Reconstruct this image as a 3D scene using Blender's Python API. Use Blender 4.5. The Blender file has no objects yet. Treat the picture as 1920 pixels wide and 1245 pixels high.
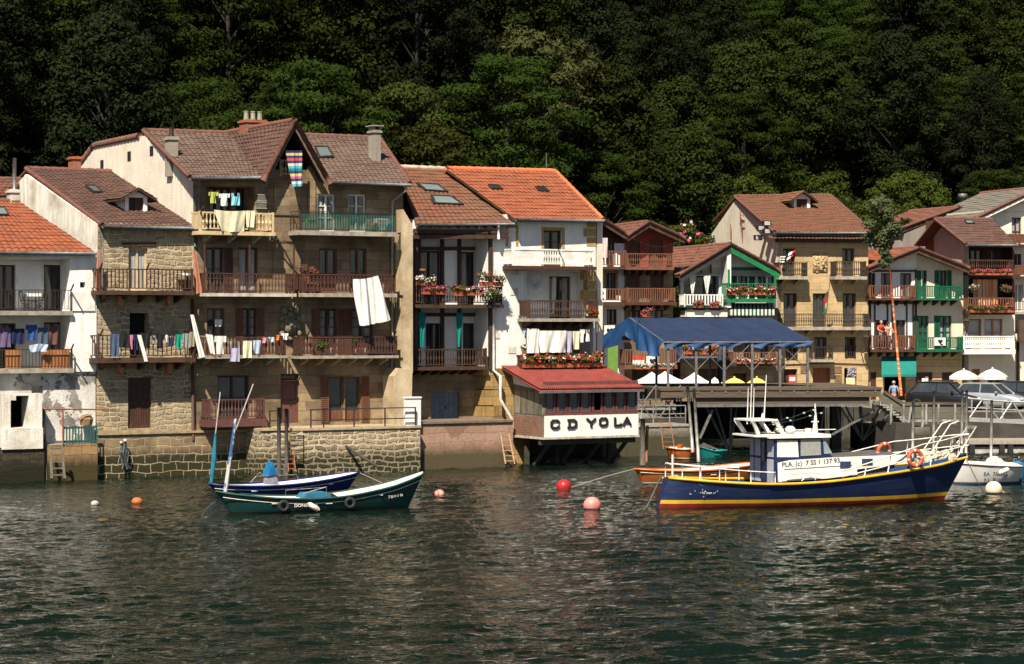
import bpy, math, random
import numpy as np
from mathutils import Vector
R = math.radians
rnd = random.Random(7)
SC = bpy.context.scene
COL = SC.collection
# ---------------------------------------------------------------- camera
FPX = 4500.0      # focal length in pixels of a 1920 px wide frame
HC = 6.6          # camera height above the water
PYH = 600.0       # picture row of the horizon
cam = bpy.data.cameras.new('camera'); cam_o = bpy.data.objects.new('camera', cam); COL.objects.link(cam_o)
cam.sensor_width = 36; cam.lens = 36 * FPX / 1920
cam_o.location = (0, 0, HC); cam_o.rotation_euler = (R(90), 0, 0)
cam.shift_y = -(622.5 - PYH) / 1920
cam.clip_start = .5; cam.clip_end = 3000
SC.camera = cam_o
# ---------------------------------------------------------------- sky and sun
SUN_EL, SUN_AZ = 51.0, 14.0      # light travels towards +Y and a little +X
w = bpy.data.worlds.new('World'); SC.world = w; w.use_nodes = True
wn = w.node_tree
sky = wn.nodes.new('ShaderNodeTexSky'); sky.sky_type = 'NISHITA'; sky.sun_disc = False
sky.sun_elevation = R(SUN_EL); sky.sun_rotation = R(180 + SUN_AZ)
sky.air_density = .85; sky.dust_density = .8; sky.ozone_density = 1
wn.links.new(sky.outputs[0], wn.nodes['Background'].inputs[0])
wn.nodes['Background'].inputs[1].default_value = .05
sd = bpy.data.lights.new('sun', 'SUN'); sd.energy = 5.0; sd.angle = R(.5); sd.color = (1, .92, .79)
so = bpy.data.objects.new('sun', sd); COL.objects.link(so)
trav = Vector((math.sin(R(SUN_AZ)) * math.cos(R(SUN_EL)), math.cos(R(SUN_AZ)) * math.cos(R(SUN_EL)), -math.sin(R(SUN_EL))))
so.rotation_euler = trav.to_track_quat('-Z', 'Y').to_euler(); so.location = (-20, -60, 120)
SC.view_settings.view_transform = 'Standard'; SC.view_settings.look = 'None'
SC.view_settings.exposure = 1.02; SC.view_settings.gamma = 1
SC.cycles.max_bounces = 5; SC.cycles.diffuse_bounces = 1; SC.cycles.glossy_bounces = 3
SC.cycles.transparent_max_bounces = 4
# ---------------------------------------------------------------- materials
def mk(name, rough=.8, metal=0, spec=.3):
    m = bpy.data.materials.new(name); m.use_nodes = True
    nt = m.node_tree; b = nt.nodes['Principled BSDF']
    b.inputs['Roughness'].default_value = rough; b.inputs['Metallic'].default_value = metal
    b.inputs['Specular IOR Level'].default_value = spec
    return m, nt, b
def nd(nt, t, **k):
    n = nt.nodes.new('ShaderNode' + t)
    for a, v in k.items():
        if a.startswith('i_'): n.inputs[a[2:].replace('_', ' ')].default_value = v
        else: setattr(n, a, v)
    return n
def lk(nt, a, b): nt.links.new(a, b)
def c4(c): return (c[0], c[1], c[2], 1)
def math2(nt, op, a, b=None, clamp=False):
    n = nd(nt, 'Math', operation=op, use_clamp=clamp)
    for i, v in enumerate((a, b)):
        if v is None: continue
        if isinstance(v, (int, float)): n.inputs[i].default_value = v
        else: lk(nt, v, n.inputs[i])
    return n.outputs[0]
def mixc(nt, f, a, b, bt='MIX'):
    n = nd(nt, 'Mix', data_type='RGBA', blend_type=bt)
    for s, v in ((n.inputs[0], f), (n.inputs[6], a), (n.inputs[7], b)):
        if isinstance(v, (int, float)): s.default_value = v
        elif isinstance(v, tuple): s.default_value = c4(v)
        else: lk(nt, v, s)
    return n.outputs[2]
def ramp(nt, f, p0, p1, v0=0, v1=1):
    n = nd(nt, 'MapRange', clamp=True); lk(nt, f, n.inputs[0])
    for i, v in enumerate((p0, p1, v0, v1)): n.inputs[i + 1].default_value = v
    return n.outputs[0]
def coords(nt, sc=(1, 1, 1)):
    t = nd(nt, 'TexCoord'); m = nd(nt, 'Mapping'); m.inputs['Scale'].default_value = sc
    lk(nt, t.outputs['Object'], m.inputs[0]); return m.outputs[0]
def noise(nt, vec, s, d=4, r=.6):
    n = nd(nt, 'TexNoise'); n.inputs['Scale'].default_value = s; n.inputs['Detail'].default_value = d
    n.inputs['Roughness'].default_value = r; lk(nt, vec, n.inputs['Vector']); return n.outputs['Fac']
def bumpn(nt, b, h, dist=.02, st=1.0):
    n = nd(nt, 'Bump'); n.inputs['Strength'].default_value = st; n.inputs['Distance'].default_value = dist
    lk(nt, h, n.inputs['Height']); lk(nt, n.outputs[0], b.inputs['Normal']); return n
def plane2(nt):
    """facade coordinates: (u + w, z, 0) in the object's own frame"""
    t = nd(nt, 'TexCoord'); s = nd(nt, 'SeparateXYZ'); lk(nt, t.outputs['Object'], s.inputs[0])
    c = nd(nt, 'CombineXYZ'); lk(nt, math2(nt, 'ADD', s.outputs[0], s.outputs[1]), c.inputs[0]); lk(nt, s.outputs[2], c.inputs[1])
    return c.outputs[0], s.outputs[2]
_mc = {}
def M(c, c2=None, sc=2.5, rough=.75, metal=0, bump=0, bsc=12, st=(1, 1, 1), spec=.3, lo=.35, hi=.65, name='paint'):
    key = (c, c2, sc, rough, metal, bump, bsc, st, spec, lo, hi)
    if key in _mc: return _mc[key]
    m, nt, b = mk(name, rough, metal, spec); v = coords(nt, st)
    if c2 is None: c2 = tuple(x * .72 for x in c)
    lk(nt, mixc(nt, ramp(nt, noise(nt, v, sc), lo, hi), c, c2), b.inputs['Base Color'])
    if bump: bumpn(nt, b, noise(nt, v, bsc), bump)
    _mc[key] = m; return m
def plaster(name, c, dirt, amount=.5, peel=None):
    m, nt, b = mk(name, .9, 0, .1); v = coords(nt); vs = coords(nt, (2.2, 2.2, .22))
    big = ramp(nt, noise(nt, v, .7, 6), .42, .72); st = ramp(nt, noise(nt, vs, 1.6, 5), .45, .75)
    f = math2(nt, 'MULTIPLY', math2(nt, 'MAXIMUM', big, st), amount)
    col = mixc(nt, f, c, dirt); fine = noise(nt, v, 9, 5)
    col = mixc(nt, ramp(nt, fine, .55, .8, 0, .35), col, dirt)
    h = noise(nt, v, 14, 4)
    if peel:
        p = ramp(nt, noise(nt, v, .9, 7, .62), peel[1], peel[1] + .02)
        col = mixc(nt, p, col, mixc(nt, ramp(nt, noise(nt, v, 1.3), .4, .6), peel[0], tuple(x * .55 for x in peel[0])))
        h = math2(nt, 'SUBTRACT', h, p)
    lk(nt, col, b.inputs['Base Color']); bumpn(nt, b, h, .02)
    return m
def rubble(name, stone, stone2, mortar, sx=2.6, sy=4.2, edge=.05, alg=None, dist=.12, bdist=.05):
    m, nt, b = mk(name, .92, 0, .1); p, z = plane2(nt)
    def wob(vec, sc_, amt):
        nz = nd(nt, 'TexNoise'); nz.inputs['Scale'].default_value = sc_; lk(nt, p, nz.inputs['Vector'])
        sub = nd(nt, 'VectorMath', operation='SUBTRACT'); lk(nt, nz.outputs['Color'], sub.inputs[0]); sub.inputs[1].default_value = (.5, .5, .5)
        scl = nd(nt, 'VectorMath', operation='SCALE'); lk(nt, sub.outputs[0], scl.inputs[0]); scl.inputs['Scale'].default_value = amt
        ad = nd(nt, 'VectorMath', operation='ADD'); lk(nt, vec, ad.inputs[0]); lk(nt, scl.outputs[0], ad.inputs[1]); return ad.outputs[0]
    vec = wob(wob(p, .8, dist * 3.2), 4.5, dist * 1.1)
    br = nd(nt, 'TexBrick', offset=.37, offset_frequency=2, squash=.62, squash_frequency=3); lk(nt, vec, br.inputs['Vector'])
    for k, v in (('Color1', c4(stone)), ('Color2', c4(stone2)), ('Mortar', c4(mortar)), ('Scale', 1), ('Mortar Size', edge * .34), ('Mortar Smooth', .5), ('Bias', -.1), ('Brick Width', 1.25 / sx), ('Row Height', 1.0 / sy)):
        br.inputs[k].default_value = v
    fn = noise(nt, p, 6, 6); joint = math2(nt, 'SUBTRACT', 1., br.outputs['Fac'])
    vv = nd(nt, 'TexVoronoi', voronoi_dimensions='2D'); vv.inputs['Scale'].default_value = sx * .8; lk(nt, vec, vv.inputs['Vector']); sp = nd(nt, 'SeparateColor'); lk(nt, vv.outputs['Color'], sp.inputs[0])
    br2 = mixc(nt, ramp(nt, sp.outputs[1], .55, 1, 0, .7), br.outputs['Color'], tuple(x * .45 for x in stone2))
    br2 = mixc(nt, ramp(nt, sp.outputs[0], .6, 1, 0, .5), br2, tuple(min(1, x * 1.35) for x in stone))
    col = mixc(nt, ramp(nt, fn, .4, .75, 0, .5), br2, tuple(x * .5 for x in stone))
    mo = mixc(nt, ramp(nt, noise(nt, p, 1.2, 5), .4, .65), mortar, tuple(x * .62 for x in mortar))
    col = mixc(nt, joint, mo, col)
    if alg:
        wz = math2(nt, 'ADD', z, math2(nt, 'MULTIPLY', noise(nt, p, 1.5, 5), -.5))
        col = mixc(nt, ramp(nt, wz, alg[0] - .45, alg[0] + .1, .93, 0), col, mixc(nt, joint, mixc(nt, .35, alg[1], mortar), alg[1]))
    lk(nt, col, b.inputs['Base Color'])
    bumpn(nt, b, math2(nt, 'ADD', math2(nt, 'MULTIPLY', joint, 1), math2(nt, 'MULTIPLY', fn, .4)), bdist)
    return m
def ashlar(name, c1, c2, mortar, bw=.75, bh=.36, dark=.5, ms=.012, alg=None, dz=0.03):
    m, nt, b = mk(name, .92, 0, .1); p, z = plane2(nt)
    nz = nd(nt, 'TexNoise'); nz.inputs['Scale'].default_value = 1.3; lk(nt, p, nz.inputs['Vector'])
    scl = nd(nt, 'VectorMath', operation='SCALE'); lk(nt, nz.outputs['Color'], scl.inputs[0]); scl.inputs['Scale'].default_value = dz * 3
    ad = nd(nt, 'VectorMath', operation='ADD'); lk(nt, p, ad.inputs[0]); lk(nt, scl.outputs[0], ad.inputs[1])
    br = nd(nt, 'TexBrick', offset=.43); lk(nt, ad.outputs[0], br.inputs['Vector'])
    for k, v in (('Color1', c4(c1)), ('Color2', c4(c2)), ('Mortar', c4(mortar)), ('Scale', 1), ('Mortar Size', ms), ('Mortar Smooth', .4), ('Bias', 0), ('Brick Width', bw), ('Row Height', bh)):
        br.inputs[k].default_value = v
    n1 = noise(nt, p, .55, 6); n2 = noise(nt, p, 5, 6)
    col = mixc(nt, ramp(nt, n1, .42, .68, 0, dark), br.outputs['Color'], tuple(x * .42 for x in c2))
    col = mixc(nt, ramp(nt, n2, .45, .8, 0, .55), col, tuple(x * .5 for x in c1))
    if alg:
        wz = math2(nt, 'ADD', z, math2(nt, 'MULTIPLY', n2, -.4))
        f = ramp(nt, wz, alg[0] - .35, alg[0] + .1, .93, 0)
        f = math2(nt, 'MULTIPLY', f, ramp(nt, br.outputs['Fac'], 0, 1, 1, alg[2] if len(alg) > 2 else .6))
        col = mixc(nt, f, col, alg[1])
    lk(nt, col, b.inputs['Base Color'])
    bumpn(nt, b, math2(nt, 'SUBTRACT', math2(nt, 'MULTIPLY', n2, .5), br.outputs['Fac']), .04)
    return m
def tiles(name, c1, c2, c3, moss=(.05, .045, .03), amt=.5):
    """colour of each tile from its own cell; c3 is the weathered tone"""
    m, nt, b = mk(name, .85, 0, .15)
    uv = nd(nt, 'UVMap', uv_map='UVMap'); fl = nd(nt, 'VectorMath', operation='FLOOR'); lk(nt, uv.outputs[0], fl.inputs[0])
    wn_ = nd(nt, 'TexWhiteNoise', noise_dimensions='2D'); lk(nt, fl.outputs[0], wn_.inputs['Vector'])
    sp = nd(nt, 'SeparateColor'); lk(nt, wn_.outputs['Color'], sp.inputs[0])
    v = coords(nt)
    col = mixc(nt, sp.outputs[0], c1, c2)
    col = mixc(nt, math2(nt, 'MULTIPLY', ramp(nt, noise(nt, v, .8, 6), .4, .68), amt), col, c3)
    col = mixc(nt, ramp(nt, sp.outputs[1], .75, 1, 0, .6), col, c3)
    col = mixc(nt, ramp(nt, noise(nt, v, 3.5, 7, .7), .58, .72, 0, .6), col, moss)
    lk(nt, col, b.inputs['Base Color'])
    return m
# ---------------------------------------------------------------- mesh building
class MB:
    def __init__(s): s.v = []; s.f = []; s.mi = []; s.uv = None; s.cur = 0
    def add(s, vs, fs):
        o = len(s.v); s.v += [tuple(p) for p in vs]; s.f += [tuple(i + o for i in f) for f in fs]; s.mi += [s.cur] * len(fs); return s
    def box(s, x0, x1, y0, y1, z0, z1):
        s.add([(x0, y0, z0), (x1, y0, z0), (x1, y1, z0), (x0, y1, z0), (x0, y0, z1), (x1, y0, z1), (x1, y1, z1), (x0, y1, z1)],
              [(0, 3, 2, 1), (4, 5, 6, 7), (0, 1, 5, 4), (1, 2, 6, 5), (2, 3, 7, 6), (3, 0, 4, 7)]); return s
    def bar(s, a, b, w, h=None):
        """square beam from a to b"""
        a = Vector(a); b = Vector(b); h = h or w; d = (b - a).normalized()
        up = Vector((0, 0, 1)) if abs(d.z) < .95 else Vector((0, 1, 0))
        x = d.cross(up).normalized() * w / 2; y = x.cross(d).normalized() * h / 2
        s.add([a - x - y, a + x - y, a + x + y, a - x + y, b - x - y, b + x - y, b + x + y, b - x + y],
              [(0, 1, 2, 3), (7, 6, 5, 4), (0, 4, 5, 1), (1, 5, 6, 2), (2, 6, 7, 3), (3, 7, 4, 0)]); return s
    def tube(s, pts, r, n=6, cap=True):
        pts = [Vector(p) for p in pts]; rr = r if isinstance(r, (list, tuple)) else [r] * len(pts); vs = []
        for i, p in enumerate(pts):
            d = (pts[min(i + 1, len(pts) - 1)] - pts[max(i - 1, 0)]).normalized()
            up = Vector((0, 0, 1)) if abs(d.z) < .9 else Vector((0, 1, 0))
            x = d.cross(up).normalized(); y = d.cross(x)
            vs += [p + (x * math.cos(2 * math.pi * k / n) + y * math.sin(2 * math.pi * k / n)) * rr[i] for k in range(n)]
        fs = [(i * n + k, i * n + (k + 1) % n, (i + 1) * n + (k + 1) % n, (i + 1) * n + k) for i in range(len(pts) - 1) for k in range(n)]
        if cap: fs += [tuple(range(n)), tuple((len(pts) - 1) * n + k for k in reversed(range(n)))]
        s.add(vs, fs); return s
    def lathe(s, prof, c=(0, 0, 0), n=10, sx=1, sy=1):
        vs = [(c[0] + r * math.cos(2 * math.pi * k / n) * sx, c[1] + r * math.sin(2 * math.pi * k / n) * sy, c[2] + z) for r, z in prof for k in range(n)]
        m = len(prof)
        fs = [(i * n + k, i * n + (k + 1) % n, (i + 1) * n + (k + 1) % n, (i + 1) * n + k) for i in range(m - 1) for k in range(n)]
        fs += [tuple(reversed(range(n))), tuple((m - 1) * n + k for k in range(n))]
        s.add(vs, fs); return s
    def prism(s, poly, w0, w1):
        """poly of (u, z), extruded from depth w0 to w1"""
        n = len(poly)
        vs = [(u, w0, z) for u, z in poly] + [(u, w1, z) for u, z in poly]
        s.add(vs, [tuple(range(n)), tuple(reversed(range(n, 2 * n)))] + [(i, i + n, (i + 1) % n + n, (i + 1) % n) for i in range(n)]); return s
    def slab(s, quad, t):
        """sheet through 4 points, thickness t downwards"""
        q = [Vector(p) for p in quad]; n = len(q); lo = [p - Vector((0, 0, t)) for p in q]
        s.add(q + lo, [tuple(range(n)), tuple(reversed(range(n, 2 * n)))] + [(i, i + n, (i + 1) % n + n, (i + 1) % n) for i in range(n)]); return s
    def ball(s, c, r, n=10, m=7, sz=1.0):
        s.lathe([(max(r * math.sin(math.pi * i / m), .001), -r * sz * math.cos(math.pi * i / m)) for i in range(m + 1)], c, n); return s
    def build(s, name, mat, parent=None, smooth=False):
        me = bpy.data.meshes.new(name); me.from_pydata(s.v, [], s.f)
        mats = mat if isinstance(mat, (list, tuple)) else [mat]
        for m in mats: me.materials.append(m)
        if len(mats) > 1: me.polygons.foreach_set('material_index', s.mi)
        if smooth: me.polygons.foreach_set('use_smooth', [True] * len(me.polygons))
        if s.uv is not None:
            l = me.uv_layers.new(name='UVMap'); l.data.foreach_set('uv', s.uv)
        me.update()
        o = bpy.data.objects.new(name, me); COL.objects.link(o)
        if parent is not None: o.parent = parent
        return o
def tag(o, label=None, cat=None, group=None, kind=None):
    if label: o['label'] = label
    if cat: o['category'] = cat
    if group: o['group'] = group
    if kind: o['kind'] = kind
    return o
def empty(name, loc=(0, 0, 0), rz=0, label=None, cat=None, group=None):
    o = bpy.data.objects.new(name, None); COL.objects.link(o); o.location = loc; o.rotation_euler = (0, 0, rz)
    o.empty_display_size = .3
    return tag(o, label, cat, group)
def copy_tree(o, parent=None):
    c = o.copy(); COL.objects.link(c)
    if parent is not None: c.parent = parent
    for ch in list(o.children): copy_tree(ch, c)
    return c
def at(px, py, Y): return Vector(((px - 960) / FPX * Y, Y, HC + (PYH - py) / FPX * Y))
class Frame:
    """upright facade frame: u to the right, w to the back, z up; origin on the water plane under picture column px at distance Y"""
    def __init__(s, px, Y, th=30):
        s.th = R(th); s.o = Vector(((px - 960) / FPX * Y, Y)); s.u = Vector((math.cos(s.th), math.sin(s.th))); s.w = Vector((-math.sin(s.th), math.cos(s.th)))
    def P(s, px, py, out=0.):
        d = Vector(((px - 960) / FPX, 1)); t = (s.o.dot(s.w) - out) / d.dot(s.w)
        return ((d * t - s.o).dot(s.u), HC + (PYH - py) / FPX * t)
    def P3(s, px, py, out=0.):
        u, z = s.P(px, py, out); return (u, -out, z)
    def U(s, px, out=0.): return s.P(px, 600, out)[0]
    def rect(s, a, out=0.):
        """(px0, py0, px1, py1) -> u0, u1, z0, z1 on the plane 'out' metres in front"""
        xm = (a[0] + a[2]) / 2
        return s.U(a[0], out), s.U(a[2], out), s.P(xm, a[3], out)[1], s.P(xm, a[1], out)[1]
    def empty(s, name, label, cat, group=None): return empty(name, (s.o.x, s.o.y, 0), s.th, label, cat, group)
# ---------------------------------------------------------------- more helpers on frames
def f_ray(F, px, py):
    c = (-F.o.dot(F.u), -F.o.dot(F.w), HC); d = Vector(((px - 960) / FPX, 1))
    return c, (d.dot(F.u), d.dot(F.w), (PYH - py) / FPX)
def roofpt(F, px, py, o_e, z_e, pitch):
    """point of the roof plane (through the eave line, rising 'pitch' per metre backwards) seen at a picture point"""
    c, d = f_ray(F, px, py); t = (z_e + pitch * (c[1] + o_e) - c[2]) / (d[2] - pitch * d[1])
    return Vector((c[0] + t * d[0], c[1] + t * d[1], c[2] + t * d[2]))
def wpt(F, u, w, z): q = F.o + F.u * u + F.w * w; return Vector((q.x, q.y, z))
def place(F, mb, name, mat, label=None, cat=None, group=None, smooth=False, kind=None):
    """a top-level mesh written in facade coordinates, its origin moved to its own base"""
    n = len(mb.v); cx = sum(v[0] for v in mb.v) / n; cy = sum(v[1] for v in mb.v) / n; cz = min(v[2] for v in mb.v)
    mb.v = [(a - cx, b - cy, c - cz) for a, b, c in mb.v]
    o = mb.build(name, mat, None, smooth); o.location = wpt(F, cx, cy, cz); o.rotation_euler = (0, 0, F.th)
    return tag(o, label, cat, group, kind)
def thing(F, u, w, z, name, label, cat, group=None, rz=0): return empty(name, wpt(F, u, w, z), F.th + rz, label, cat, group)
# shared materials
WOODD = M((.035, .018, .012), (.07, .035, .02), 3, .7, st=(1, 1, .3)); WOODB = M((.16, .064, .032), (.09, .038, .021), 4, .7, st=(3, 3, .4))
WOODR = M((.075, .03, .019), (.04, .018, .013), 5, .65, st=(2, 2, .5)); WOODO = M((.38, .15, .05), (.25, .09, .03), 3, .6, st=(1, 1, .3))
WHITE = M((.72, .70, .64), (.55, .52, .45), 2, .6); CREAM = M((.55, .42, .24), (.4, .3, .17), 4, .75)
IRON = M((.02, .018, .017), (.05, .03, .02), 6, .6); STEEL = M((.28, .28, .27), (.18, .17, .16), 5, .45, .6); ZINC = M((.15, .155, .16), (.09, .09, .09), 4, .55, .3)
DARK = M((.008, .007, .006), (.015, .012, .01), 1, .9); GREENP = M((.008, .095, .045), (.006, .065, .033), 3, .6); GREENL = M((.01, .15, .05), (.007, .11, .038), 3, .55)
GLASS = M((.018, .022, .025), (.05, .055, .055), .8, .08, spec=.8); CURT = M((.34, .33, .30), (.2, .19, .17), 6, .8, st=(6, 6, .3))
SLABC = M((.34, .30, .24), (.2, .17, .13), 3, .9, bump=.01); TEAL = M((.005, .13, .12), (.004, .08, .08), 5, .8)
CONC = plaster('concrete', (.3, .27, .22), (.14, .12, .09), .8); ROPE = M((.3, .26, .2), (.2, .17, .12), 20, .9)
REDP = M((.5, .02, .03), (.3, .01, .02), 9, .8); PINKP = M((.6, .07, .16), (.4, .03, .08), 9, .8); WHITEP = M((.75, .66, .6), (.7, .3, .35), 9, .8)
LEAFG = M((.045, .10, .018), (.02, .05, .01), 8, .6); TERRA = M((.35, .09, .04), (.25, .06, .03), 5, .85)
T_BROWN = tiles('roof_tiles_brown', (.075, .038, .030), (.105, .056, .042), (.065, .042, .034)); T_OLD = tiles('roof_tiles_faded', (.115, .072, .054), (.08, .05, .04), (.15, .105, .078), amt=.7)
T_ORANGE = tiles('roof_tiles_orange', (.24, .074, .034), (.19, .056, .028), (.155, .056, .032), (.14, .07, .04), amt=.4)
T_MID = tiles('roof_tiles_mid', (.165, .065, .038), (.12, .048, .03), (.115, .068, .04), (.09, .065, .04), amt=.8); T_RUST = tiles('roof_tiles_rust', (.125, .052, .036), (.165, .068, .042), (.095, .05, .04), (.07, .045, .03))
def tile_mesh(mb, FL, FR, BR, BL, per=.23, step=.36, amp=.045, k=5):
    FL, FR, BR, BL = [Vector(p) for p in (FL, FR, BR, BL)]
    nrm = (FR - FL).cross(BL - FL).normalized(); nrm = nrm if nrm.z > 0 else -nrm
    nc = max(2, int(((FR - FL).length + (BR - BL).length) / 2 / per)); nr = max(1, int(((BL - FL).length + (BR - FR).length) / 2 / step))
    if mb.uv is None: mb.uv = []
    NC = nc * k; base = len(mb.v); vs = []
    for j in range(nr):
        for e, tt in ((.028, j / nr), (0.0, (j + .999) / nr)):
            L = FL.lerp(BL, tt); Rr = FR.lerp(BR, tt)
            for i in range(NC + 1):
                ph = (i % k) / k; h = amp * (math.sin(math.pi * ph) ** .7 if ph > 0 else 0) + e + .013 * math.sin(i // k * 12.9 + j * 4.1) * math.sin(i // k * 5.3 - j * 7.7)
                vs.append(L.lerp(Rr, i / NC) + nrm * h)
    W1 = NC + 1; fs = []; uv = []
    for j in range(2 * nr - 1):
        for i in range(NC):
            a = j * W1 + i; fs.append((a, a + 1, a + W1 + 1, a + W1)); r = (j // 2) + .5 if j % 2 == 0 else (j + 1) // 2 + .5
            uv += [i // k + .5, r] * 4
    mb.add(vs, fs); mb.uv += uv; return mb
def pad_uv(mb):
    n = sum(len(f) for f in mb.f); mb.uv += [3.5, 7.5] * (n - len(mb.uv) // 2)
def caps(mb, a, b, r=.11):
    a = Vector(a); b = Vector(b); n = max(1, int((b - a).length / .4)); pts = []; rr = []
    for i in range(n):
        pts += [a.lerp(b, i / n), a.lerp(b, (i + .96) / n)]; rr += [r * 1.12, r * .9]
    mb.tube(pts, rr, 8)
def roof(F, parent, mat, pts, pitch, o_e, z_e, back=None, name='roof', gutter=True, deck=WOODD, ridge=True, verge='', pts3=None, capmat=None, per=.23):
    """pts = picture points of front-left, front-right, back-right, back-left corners on the roof plane"""
    q = pts3 or [roofpt(F, x, y, o_e, z_e, pitch) for x, y in pts]
    mb = MB(); tile_mesh(mb, *q, per=per); mb.cur = 1
    mb.slab([p - Vector((0, 0, .02)) for p in q], .09)
    if back:
        bl = q[3] + Vector((0, back, -back * pitch)); br_ = q[2] + Vector((0, back, -back * pitch)); mb.cur = 0
        mb.slab([q[3], q[2], br_, bl], .1)
    pad_uv(mb); ro = mb.build(name, [mat, deck], parent)
    if ridge or verge:
        c = MB(); up = Vector((0, 0, .04))
        if ridge: caps(c, q[3] + up, q[2] + up)
        if 'l' in verge: caps(c, q[0] + up, q[3] + up, .1)
        if 'r' in verge: caps(c, q[1] + up, q[2] + up, .1)
        c.build('ridge_cap', capmat or M((.13, .052, .038), (.085, .04, .03), 3, .85), ro, True)
    if gutter:
        g = MB(); dv = Vector((0, -.07, -.03)); g.tube([q[0] + dv, q[1] + dv], .075, 8); g.build('gutter', ZINC, ro, True)
    return ro, q
def wall(F, parent, u0, u1, z0, z1, mat, out=0, ops=(), thick=.3, name='wall', sidew=None):
    """front face with real openings; ops = (u0, u1, z0, z1, depth); sidew = how far the end faces run back"""
    mb = MB(); w = -out
    us = sorted({u0, u1, *[min(max(o[i], u0), u1) for o in ops for i in (0, 1)]}); zs = sorted({z0, z1, *[min(max(o[i], z0), z1) for o in ops for i in (2, 3)]})
    for a, b in zip(us, us[1:]):
        for c, d in zip(zs, zs[1:]):
            m, n = (a + b) / 2, (c + d) / 2
            if b - a < 1e-4 or d - c < 1e-4 or any(o[0] < m < o[1] and o[2] < n < o[3] for o in ops): continue
            mb.add([(a, w, c), (b, w, c), (b, w, d), (a, w, d)], [(0, 1, 2, 3)])
    for o in ops:
        a, b, c, d, e = o[0], o[1], o[2], o[3], o[4]; a = max(a, u0); b = min(b, u1)
        mb.add([(a, w, c), (b, w, c), (b, w, d), (a, w, d), (a, w + e, c), (b, w + e, c), (b, w + e, d), (a, w + e, d)],
               [(0, 4, 5, 1), (1, 5, 6, 2), (2, 6, 7, 3), (3, 7, 4, 0)])
    s = sidew or thick
    mb.add([(u0, w, z0), (u0, w, z1), (u0, w + s, z1), (u0, w + s, z0)], [(0, 1, 2, 3)]); mb.add([(u1, w, z0), (u1, w + s, z0), (u1, w + s, z1), (u1, w, z1)], [(0, 1, 2, 3)])
    mb.add([(u0, w, z1), (u1, w, z1), (u1, w + thick, z1), (u0, w + thick, z1)], [(0, 1, 2, 3)]); mb.add([(u0, w, z0), (u1, w, z0), (u1, w + thick, z0), (u0, w + thick, z0)], [(3, 2, 1, 0)])
    return mb.build(name, mat, parent)
def side(parent, u, poly, mat, t=.3, name='side_wall', slant=0):
    """upright side wall at u; poly of (w, z); slant shifts it sideways per metre back"""
    n = len(poly); a = [(u + slant * p[0], p[0], p[1]) for p in poly]; b = [(x + t, y, z) for x, y, z in a]
    mb = MB(); mb.add(a + b, [tuple(range(n)), tuple(reversed(range(n, 2 * n)))] + [(i, i + n, (i + 1) % n + n, (i + 1) % n) for i in range(n)])
    return mb.build(name, mat, parent)
def window(F, parent, r, out=0, inset=.15, fm=WOODR, pm=GLASS, cols=2, rows=2, fw=.08, name='window', curtain=None, panel=0, sill=None, open_=False, shut=None, sm=None, surround=None):
    u0, u1, z0, z1 = F.rect(r, out); w = -out + inset; mb = MB(); e = .004
    a, b, c, d = u0 + e, u1 - e, z0 + e, z1 - e
    mb.box(a, a + fw, w, w + .07, c, d); mb.box(b - fw, b, w, w + .07, c, d); mb.box(a + fw, b - fw, w + .002, w + .068, d - fw, d); mb.box(a + fw, b - fw, w + .002, w + .068, c, c + fw)
    lo = c + fw
    if panel: lo = c + (d - c) * panel; mb.box(a + fw, b - fw, w + .02, w + .05, c + fw, lo)
    for i in range(1, cols): x = a + (b - a) * i / cols; mb.box(x - fw * .55, x + fw * .55, w - .004, w + .064, lo, d - fw)
    for j in range(1, rows): z = lo + (d - lo) * j / rows; mb.box(a + fw, b - fw, w + .006, w + .055, z - .018, z + .018)
    o = mb.build(name, fm, parent)
    MB().box(a + fw * .6, b - fw * .6, w + .075, w + .09, c + .02, d - fw * .6).build('opening' if open_ else 'pane', DARK if open_ else pm, o)
    if curtain:
        cb = MB(); n = 14
        for s0, s1 in ([(.08, .32), (.68, .92)] if curtain == 2 else [(.1, .9)]):
            x0 = a + (b - a) * s0; x1 = a + (b - a) * s1; vs = []
            for i in range(n + 1):
                x = x0 + (x1 - x0) * i / n; y = w + .060 + .01 * math.sin(i * 2.2); vs += [(x, y, lo + .03), (x, y, d - fw)]
            cb.add(vs, [(2 * i, 2 * i + 2, 2 * i + 3, 2 * i + 1) for i in range(n)])
        cb.build('curtain', CURT, o)
    if sill: MB().box(u0 - .06, u1 + .06, -out - .06, -out + .1, z0 - .07, z0 - .002).build('sill', sill, o)
    if surround:
        s = MB(); k = .14; s.box(u0 - k, u0, -out - .012, -out + .02, z0, z1 + k); s.box(u1, u1 + k, -out - .012, -out + .02, z0, z1 + k); s.box(u0, u1, -out - .012, -out + .02, z1, z1 + k); s.build('surround', surround, o)
    if shut:
        for sgn in shut:
            ww = (u1 - u0) * .5; x0 = u0 - ww if sgn == 'l' else u1; s = MB(); x0 += .01; x1 = x0 + ww - .02
            yb = -out - .005
            s.box(x0, x0 + .05, yb - .05, yb, z0, z1); s.box(x1 - .05, x1, yb - .05, yb, z0, z1); n = max(4, int((z1 - z0) / .09))
            for j in range(n + 1):
                z = z0 + (z1 - z0 - .05) * j / n; s.box(x0 + .05, x1 - .05, yb - .045, yb - .01, z, z + .055)
            s.box(x0 + .05, x1 - .05, yb - .01, yb - .002, z0, z1); s.build('shutter', sm or fm, o)
    return (u0, u1, z0, z1, inset + .1)
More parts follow.
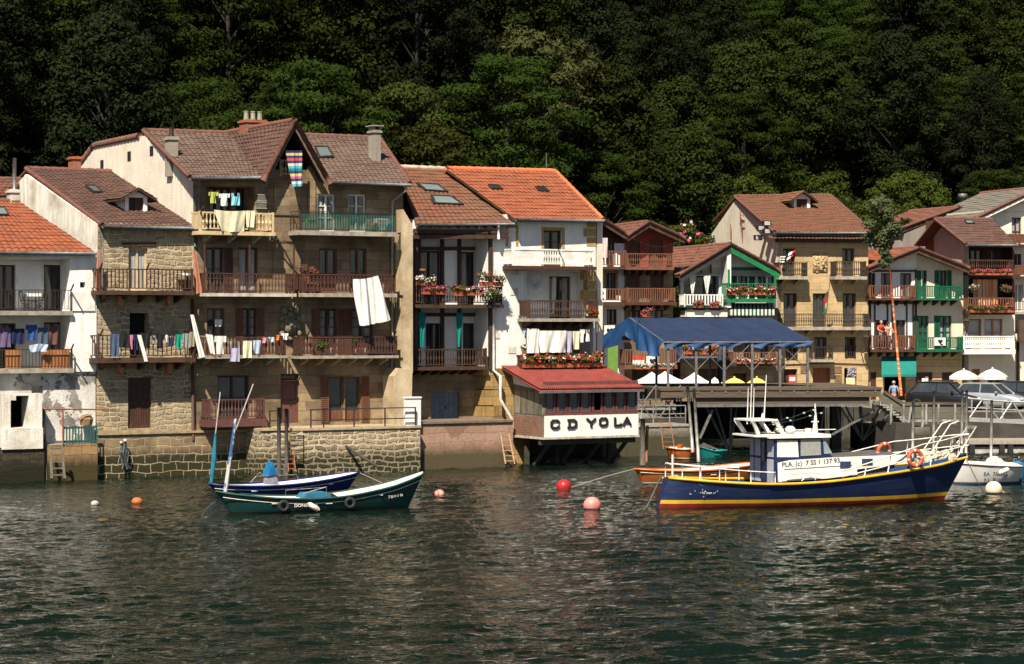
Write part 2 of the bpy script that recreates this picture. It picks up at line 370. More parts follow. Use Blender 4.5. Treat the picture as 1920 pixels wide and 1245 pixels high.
def door(F, parent, r, out=0, inset=.15, mat=WOODR, leaves=2, name='door', slats=0, handle=True):
    u0, u1, z0, z1 = F.rect(r, out); w = -out + inset; mb = MB(); n = leaves
    for i in range(n):
        a = u0 + (u1 - u0) * i / n + .006; b = u0 + (u1 - u0) * (i + 1) / n - .006; mb.box(a, b, w + .03, w + .06, z0 + .004, z1 - .004)
        for x0, x1, c, d in ((a, a + .09, z0 + .01, z1 - .01), (b - .09, b, z0 + .01, z1 - .01), (a + .09, b - .09, z1 - .13, z1 - .01), (a + .09, b - .09, z0 + .01, z0 + .2), (a + .09, b - .09, (z0 + z1) / 2 - .06, (z0 + z1) / 2 + .06)):
            mb.box(x0, x1, w, w + .03, c, d)
        if slats:
            for j in range(1, slats): x = a + (b - a) * j / slats; mb.box(x - .008, x + .008, w + .01, w + .03, z0 + .2, z1 - .13)
    o = mb.build(name, mat, parent)
    if handle: MB().box((u0 + u1) / 2 + .05, (u0 + u1) / 2 + .09, w - .05, w, (z0 + z1) / 2 - .08, (z0 + z1) / 2 + .08).build('handle', IRON, o)
    return (u0, u1, z0, z1, inset + .1)
def baluster(mb, x, y, z0, z1, style, r=.02):
    if style == 'turned':
        h = z1 - z0; mb.lathe([(r, 0), (r, h * .12), (r * .55, h * .16), (r * 1.7, h * .4), (r * .6, h * .62), (r * .6, h * .8), (r, h * .88), (r, h)], (x, y, z0), 5)
    elif style == 'flat':
        h = z1 - z0; mb.prism([(x - r * 1.6, z0), (x + r * 1.6, z0), (x + r * 1.6, z0 + h * .15), (x + r * .8, z0 + h * .3), (x + r * 2.1, z0 + h * .55), (x + r * .9, z0 + h * .8), (x + r * 1.6, z1), (x - r * 1.6, z1), (x - r * .9, z0 + h * .8), (x - r * 2.1, z0 + h * .55), (x - r * .8, z0 + h * .3), (x - r * 1.6, z0 + h * .15)], y - .012, y + .012)
    else: mb.box(x - r, x + r, y - r, y + r, z0, z1)
def railing(u0, u1, out, z0, z1, back, style='bar', pitch=.12, r=.018, rail=.05, low=.08, posts=True, mid=0):
    """three-sided balcony railing from the wall plane (w = -back) to w = -out"""
    mb = MB(); w = -out
    for zz, h in ((z1 - rail, rail), (z0 + low, rail * .8)):
        mb.box(u0, u1, w, w + rail, zz, zz + h)
        if back < out:
            for x in (u0, u1 - rail): mb.box(x, x + rail, w + rail, -back, zz + .001, zz + h - .001)
    if mid: mb.box(u0, u1, w + .006, w + rail - .006, z1 - mid - rail * .7, z1 - mid)
    a = z0 + low + rail * .8; b = z1 - rail; n = max(2, int((u1 - u0) / pitch))
    for i in range(1, n): baluster(mb, u0 + (u1 - u0) * i / n, w + rail / 2, a, b, style, r)
    if back < out:
        n = max(1, int((out - back) / pitch))
        for x in (u0 + rail / 2, u1 - rail / 2):
            for i in range(1, n): baluster(mb, x, w + (out - back) * i / n, a, b, 'bar', r)
    if posts:
        for x in (u0, u1 - rail * 1.4): mb.box(x - .002, x + rail * 1.4, w - .003, w + rail * 1.4, z0, z1 + .03)
    return mb
def balcony(F, parent, px0, px1, py_rail, py_top, py_bot, out, wallout=0, style='bar', rm=WOODD, slm=WOODD, pitch=.12, r=.018, brackets=0, bm=None, rail=.05, over=.05, posts=True, mid=0, low=.08):
    xm = (px0 + px1) / 2; u0, u1 = F.U(px0, out), F.U(px1, out); zt = F.P(xm, py_top, out)[1]; zb = F.P(xm, py_bot, out)[1]; zr = F.P(xm, py_rail, out)[1]
    b = MB().box(u0 - over, u1 + over, -out - over, -wallout - .002, zb, zt).build('balcony', slm, parent)
    railing(u0, u1, out, zt + .002, zr, wallout, style, pitch, r, rail, posts=posts, mid=mid, low=low).build('railing', rm, b)
    for i in range(brackets):
        x = u0 + (u1 - u0) * (i + .5) / brackets; d = out - wallout
        MB().add([(x - .06, -wallout, zb - .002), (x - .06, -wallout - d * .85, zb - .002), (x - .06, -wallout - d * .75, zb - .1), (x - .06, -wallout, zb - .32),
                  (x + .06, -wallout, zb - .002), (x + .06, -wallout - d * .85, zb - .002), (x + .06, -wallout - d * .75, zb - .1), (x + .06, -wallout, zb - .32)],
                 [(0, 1, 2, 3), (7, 6, 5, 4), (0, 4, 5, 1), (1, 5, 6, 2), (2, 6, 7, 3), (3, 7, 4, 0)]).build('bracket', bm or slm, b)
    return b, (u0, u1, zb, zt, zr)
# ---------------------------------------------------------------- terrain, square, water
def sstep(a, b, x): t = min(1, max(0, (x - a) / (b - a))); return t * t * (3 - 2 * t)
def y0(x): return 124 + .42 * min(x, 0) * (1 if x > -25 else 1) + 30 * sstep(-1, 5, x) + 14 * sstep(6, 14, x)
def hz(x, y):
    d = y - y0(x)
    if d < -3: return 1.7
    n = .9 * math.sin(x * .31 + 1) * math.cos(y * .23) + .5 * math.sin(x * .9 + y * .5)
    z0_ = 4.0
    if d < 0: return 1.7 + (z0_ - 1.7) * sstep(-3, 0, d)
    return z0_ + .80 * min(d, 75) + .98 * max(0, d - 75) + n * min(1, d / 6)
mb = MB(); xs = [-260 + 6.5 * i for i in range(26)] + [-91 + 2.6 * i for i in range(71)] + [95 + 7.5 * i for i in range(24)]; ds = [-6, -3, -2, -1, 0, 2, 4, 6, 9, 12, 16, 20, 25, 30, 36, 42, 50, 58, 66, 75, 90, 110, 140, 180, 240]
for d in ds:
    for x in xs: mb.v.append((x, y0(x) + d, hz(x, y0(x) + d) - (.6 if d < -4 else 0)))
n = len(xs); mb.f = [(j * n + i, j * n + i + 1, (j + 1) * n + i + 1, (j + 1) * n + i) for j in range(len(ds) - 1) for i in range(n - 1)]; mb.mi = [0] * len(mb.f)
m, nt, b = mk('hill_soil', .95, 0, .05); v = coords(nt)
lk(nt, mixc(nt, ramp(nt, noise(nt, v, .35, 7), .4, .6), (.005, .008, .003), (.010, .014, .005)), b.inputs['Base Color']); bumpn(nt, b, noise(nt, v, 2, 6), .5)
tag(mb.build('hill', m, None, True), 'steep wooded hillside rising behind the whole row of houses', kind='structure')
# square behind the quay on the right, and the ground under the left row
SQZ = 1.75
mb = MB(); mb.prism([(3.0, -2), (3.0, SQZ), (90, SQZ), (90, -2)], 0, 1)
GR = M((.2, .18, .15), (.13, .12, .10), 1.5, .9, bump=.01)
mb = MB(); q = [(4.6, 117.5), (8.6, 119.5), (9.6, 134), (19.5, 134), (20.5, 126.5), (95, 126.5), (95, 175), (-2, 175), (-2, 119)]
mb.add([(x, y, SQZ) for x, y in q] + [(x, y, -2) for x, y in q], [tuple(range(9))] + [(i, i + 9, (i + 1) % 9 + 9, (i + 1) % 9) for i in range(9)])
mb.mi = [0] + [1] * 9; tag(mb.build('ground', [GR, M((.06, .052, .04), (.03, .027, .022), 1.2, .95, bump=.02)]), 'stone paved square at quay level in front of the right houses', kind='structure')  # edge faces coloured dark to carry the shade beneath the platform
# water
m, nt, b = mk('sea_water', .03, 0, .5); v = coords(nt)
b.inputs['IOR'].default_value = 1.33; b.inputs['Base Color'].default_value = (.002, .007, .004, 1)
n2 = noise(nt, v, 2.6, 3, .6); n3 = noise(nt, v, 8, 3, .6)
bumpn(nt, b, math2(nt, 'ADD', n2, math2(nt, 'MULTIPLY', n3, .35)), .075, 1)
wr = np.random.default_rng(12); gx = np.arange(-44, 44.01, .12); gy = 38 + 94 * (lambda t: .55 * t + .45 * t * t)(np.linspace(0, 1, 640)); GX, GY = np.meshgrid(gx, gy); Z = np.zeros_like(GX)
for i in range(64):
    lam = math.exp(wr.uniform(math.log(.32), math.log(3.0))); th = wr.normal(1.75, .7); sl = .025 * (1.2 if lam < .9 else .75); k = 2 * math.pi / lam
    ph = k * (GX * math.cos(th) + GY * math.sin(th)) + wr.uniform(0, 6.28); Z += sl / k * (np.sin(ph) + .18 * np.cos(2 * ph))
Z *= .8 + .4 * np.sin(GX * .21 + GY * .13) * np.sin(GY * .17 - GX * .05 + 1)
ny_, nx_ = Z.shape; idx = np.arange(ny_ * nx_, dtype=np.int32).reshape(ny_, nx_); Q = np.stack([idx[:-1, :-1], idx[:-1, 1:], idx[1:, 1:], idx[1:, :-1]], -1).reshape(-1)
co = np.stack([GX, GY, Z], -1).reshape(-1, 3); nv = len(co)
ext = [(-500, -80, 0), (500, -80, 0), (500, 38, 0), (-500, 38, 0), (-500, 38, 0), (-44, 38, 0), (-44, 170, 0), (-500, 170, 0), (44, 38, 0), (500, 38, 0), (500, 170, 0), (44, 170, 0), (-44, 131.9, -.02), (44, 131.9, -.02), (44, 170, -.02), (-44, 170, -.02)]
co = np.concatenate([co, np.array(ext)]); Q = np.concatenate([Q, np.arange(nv, nv + 16, dtype=np.int32)]); me = bpy.data.meshes.new('water'); me.vertices.add(len(co)); me.vertices.foreach_set('co', co.astype(np.float32).ravel())
nq = len(Q) // 4; me.loops.add(len(Q)); me.loops.foreach_set('vertex_index', Q); me.polygons.add(nq); me.polygons.foreach_set('loop_start', np.arange(0, len(Q), 4, dtype=np.int32)); me.polygons.foreach_set('use_smooth', [True] * nq)
me.materials.append(m); me.update(calc_edges=True); wo = bpy.data.objects.new('water', me); COL.objects.link(wo); tag(wo, 'dark green rippled harbour water', kind='structure')
# ---------------------------------------------------------------- trees
def leaf_mat(name, a, b_, c):
    m, nt, b = mk(name, .8, 0, .04); v = coords(nt); oi = nd(nt, 'ObjectInfo')
    col = mixc(nt, ramp(nt, noise(nt, v, .9, 5), .38, .62), a, b_); col = mixc(nt, ramp(nt, noise(nt, v, 5, 3), .5, .75), col, c)
    hs = nd(nt, 'HueSaturation'); lk(nt, ramp(nt, oi.outputs['Random'], 0, 1, .68, 1.22), hs.inputs['Value']); lk(nt, ramp(nt, oi.outputs['Random'], 0, 1, .458, .488), hs.inputs['Hue']); lk(nt, col, hs.inputs['Color'])
    lk(nt, hs.outputs[0], b.inputs['Base Color'])
    tr = nd(nt, 'BsdfTranslucent'); lk(nt, hs.outputs[0], tr.inputs[0]); mx = nd(nt, 'MixShader'); mx.inputs[0].default_value = .22
    lk(nt, b.outputs[0], mx.inputs[1]); lk(nt, tr.outputs[0], mx.inputs[2]); lk(nt, mx.outputs[0], nt.nodes['Material Output'].inputs[0]); return m
def leaves_np(rng, centers, radii, flat, n, size, asp=.5, droop=0.):
    """n leaf quads around the shells of the given clumps -> verts (4n,3)"""
    k = len(centers); idx = rng.integers(0, k, n)
    d = rng.normal(size=(n, 3)); d /= np.linalg.norm(d, axis=1)[:, None]; d[:, 2] = np.where(rng.random(n) < .55, np.abs(d[:, 2]), d[:, 2])
    rad = radii[idx][:, None] * (rng.random((n, 1)) ** .28) * (1 + .25 * rng.normal(size=(n, 1)) * .5)
    p = centers[idx] + d * rad * np.array([1, 1, flat])
    nrm = d + rng.normal(size=(n, 3)) * .55 + np.array([0, 0, .45]); nrm /= np.linalg.norm(nrm, axis=1)[:, None]
    t = np.cross(nrm, rng.normal(size=(n, 3))); t /= np.linalg.norm(t, axis=1)[:, None]; t[:, 2] -= droop; t /= np.linalg.norm(t, axis=1)[:, None]
    bt = np.cross(nrm, t); s = size * (.6 + .8 * rng.random((n, 1)))
    return np.stack([p - t * s, p + bt * s * asp, p + t * s, p - bt * s * asp], 1).reshape(-1, 3)
def np_mesh(name, V, mat):
    n = len(V) // 4; me = bpy.data.meshes.new(name); me.vertices.add(4 * n); me.vertices.foreach_set('co', V.astype(np.float32).ravel())
    me.loops.add(4 * n); me.loops.foreach_set('vertex_index', np.arange(4 * n, dtype=np.int32)); me.polygons.add(n)
    me.polygons.foreach_set('loop_start', np.arange(0, 4 * n, 4, dtype=np.int32)); me.materials.append(mat); me.update(calc_edges=True); me.validate(); return me
BARK = M((.028, .024, .018), (.016, .013, .01), 5, .9, bump=.02, st=(1, 1, .3))
def tree_proto(name, seed, H, W, mat, nb=34, n=8000, size=.17, flat=.6, asp=.5, clump=.30, low=.18, droop=0., top=1.0, trunkr=.16):
    rng = np.random.default_rng(seed); cs = []
    for i in range(nb):
        t = (i + .5) / nb; z = low + (1 - low) * t; prof = math.sin(math.pi * min(1, (.12 + .85 * t)) ** 1.1) ** .6 * (1 if top == 1 else (1 - t) ** (1 - top) + .15)
        a = i * 2.4 + rng.random() * .9; r = W / 2 * prof * (.45 + .5 * rng.random())
        cs.append((math.cos(a) * r, math.sin(a) * r, z * H))
    cs = np.array(cs); rd = W * clump * (.55 + .6 * rng.random(nb))
    V = leaves_np(rng, cs, rd, flat, n, size, asp, droop)
    t = MB(); t.tube([(0, 0, -1.2), (.1, 0, H * .3), (-.1, .1, H * .65), (0, 0, H * .9)], [trunkr * 1.3, trunkr, trunkr * .6, .03], 7)
    for i in range(0, nb, 2):
        c = Vector(cs[i]); b0 = Vector((0, 0, max(H * .12, c.z - W * .32))); t.tube([b0, b0.lerp(c, .55) + Vector((0, 0, .15)), c], [trunkr * .42, trunkr * .26, .02], 5, False)
    o = empty(name); cr = bpy.data.objects.new('crown', np_mesh('crown', V, mat)); COL.objects.link(cr); cr.parent = o
    t.build('trunk', BARK, o, True); o['Wd'] = W; return o
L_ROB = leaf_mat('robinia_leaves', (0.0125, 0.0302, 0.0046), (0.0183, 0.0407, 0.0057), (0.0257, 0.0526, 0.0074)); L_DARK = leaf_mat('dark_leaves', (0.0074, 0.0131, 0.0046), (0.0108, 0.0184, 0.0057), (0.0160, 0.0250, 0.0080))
L_OAK = leaf_mat('oak_leaves', (0.0125, 0.0237, 0.0046), (0.0183, 0.0329, 0.0057), (0.0257, 0.0434, 0.0080)); L_OLIVE = leaf_mat('olive_leaves', (0.0217, 0.0315, 0.0068), (0.0314, 0.0434, 0.0086), (0.0428, 0.0559, 0.0114))
L_PALE = leaf_mat('chestnut_bloom_leaves', (0.0399, 0.0539, 0.0171), (0.0570, 0.0723, 0.0228), (0.0856, 0.0986, 0.0371)); L_BRIGHT = leaf_mat('bright_leaves', (.032, .056, .010), (.045, .078, .012), (.062, .10, .016))
KIND = {}
for nm, key, args in (
    ('robinia_tree', 'rob', dict(H=9.5, W=7.5, mat=L_ROB, nb=44, n=24000, size=.12, flat=.38, asp=.38, droop=.25, clump=.2)),
    ('oak_tree', 'oak', dict(H=9.5, W=7.5, mat=L_OAK, nb=50, n=24000, size=.115, flat=.75, asp=.6, clump=.17)),
    ('dark_conifer_tree', 'dark', dict(H=12, W=8.0, mat=L_DARK, nb=60, n=26000, size=.115, flat=.7, asp=.5, clump=.15, top=.6)),
    ('chestnut_tree', 'chest', dict(H=9, W=6.8, mat=L_OLIVE, nb=46, n=18000, size=.15, flat=.7, asp=.42, clump=.17, droop=.2)),
    ('blooming_chestnut_tree', 'pale', dict(H=8.5, W=6.0, mat=L_PALE, nb=40, n=9000, size=.21, flat=.7, asp=.28, clump=.17, droop=.4)),
    ('bushy_tree', 'bush', dict(H=7, W=6.5, mat=L_BRIGHT, nb=40, n=17000, size=.11, flat=.7, asp=.6, clump=.17))):
    KIND[key] = [tree_proto(nm, 11 * (j + 1) + len(key) * 7, **args) for j in range(2 if key in ('rob', 'oak', 'dark') else 1)]
ADJ = {'rob': 'feathery green locust tree', 'oak': 'round green broadleaf tree', 'dark': 'dense blackish green tree', 'chest': 'olive green chestnut tree', 'pale': 'pale blossoming chestnut tree', 'bush': 'light green bushy tree'}
LAND = [(-200, 'left of the steel flue'), (60, 'above the far left tiled roof'), (200, 'above the tall white gable wall'), (330, 'left of the brick chimney'), (470, 'above the brick chimney'), (620, 'right of the pointed gable'), (760, 'above the two skylights'), (880, 'above the orange tiled roof'), (1040, 'above the orange roof end'), (1180, 'above the small red gable'), (1330, 'above the green gabled house'), (1480, 'above the stone mansion roof'), (1640, 'above the striped pole tree'), (1780, 'above the brown far right roof'), (1900, 'at the right edge of the picture')]
ROW = ['lowest row', 'second row up', 'third row up', 'fourth row up', 'fifth row up', 'sixth row up', 'seventh row up', 'eighth row up', 'top row']
used = {}; usedk = set(); seen_lab = {}
def kind_at(px, py, r):
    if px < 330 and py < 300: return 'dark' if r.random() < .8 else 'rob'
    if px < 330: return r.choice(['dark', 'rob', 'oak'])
    if px < 690: return 'rob' if r.random() < .85 else 'oak'
    if 960 < px < 1080 and 130 < py < 260: return 'pale'
    if 660 < px < 960 and 180 < py: return r.choice(['chest', 'chest', 'oak', 'rob'])
    if 1050 < px < 1290 and py < 190: return 'dark'
    if py > 250 and 1570 < px < 1780: return 'bush'
    if py > 330 and 1250 < px < 1600: return 'bush' if r.random() < .6 else 'oak'
    return r.choice(['rob', 'rob', 'oak', 'oak', 'dark', 'chest'])
def put_tree(key, x, y, z, s, rz, lab, group='trees on the hillside'):
    protos = KIND[key]; p = protos[rnd.randrange(len(protos))]
    o = p if id(p) not in usedk and not usedk.add(id(p)) else copy_tree(p)
    if 'Wd' in o: del o['Wd']
    o.location = (x, y, z); o.rotation_euler = (0, 0, rz); o.scale = (s, s, s); tag(o, lab, 'tree', group)
tr = random.Random(5)
for row, d in enumerate((2.5, 7, 11.5, 16, 21, 26, 31.5, 37, 43)):
    X = -46 + (row % 2) * 3
    while X < 52:
        x = X + tr.uniform(-1.2, 1.2); X += tr.uniform(5.0, 6.4)
        y = y0(x) + d + tr.uniform(-1.4, 1.4); px = 960 + x / y * FPX
        if px < -150 or px > 2080: continue
        z = hz(x, y); s = tr.uniform(.8, 1.15); pyc = 600 - (z + 6.5 - HC) / y * FPX; pytop = 600 - (z + 10 * s - HC) / y * FPX
        if pyc < -110: continue
        if 1400 < px < 1590 and d < 14: continue
        if 1500 < px < 1720 and 60 < pyc < 175 and tr.random() < .25: continue
        key = kind_at(px, pyc, tr)
        if row == 0: s *= .62
        nearest = min(LAND, key=lambda l: abs(l[0] - px))
        lab = ADJ[key] + ', ' + ROW[row] + ', ' + nearest[1]
        if lab in seen_lab: lab = ADJ[key] + ', ' + ROW[row] + ', ' + nearest[1].replace('above', 'rightmost above').replace('rightmost above the orange roof end', 'past the orange roof').replace('rightmost above the green gabled house', 'past the green gable')
        if lab in seen_lab: lab = lab.replace('tree,', 'tree half hidden behind others,').replace('rightmost ', '').replace(' picture', '')
        if len(lab.replace(',', ' ').split()) > 16: lab = lab.replace(' half hidden behind others', '')
        seen_lab[lab] = 1
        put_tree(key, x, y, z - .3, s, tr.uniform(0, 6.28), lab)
for key, px, d, s, lab in (('pale', 1045, 16, 1.0, 'pale blossoming chestnut tree standing out above the orange roof end'), ('oak', 1495, 20.5, .9, 'round green tree just above the grass behind the mansion dormer'), ('rob', 1560, 21, .95, 'feathery green tree above the right end of the mansion roof'), ('oak', 1615, 17, .8, 'green tree directly behind the leafy painted pole'),
        ('oak', 1530, 27, .95, 'second green tree up the slope behind the mansion dormer'), ('rob', 1590, 25, .9, 'feathery tree higher up above the mansion right corner'), ('bush', 1650, 7, .95, 'light green bushy tree behind the gap right of the mansion'), ('bush', 1730, 8, .8, 'light green bushy tree above the clerestory house roof')):
    x = 0.
    for _ in range(6): x = (px - 960) / FPX * (y0(x) + d)
    put_tree(key, x, y0(x) + d, hz(x, y0(x) + d) - .6, s, px * .37, lab)
for ps in KIND.values():
    for p in ps:
        if id(p) not in usedk:
            for ch in list(p.children): bpy.data.objects.remove(ch)
            bpy.data.objects.remove(p)
# undergrowth between the trees, one uncountable mass
rng = np.random.default_rng(3); c = []
for i in range(3600):
    x = rng.uniform(-50, 58); y = y0(x) + rng.uniform(-2.5, 46)
    if abs((x) / y * FPX) > 1100: continue
    c.append((x, y, hz(x, y) + .25))
c = np.array(c); V = leaves_np(rng, c, .9 + .7 * rng.random(len(c)), .6, 150000, .15, .5, .1)
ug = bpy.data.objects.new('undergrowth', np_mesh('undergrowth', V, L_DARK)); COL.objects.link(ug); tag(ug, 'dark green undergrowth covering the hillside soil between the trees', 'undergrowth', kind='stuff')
c = np.array([(x, y0(x) + d, hz(x, y0(x) + d) + .3) for x, d in [(at(px, 0, 175).x, dd) for px in range(1400, 1620, 12) for dd in (10, 12, 13, 14, 15, 16, 17, 18)]])
V = leaves_np(rng, c, .6 + .5 * rng.random(len(c)), .8, 40000, .13, .3, -.4)
ug = bpy.data.objects.new('meadow_grass', np_mesh('meadow_grass', V, L_BRIGHT)); COL.objects.link(ug); tag(ug, 'sunlit bright green tall grass behind the stone mansion roof', 'grass', kind='stuff')
# ================================================================ left row of houses
def Ym(px): return 110.2 / (1 - .577 * (px - 960) / FPX)
def sidept(F, u, px, py):
    c, d = f_ray(F, px, py); t = (u - c[0]) / d[0]; return (c[1] + t * d[1], c[2] + t * d[2])
def skylight(F, parent, px, o_e, z_e, pitch, name='skylight', glass=None):
    q = [roofpt(F, x, y, o_e, z_e, pitch) for x, y in px]; n = (q[1] - q[0]).cross(q[3] - q[0]).normalized(); n = n if n.z > 0 else -n
    c = sum(q, Vector()) / 4; a = [p + n * .13 for p in q]; i = [p.lerp(c, .2) + n * .13 for p in q]; k = [p.lerp(c, .2) + n * .09 for p in q]
    mb = MB(); mb.add(q + a + i + k, [(j, (j + 1) % 4, (j + 1) % 4 + 4, j + 4) for j in range(4)] + [(j + 4, (j + 1) % 4 + 4, (j + 1) % 4 + 8, j + 8) for j in range(4)] + [(j + 8, (j + 1) % 4 + 8, (j + 1) % 4 + 12, j + 12) for j in range(4)])
    o = mb.build(name, M((.03, .025, .02), None, 2, .5), parent); p = MB(); p.add([x - n * .006 + n * .02 for x in k], [(0, 1, 2, 3)]); p.build('pane', glass or M((.16, .19, .18), (.12, .15, .15), .5, .12, spec=.9), o)
def chimney(F, parent, px0, px1, pyb, pyt, w, mat, depth=.55, cap=None, pots=0, pot=None):
    u0, u1, z0, z1 = F.rect((px0, pyt, px1, pyb), -w); mb = MB(); mb.box(u0, u1, w, w + depth, z0 - .8, z1); mb.box(u0 - .06, u1 + .06, w - .06, w + depth + .06, z1 - .14, z1 - .05)
    o = mb.build('chimney', mat, parent)
    for i in range(pots):
        x = u0 + (u1 - u0) * (i + .5) / pots; MB().lathe([(.12, 0), (.10, .34), (.12, .36), (.12, .4)], (x, w + depth / 2, z1), 7).build('chimney_pot', pot or CONC, o)
    if cap: MB().box(u0 - .1, u1 + .1, w - .1, w + depth + .1, z1 + .15, z1 + .2).box(u0, u0 + .07, w, w + depth, z1, z1 + .15).box(u1 - .07, u1, w, w + depth, z1, z1 + .15).build('chimney_cap', cap, o)
def pipe(F, parent, pts, r=.055, mat=ZINC, name='downpipe'):
    return MB().tube([F.P3(x, y, o) for x, y, o in pts], r, 8).build(name, mat, parent, True)
def dormer(F, roof_o, px0, px1, pyb, pye, pya, o_e, z_e, pitch, wallm, tmat, winm=WOODD, over=.35):
    """gabled dormer: wall from px0 to px1, bottom pyb, eave pye, apex pya"""
    xm = (px0 + px1) / 2; b = roofpt(F, xm, pyb, o_e, z_e, pitch); w = b.y; out = -w
    u0, u1 = F.U(px0, out), F.U(px1, out); ze = F.P(xm, pye, out)[1]; za = F.P(xm, pya, out)[1]; um = (u0 + u1) / 2; zr = lambda ww: z_e + pitch * (ww + o_e)
    we = w + max(.3, (ze - zr(w)) / pitch); wa = w + (za - zr(w)) / pitch; mb = MB(); k = .28 * (u1 - u0)
    mb.add([(u0, w, b.z), (u0, w, ze), (u0, we, ze), (u1, w, b.z), (u1, w, ze), (u1, we, ze)], [(0, 1, 2), (3, 5, 4)])
    mb.prism([(u0, b.z), (u0 + k * .6, b.z), (u0 + k * .6, ze - .1), (u1 - k * .6, ze - .1), (u1 - k * .6, b.z), (u1, b.z), (u1, ze), (um, za - .12), (u0, ze)], w - .02, w + .1)
    o = mb.build('dormer', wallm, roof_o)
    g = MB(); g.box(u0 + k * .6, u1 - k * .6, w + .1, w + .14, b.z, ze - .1); g.box(um - .04, um + .04, w + .03, w + .1, b.z, ze - .1); g.box(u0 + k * .6, u1 - k * .6, w + .04, w + .1, b.z + (ze - b.z) * .5 - .03, b.z + (ze - b.z) * .5 + .03)
    g.build('dormer_window', winm, roof_o)
    t = MB(); s = (za - ze) / ((u1 - u0) / 2); eo = u0 - over, ze - s * over; e1 = u1 + over, ze - s * over; wf = w - over
    wl = w + (eo[1] - zr(w)) / pitch
    tile_mesh(t, (eo[0], wl, eo[1]), (eo[0], wf, eo[1]), (um, wf, za + .03), (um, wa, za + .03), per=.2, step=.34, amp=.035)
    tile_mesh(t, (e1[0], wf, e1[1]), (e1[0], wl, e1[1]), (um, wa, za + .03), (um, wf, za + .03), per=.2, step=.34, amp=.035)
    t.cur = 1; t.slab([(eo[0], wf, eo[1] - .02), (um, wf, za), (um, wa, za), (eo[0], wl, eo[1] - .02)], .07); t.slab([(um, wf, za), (e1[0], wf, e1[1] - .02), (e1[0], wl, e1[1] - .02), (um, wa, za)], .07); pad_uv(t)
    t.build('dormer_roof', [tmat, WOODD], roof_o)
PL_WHITE = plaster('white_plaster', (.74, .72, .67), (.36, .32, .26), .5); PL_OLD = plaster('old_white_plaster', (.68, .65, .57), (.27, .21, .14), .9)
PL_PEEL = plaster('peeling_plaster', (.66, .63, .57), (.28, .24, .19), .8, peel=((.27, .25, .22), .54)); PL_CREAM = plaster('cream_plaster', (.66, .60, .49), (.42, .34, .25), .6)
PL_CLEAN = plaster('clean_white_plaster', (.70, .69, .67), (.40, .38, .34), .35)  # white plaster with few stains, for inner and outer walls
RUB = rubble('rubble_stone_wall', (.35, .265, .155), (.22, .165, .10), (.42, .345, .235), 2.5, 4.7, .13, dist=.15)
ASH = ashlar('sandstone_blocks', (.32, .23, .135), (.19, .135, .083), (.20, .15, .10), .9, .39, .95, .007, dz=.08)
SEA_BIG = ashlar('sea_wall_blocks', (.30, .21, .115), (.20, .14, .08), (.38, .31, .21), .58, .36, .8, .028, alg=(.95, (.018, .020, .008), .2), dz=.11)
SEA_RUB = rubble('sea_wall_rubble', (.34, .25, .145), (.20, .15, .09), (.46, .39, .27), 2.3, 4.2, .16, dist=.16, alg=(.85, (.022, .022, .009)))
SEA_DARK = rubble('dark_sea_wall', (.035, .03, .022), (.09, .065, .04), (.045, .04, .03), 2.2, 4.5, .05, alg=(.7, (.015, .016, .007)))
SEA_BROWN = ashlar('brown_sea_wall', (.33, .21, .095), (.20, .125, .06), (.12, .08, .05), .75, .36, .7, .008, alg=(.75, (.03, .028, .012)))
SEA_RED = rubble('reddish_sea_wall', (.34, .21, .15), (.28, .16, .11), (.33, .22, .16), 1.1, 2.6, .02, alg=(.8, (.06, .05, .025)))
# ---- house 1: white with two loggias, far left
F = Frame(-90, Ym(-90)); H = F.empty('white_house', 'white plastered house with two open balconies and peeling ground floor, far left', 'house')
F1 = F; z_e = F.P(90, 474, .3)[1]; uR = F.U(181); uA = F.U(-85)
ops = [(*F.rect((-80, 484, 131, 583)), 1.2), (*F.rect((-80, 592, 131, 694)), 1.2), (*F.rect((150, 529, 160, 539)), .3)]
wall(F, H, uA, uR, F.P(50, 698)[1], z_e + .1, PL_WHITE, 0, ops, sidew=9)
ops = [(*F.rect((61, 723, 83, 742)), .3), (*F.rect((20, 742, 54, 802)), .9)]
wall(F, H, uA, uR, F.P(50, 850)[1], F.P(50, 698)[1] - .003, PL_PEEL, -.12, ops, sidew=8.8)
bk = []
for (x0, y0_, x1, y1, kw) in ((-8, 496, 29, 582, {}), (82, 496, 120, 582, {}), (-8, 606, 30, 693, dict(fm=WOODR)), (82, 604, 118, 693, dict(fm=WOODR, curtain=1))):
    bk.append(window(F, H, (x0, y0_, x1, y1), -1.2, .12, name='balcony_door', rows=1, **({'fm': WOODD} | kw), surround=WHITE))
wall(F, H, uA, uR - .2, F.P(50, 698, -1.2)[1], z_e, PL_CLEAN, -1.19, bk, name='loggia_wall')
MB().box(*F.rect((134, 545, 178, 583), .03)[:2], -.05, -.003, F.P(150, 583)[1], F.P(150, 547)[1]).build('slatted_panel', WHITE, H)
b, _ = balcony(F, H, -85, 134, 543, 583, 591, .12, -1.19, rm=IRON, slm=SLABC, r=.009, pitch=.14, rail=.025)
b, _ = balcony(F, H, -85, 136, 655, 692, 700, .25, -1.19, rm=IRON, slm=SLABC, r=.01, pitch=.14, rail=.03)
for x0, x1 in ((10, 39), (78, 131)):
    u0, u1, a, c = F.rect((x0, 656, x1, 691), .1); MB().box(u0, u1, -.08, -.05, a, c).build('wood_panel', WOODO, b)
ro, q = roof(F, H, T_ORANGE, [(-88, 472), (180, 474), (38, 380), (-88, 372)], .46, .3, z_e, back=4, verge='')
skylight(F, ro, [(-6, 407), (17, 407), (8, 392), (-12, 392)], .3, z_e, .46)
pk = F.empty('porch_block', 'small whitewashed block with a dark doorway below the far left house', 'porch')
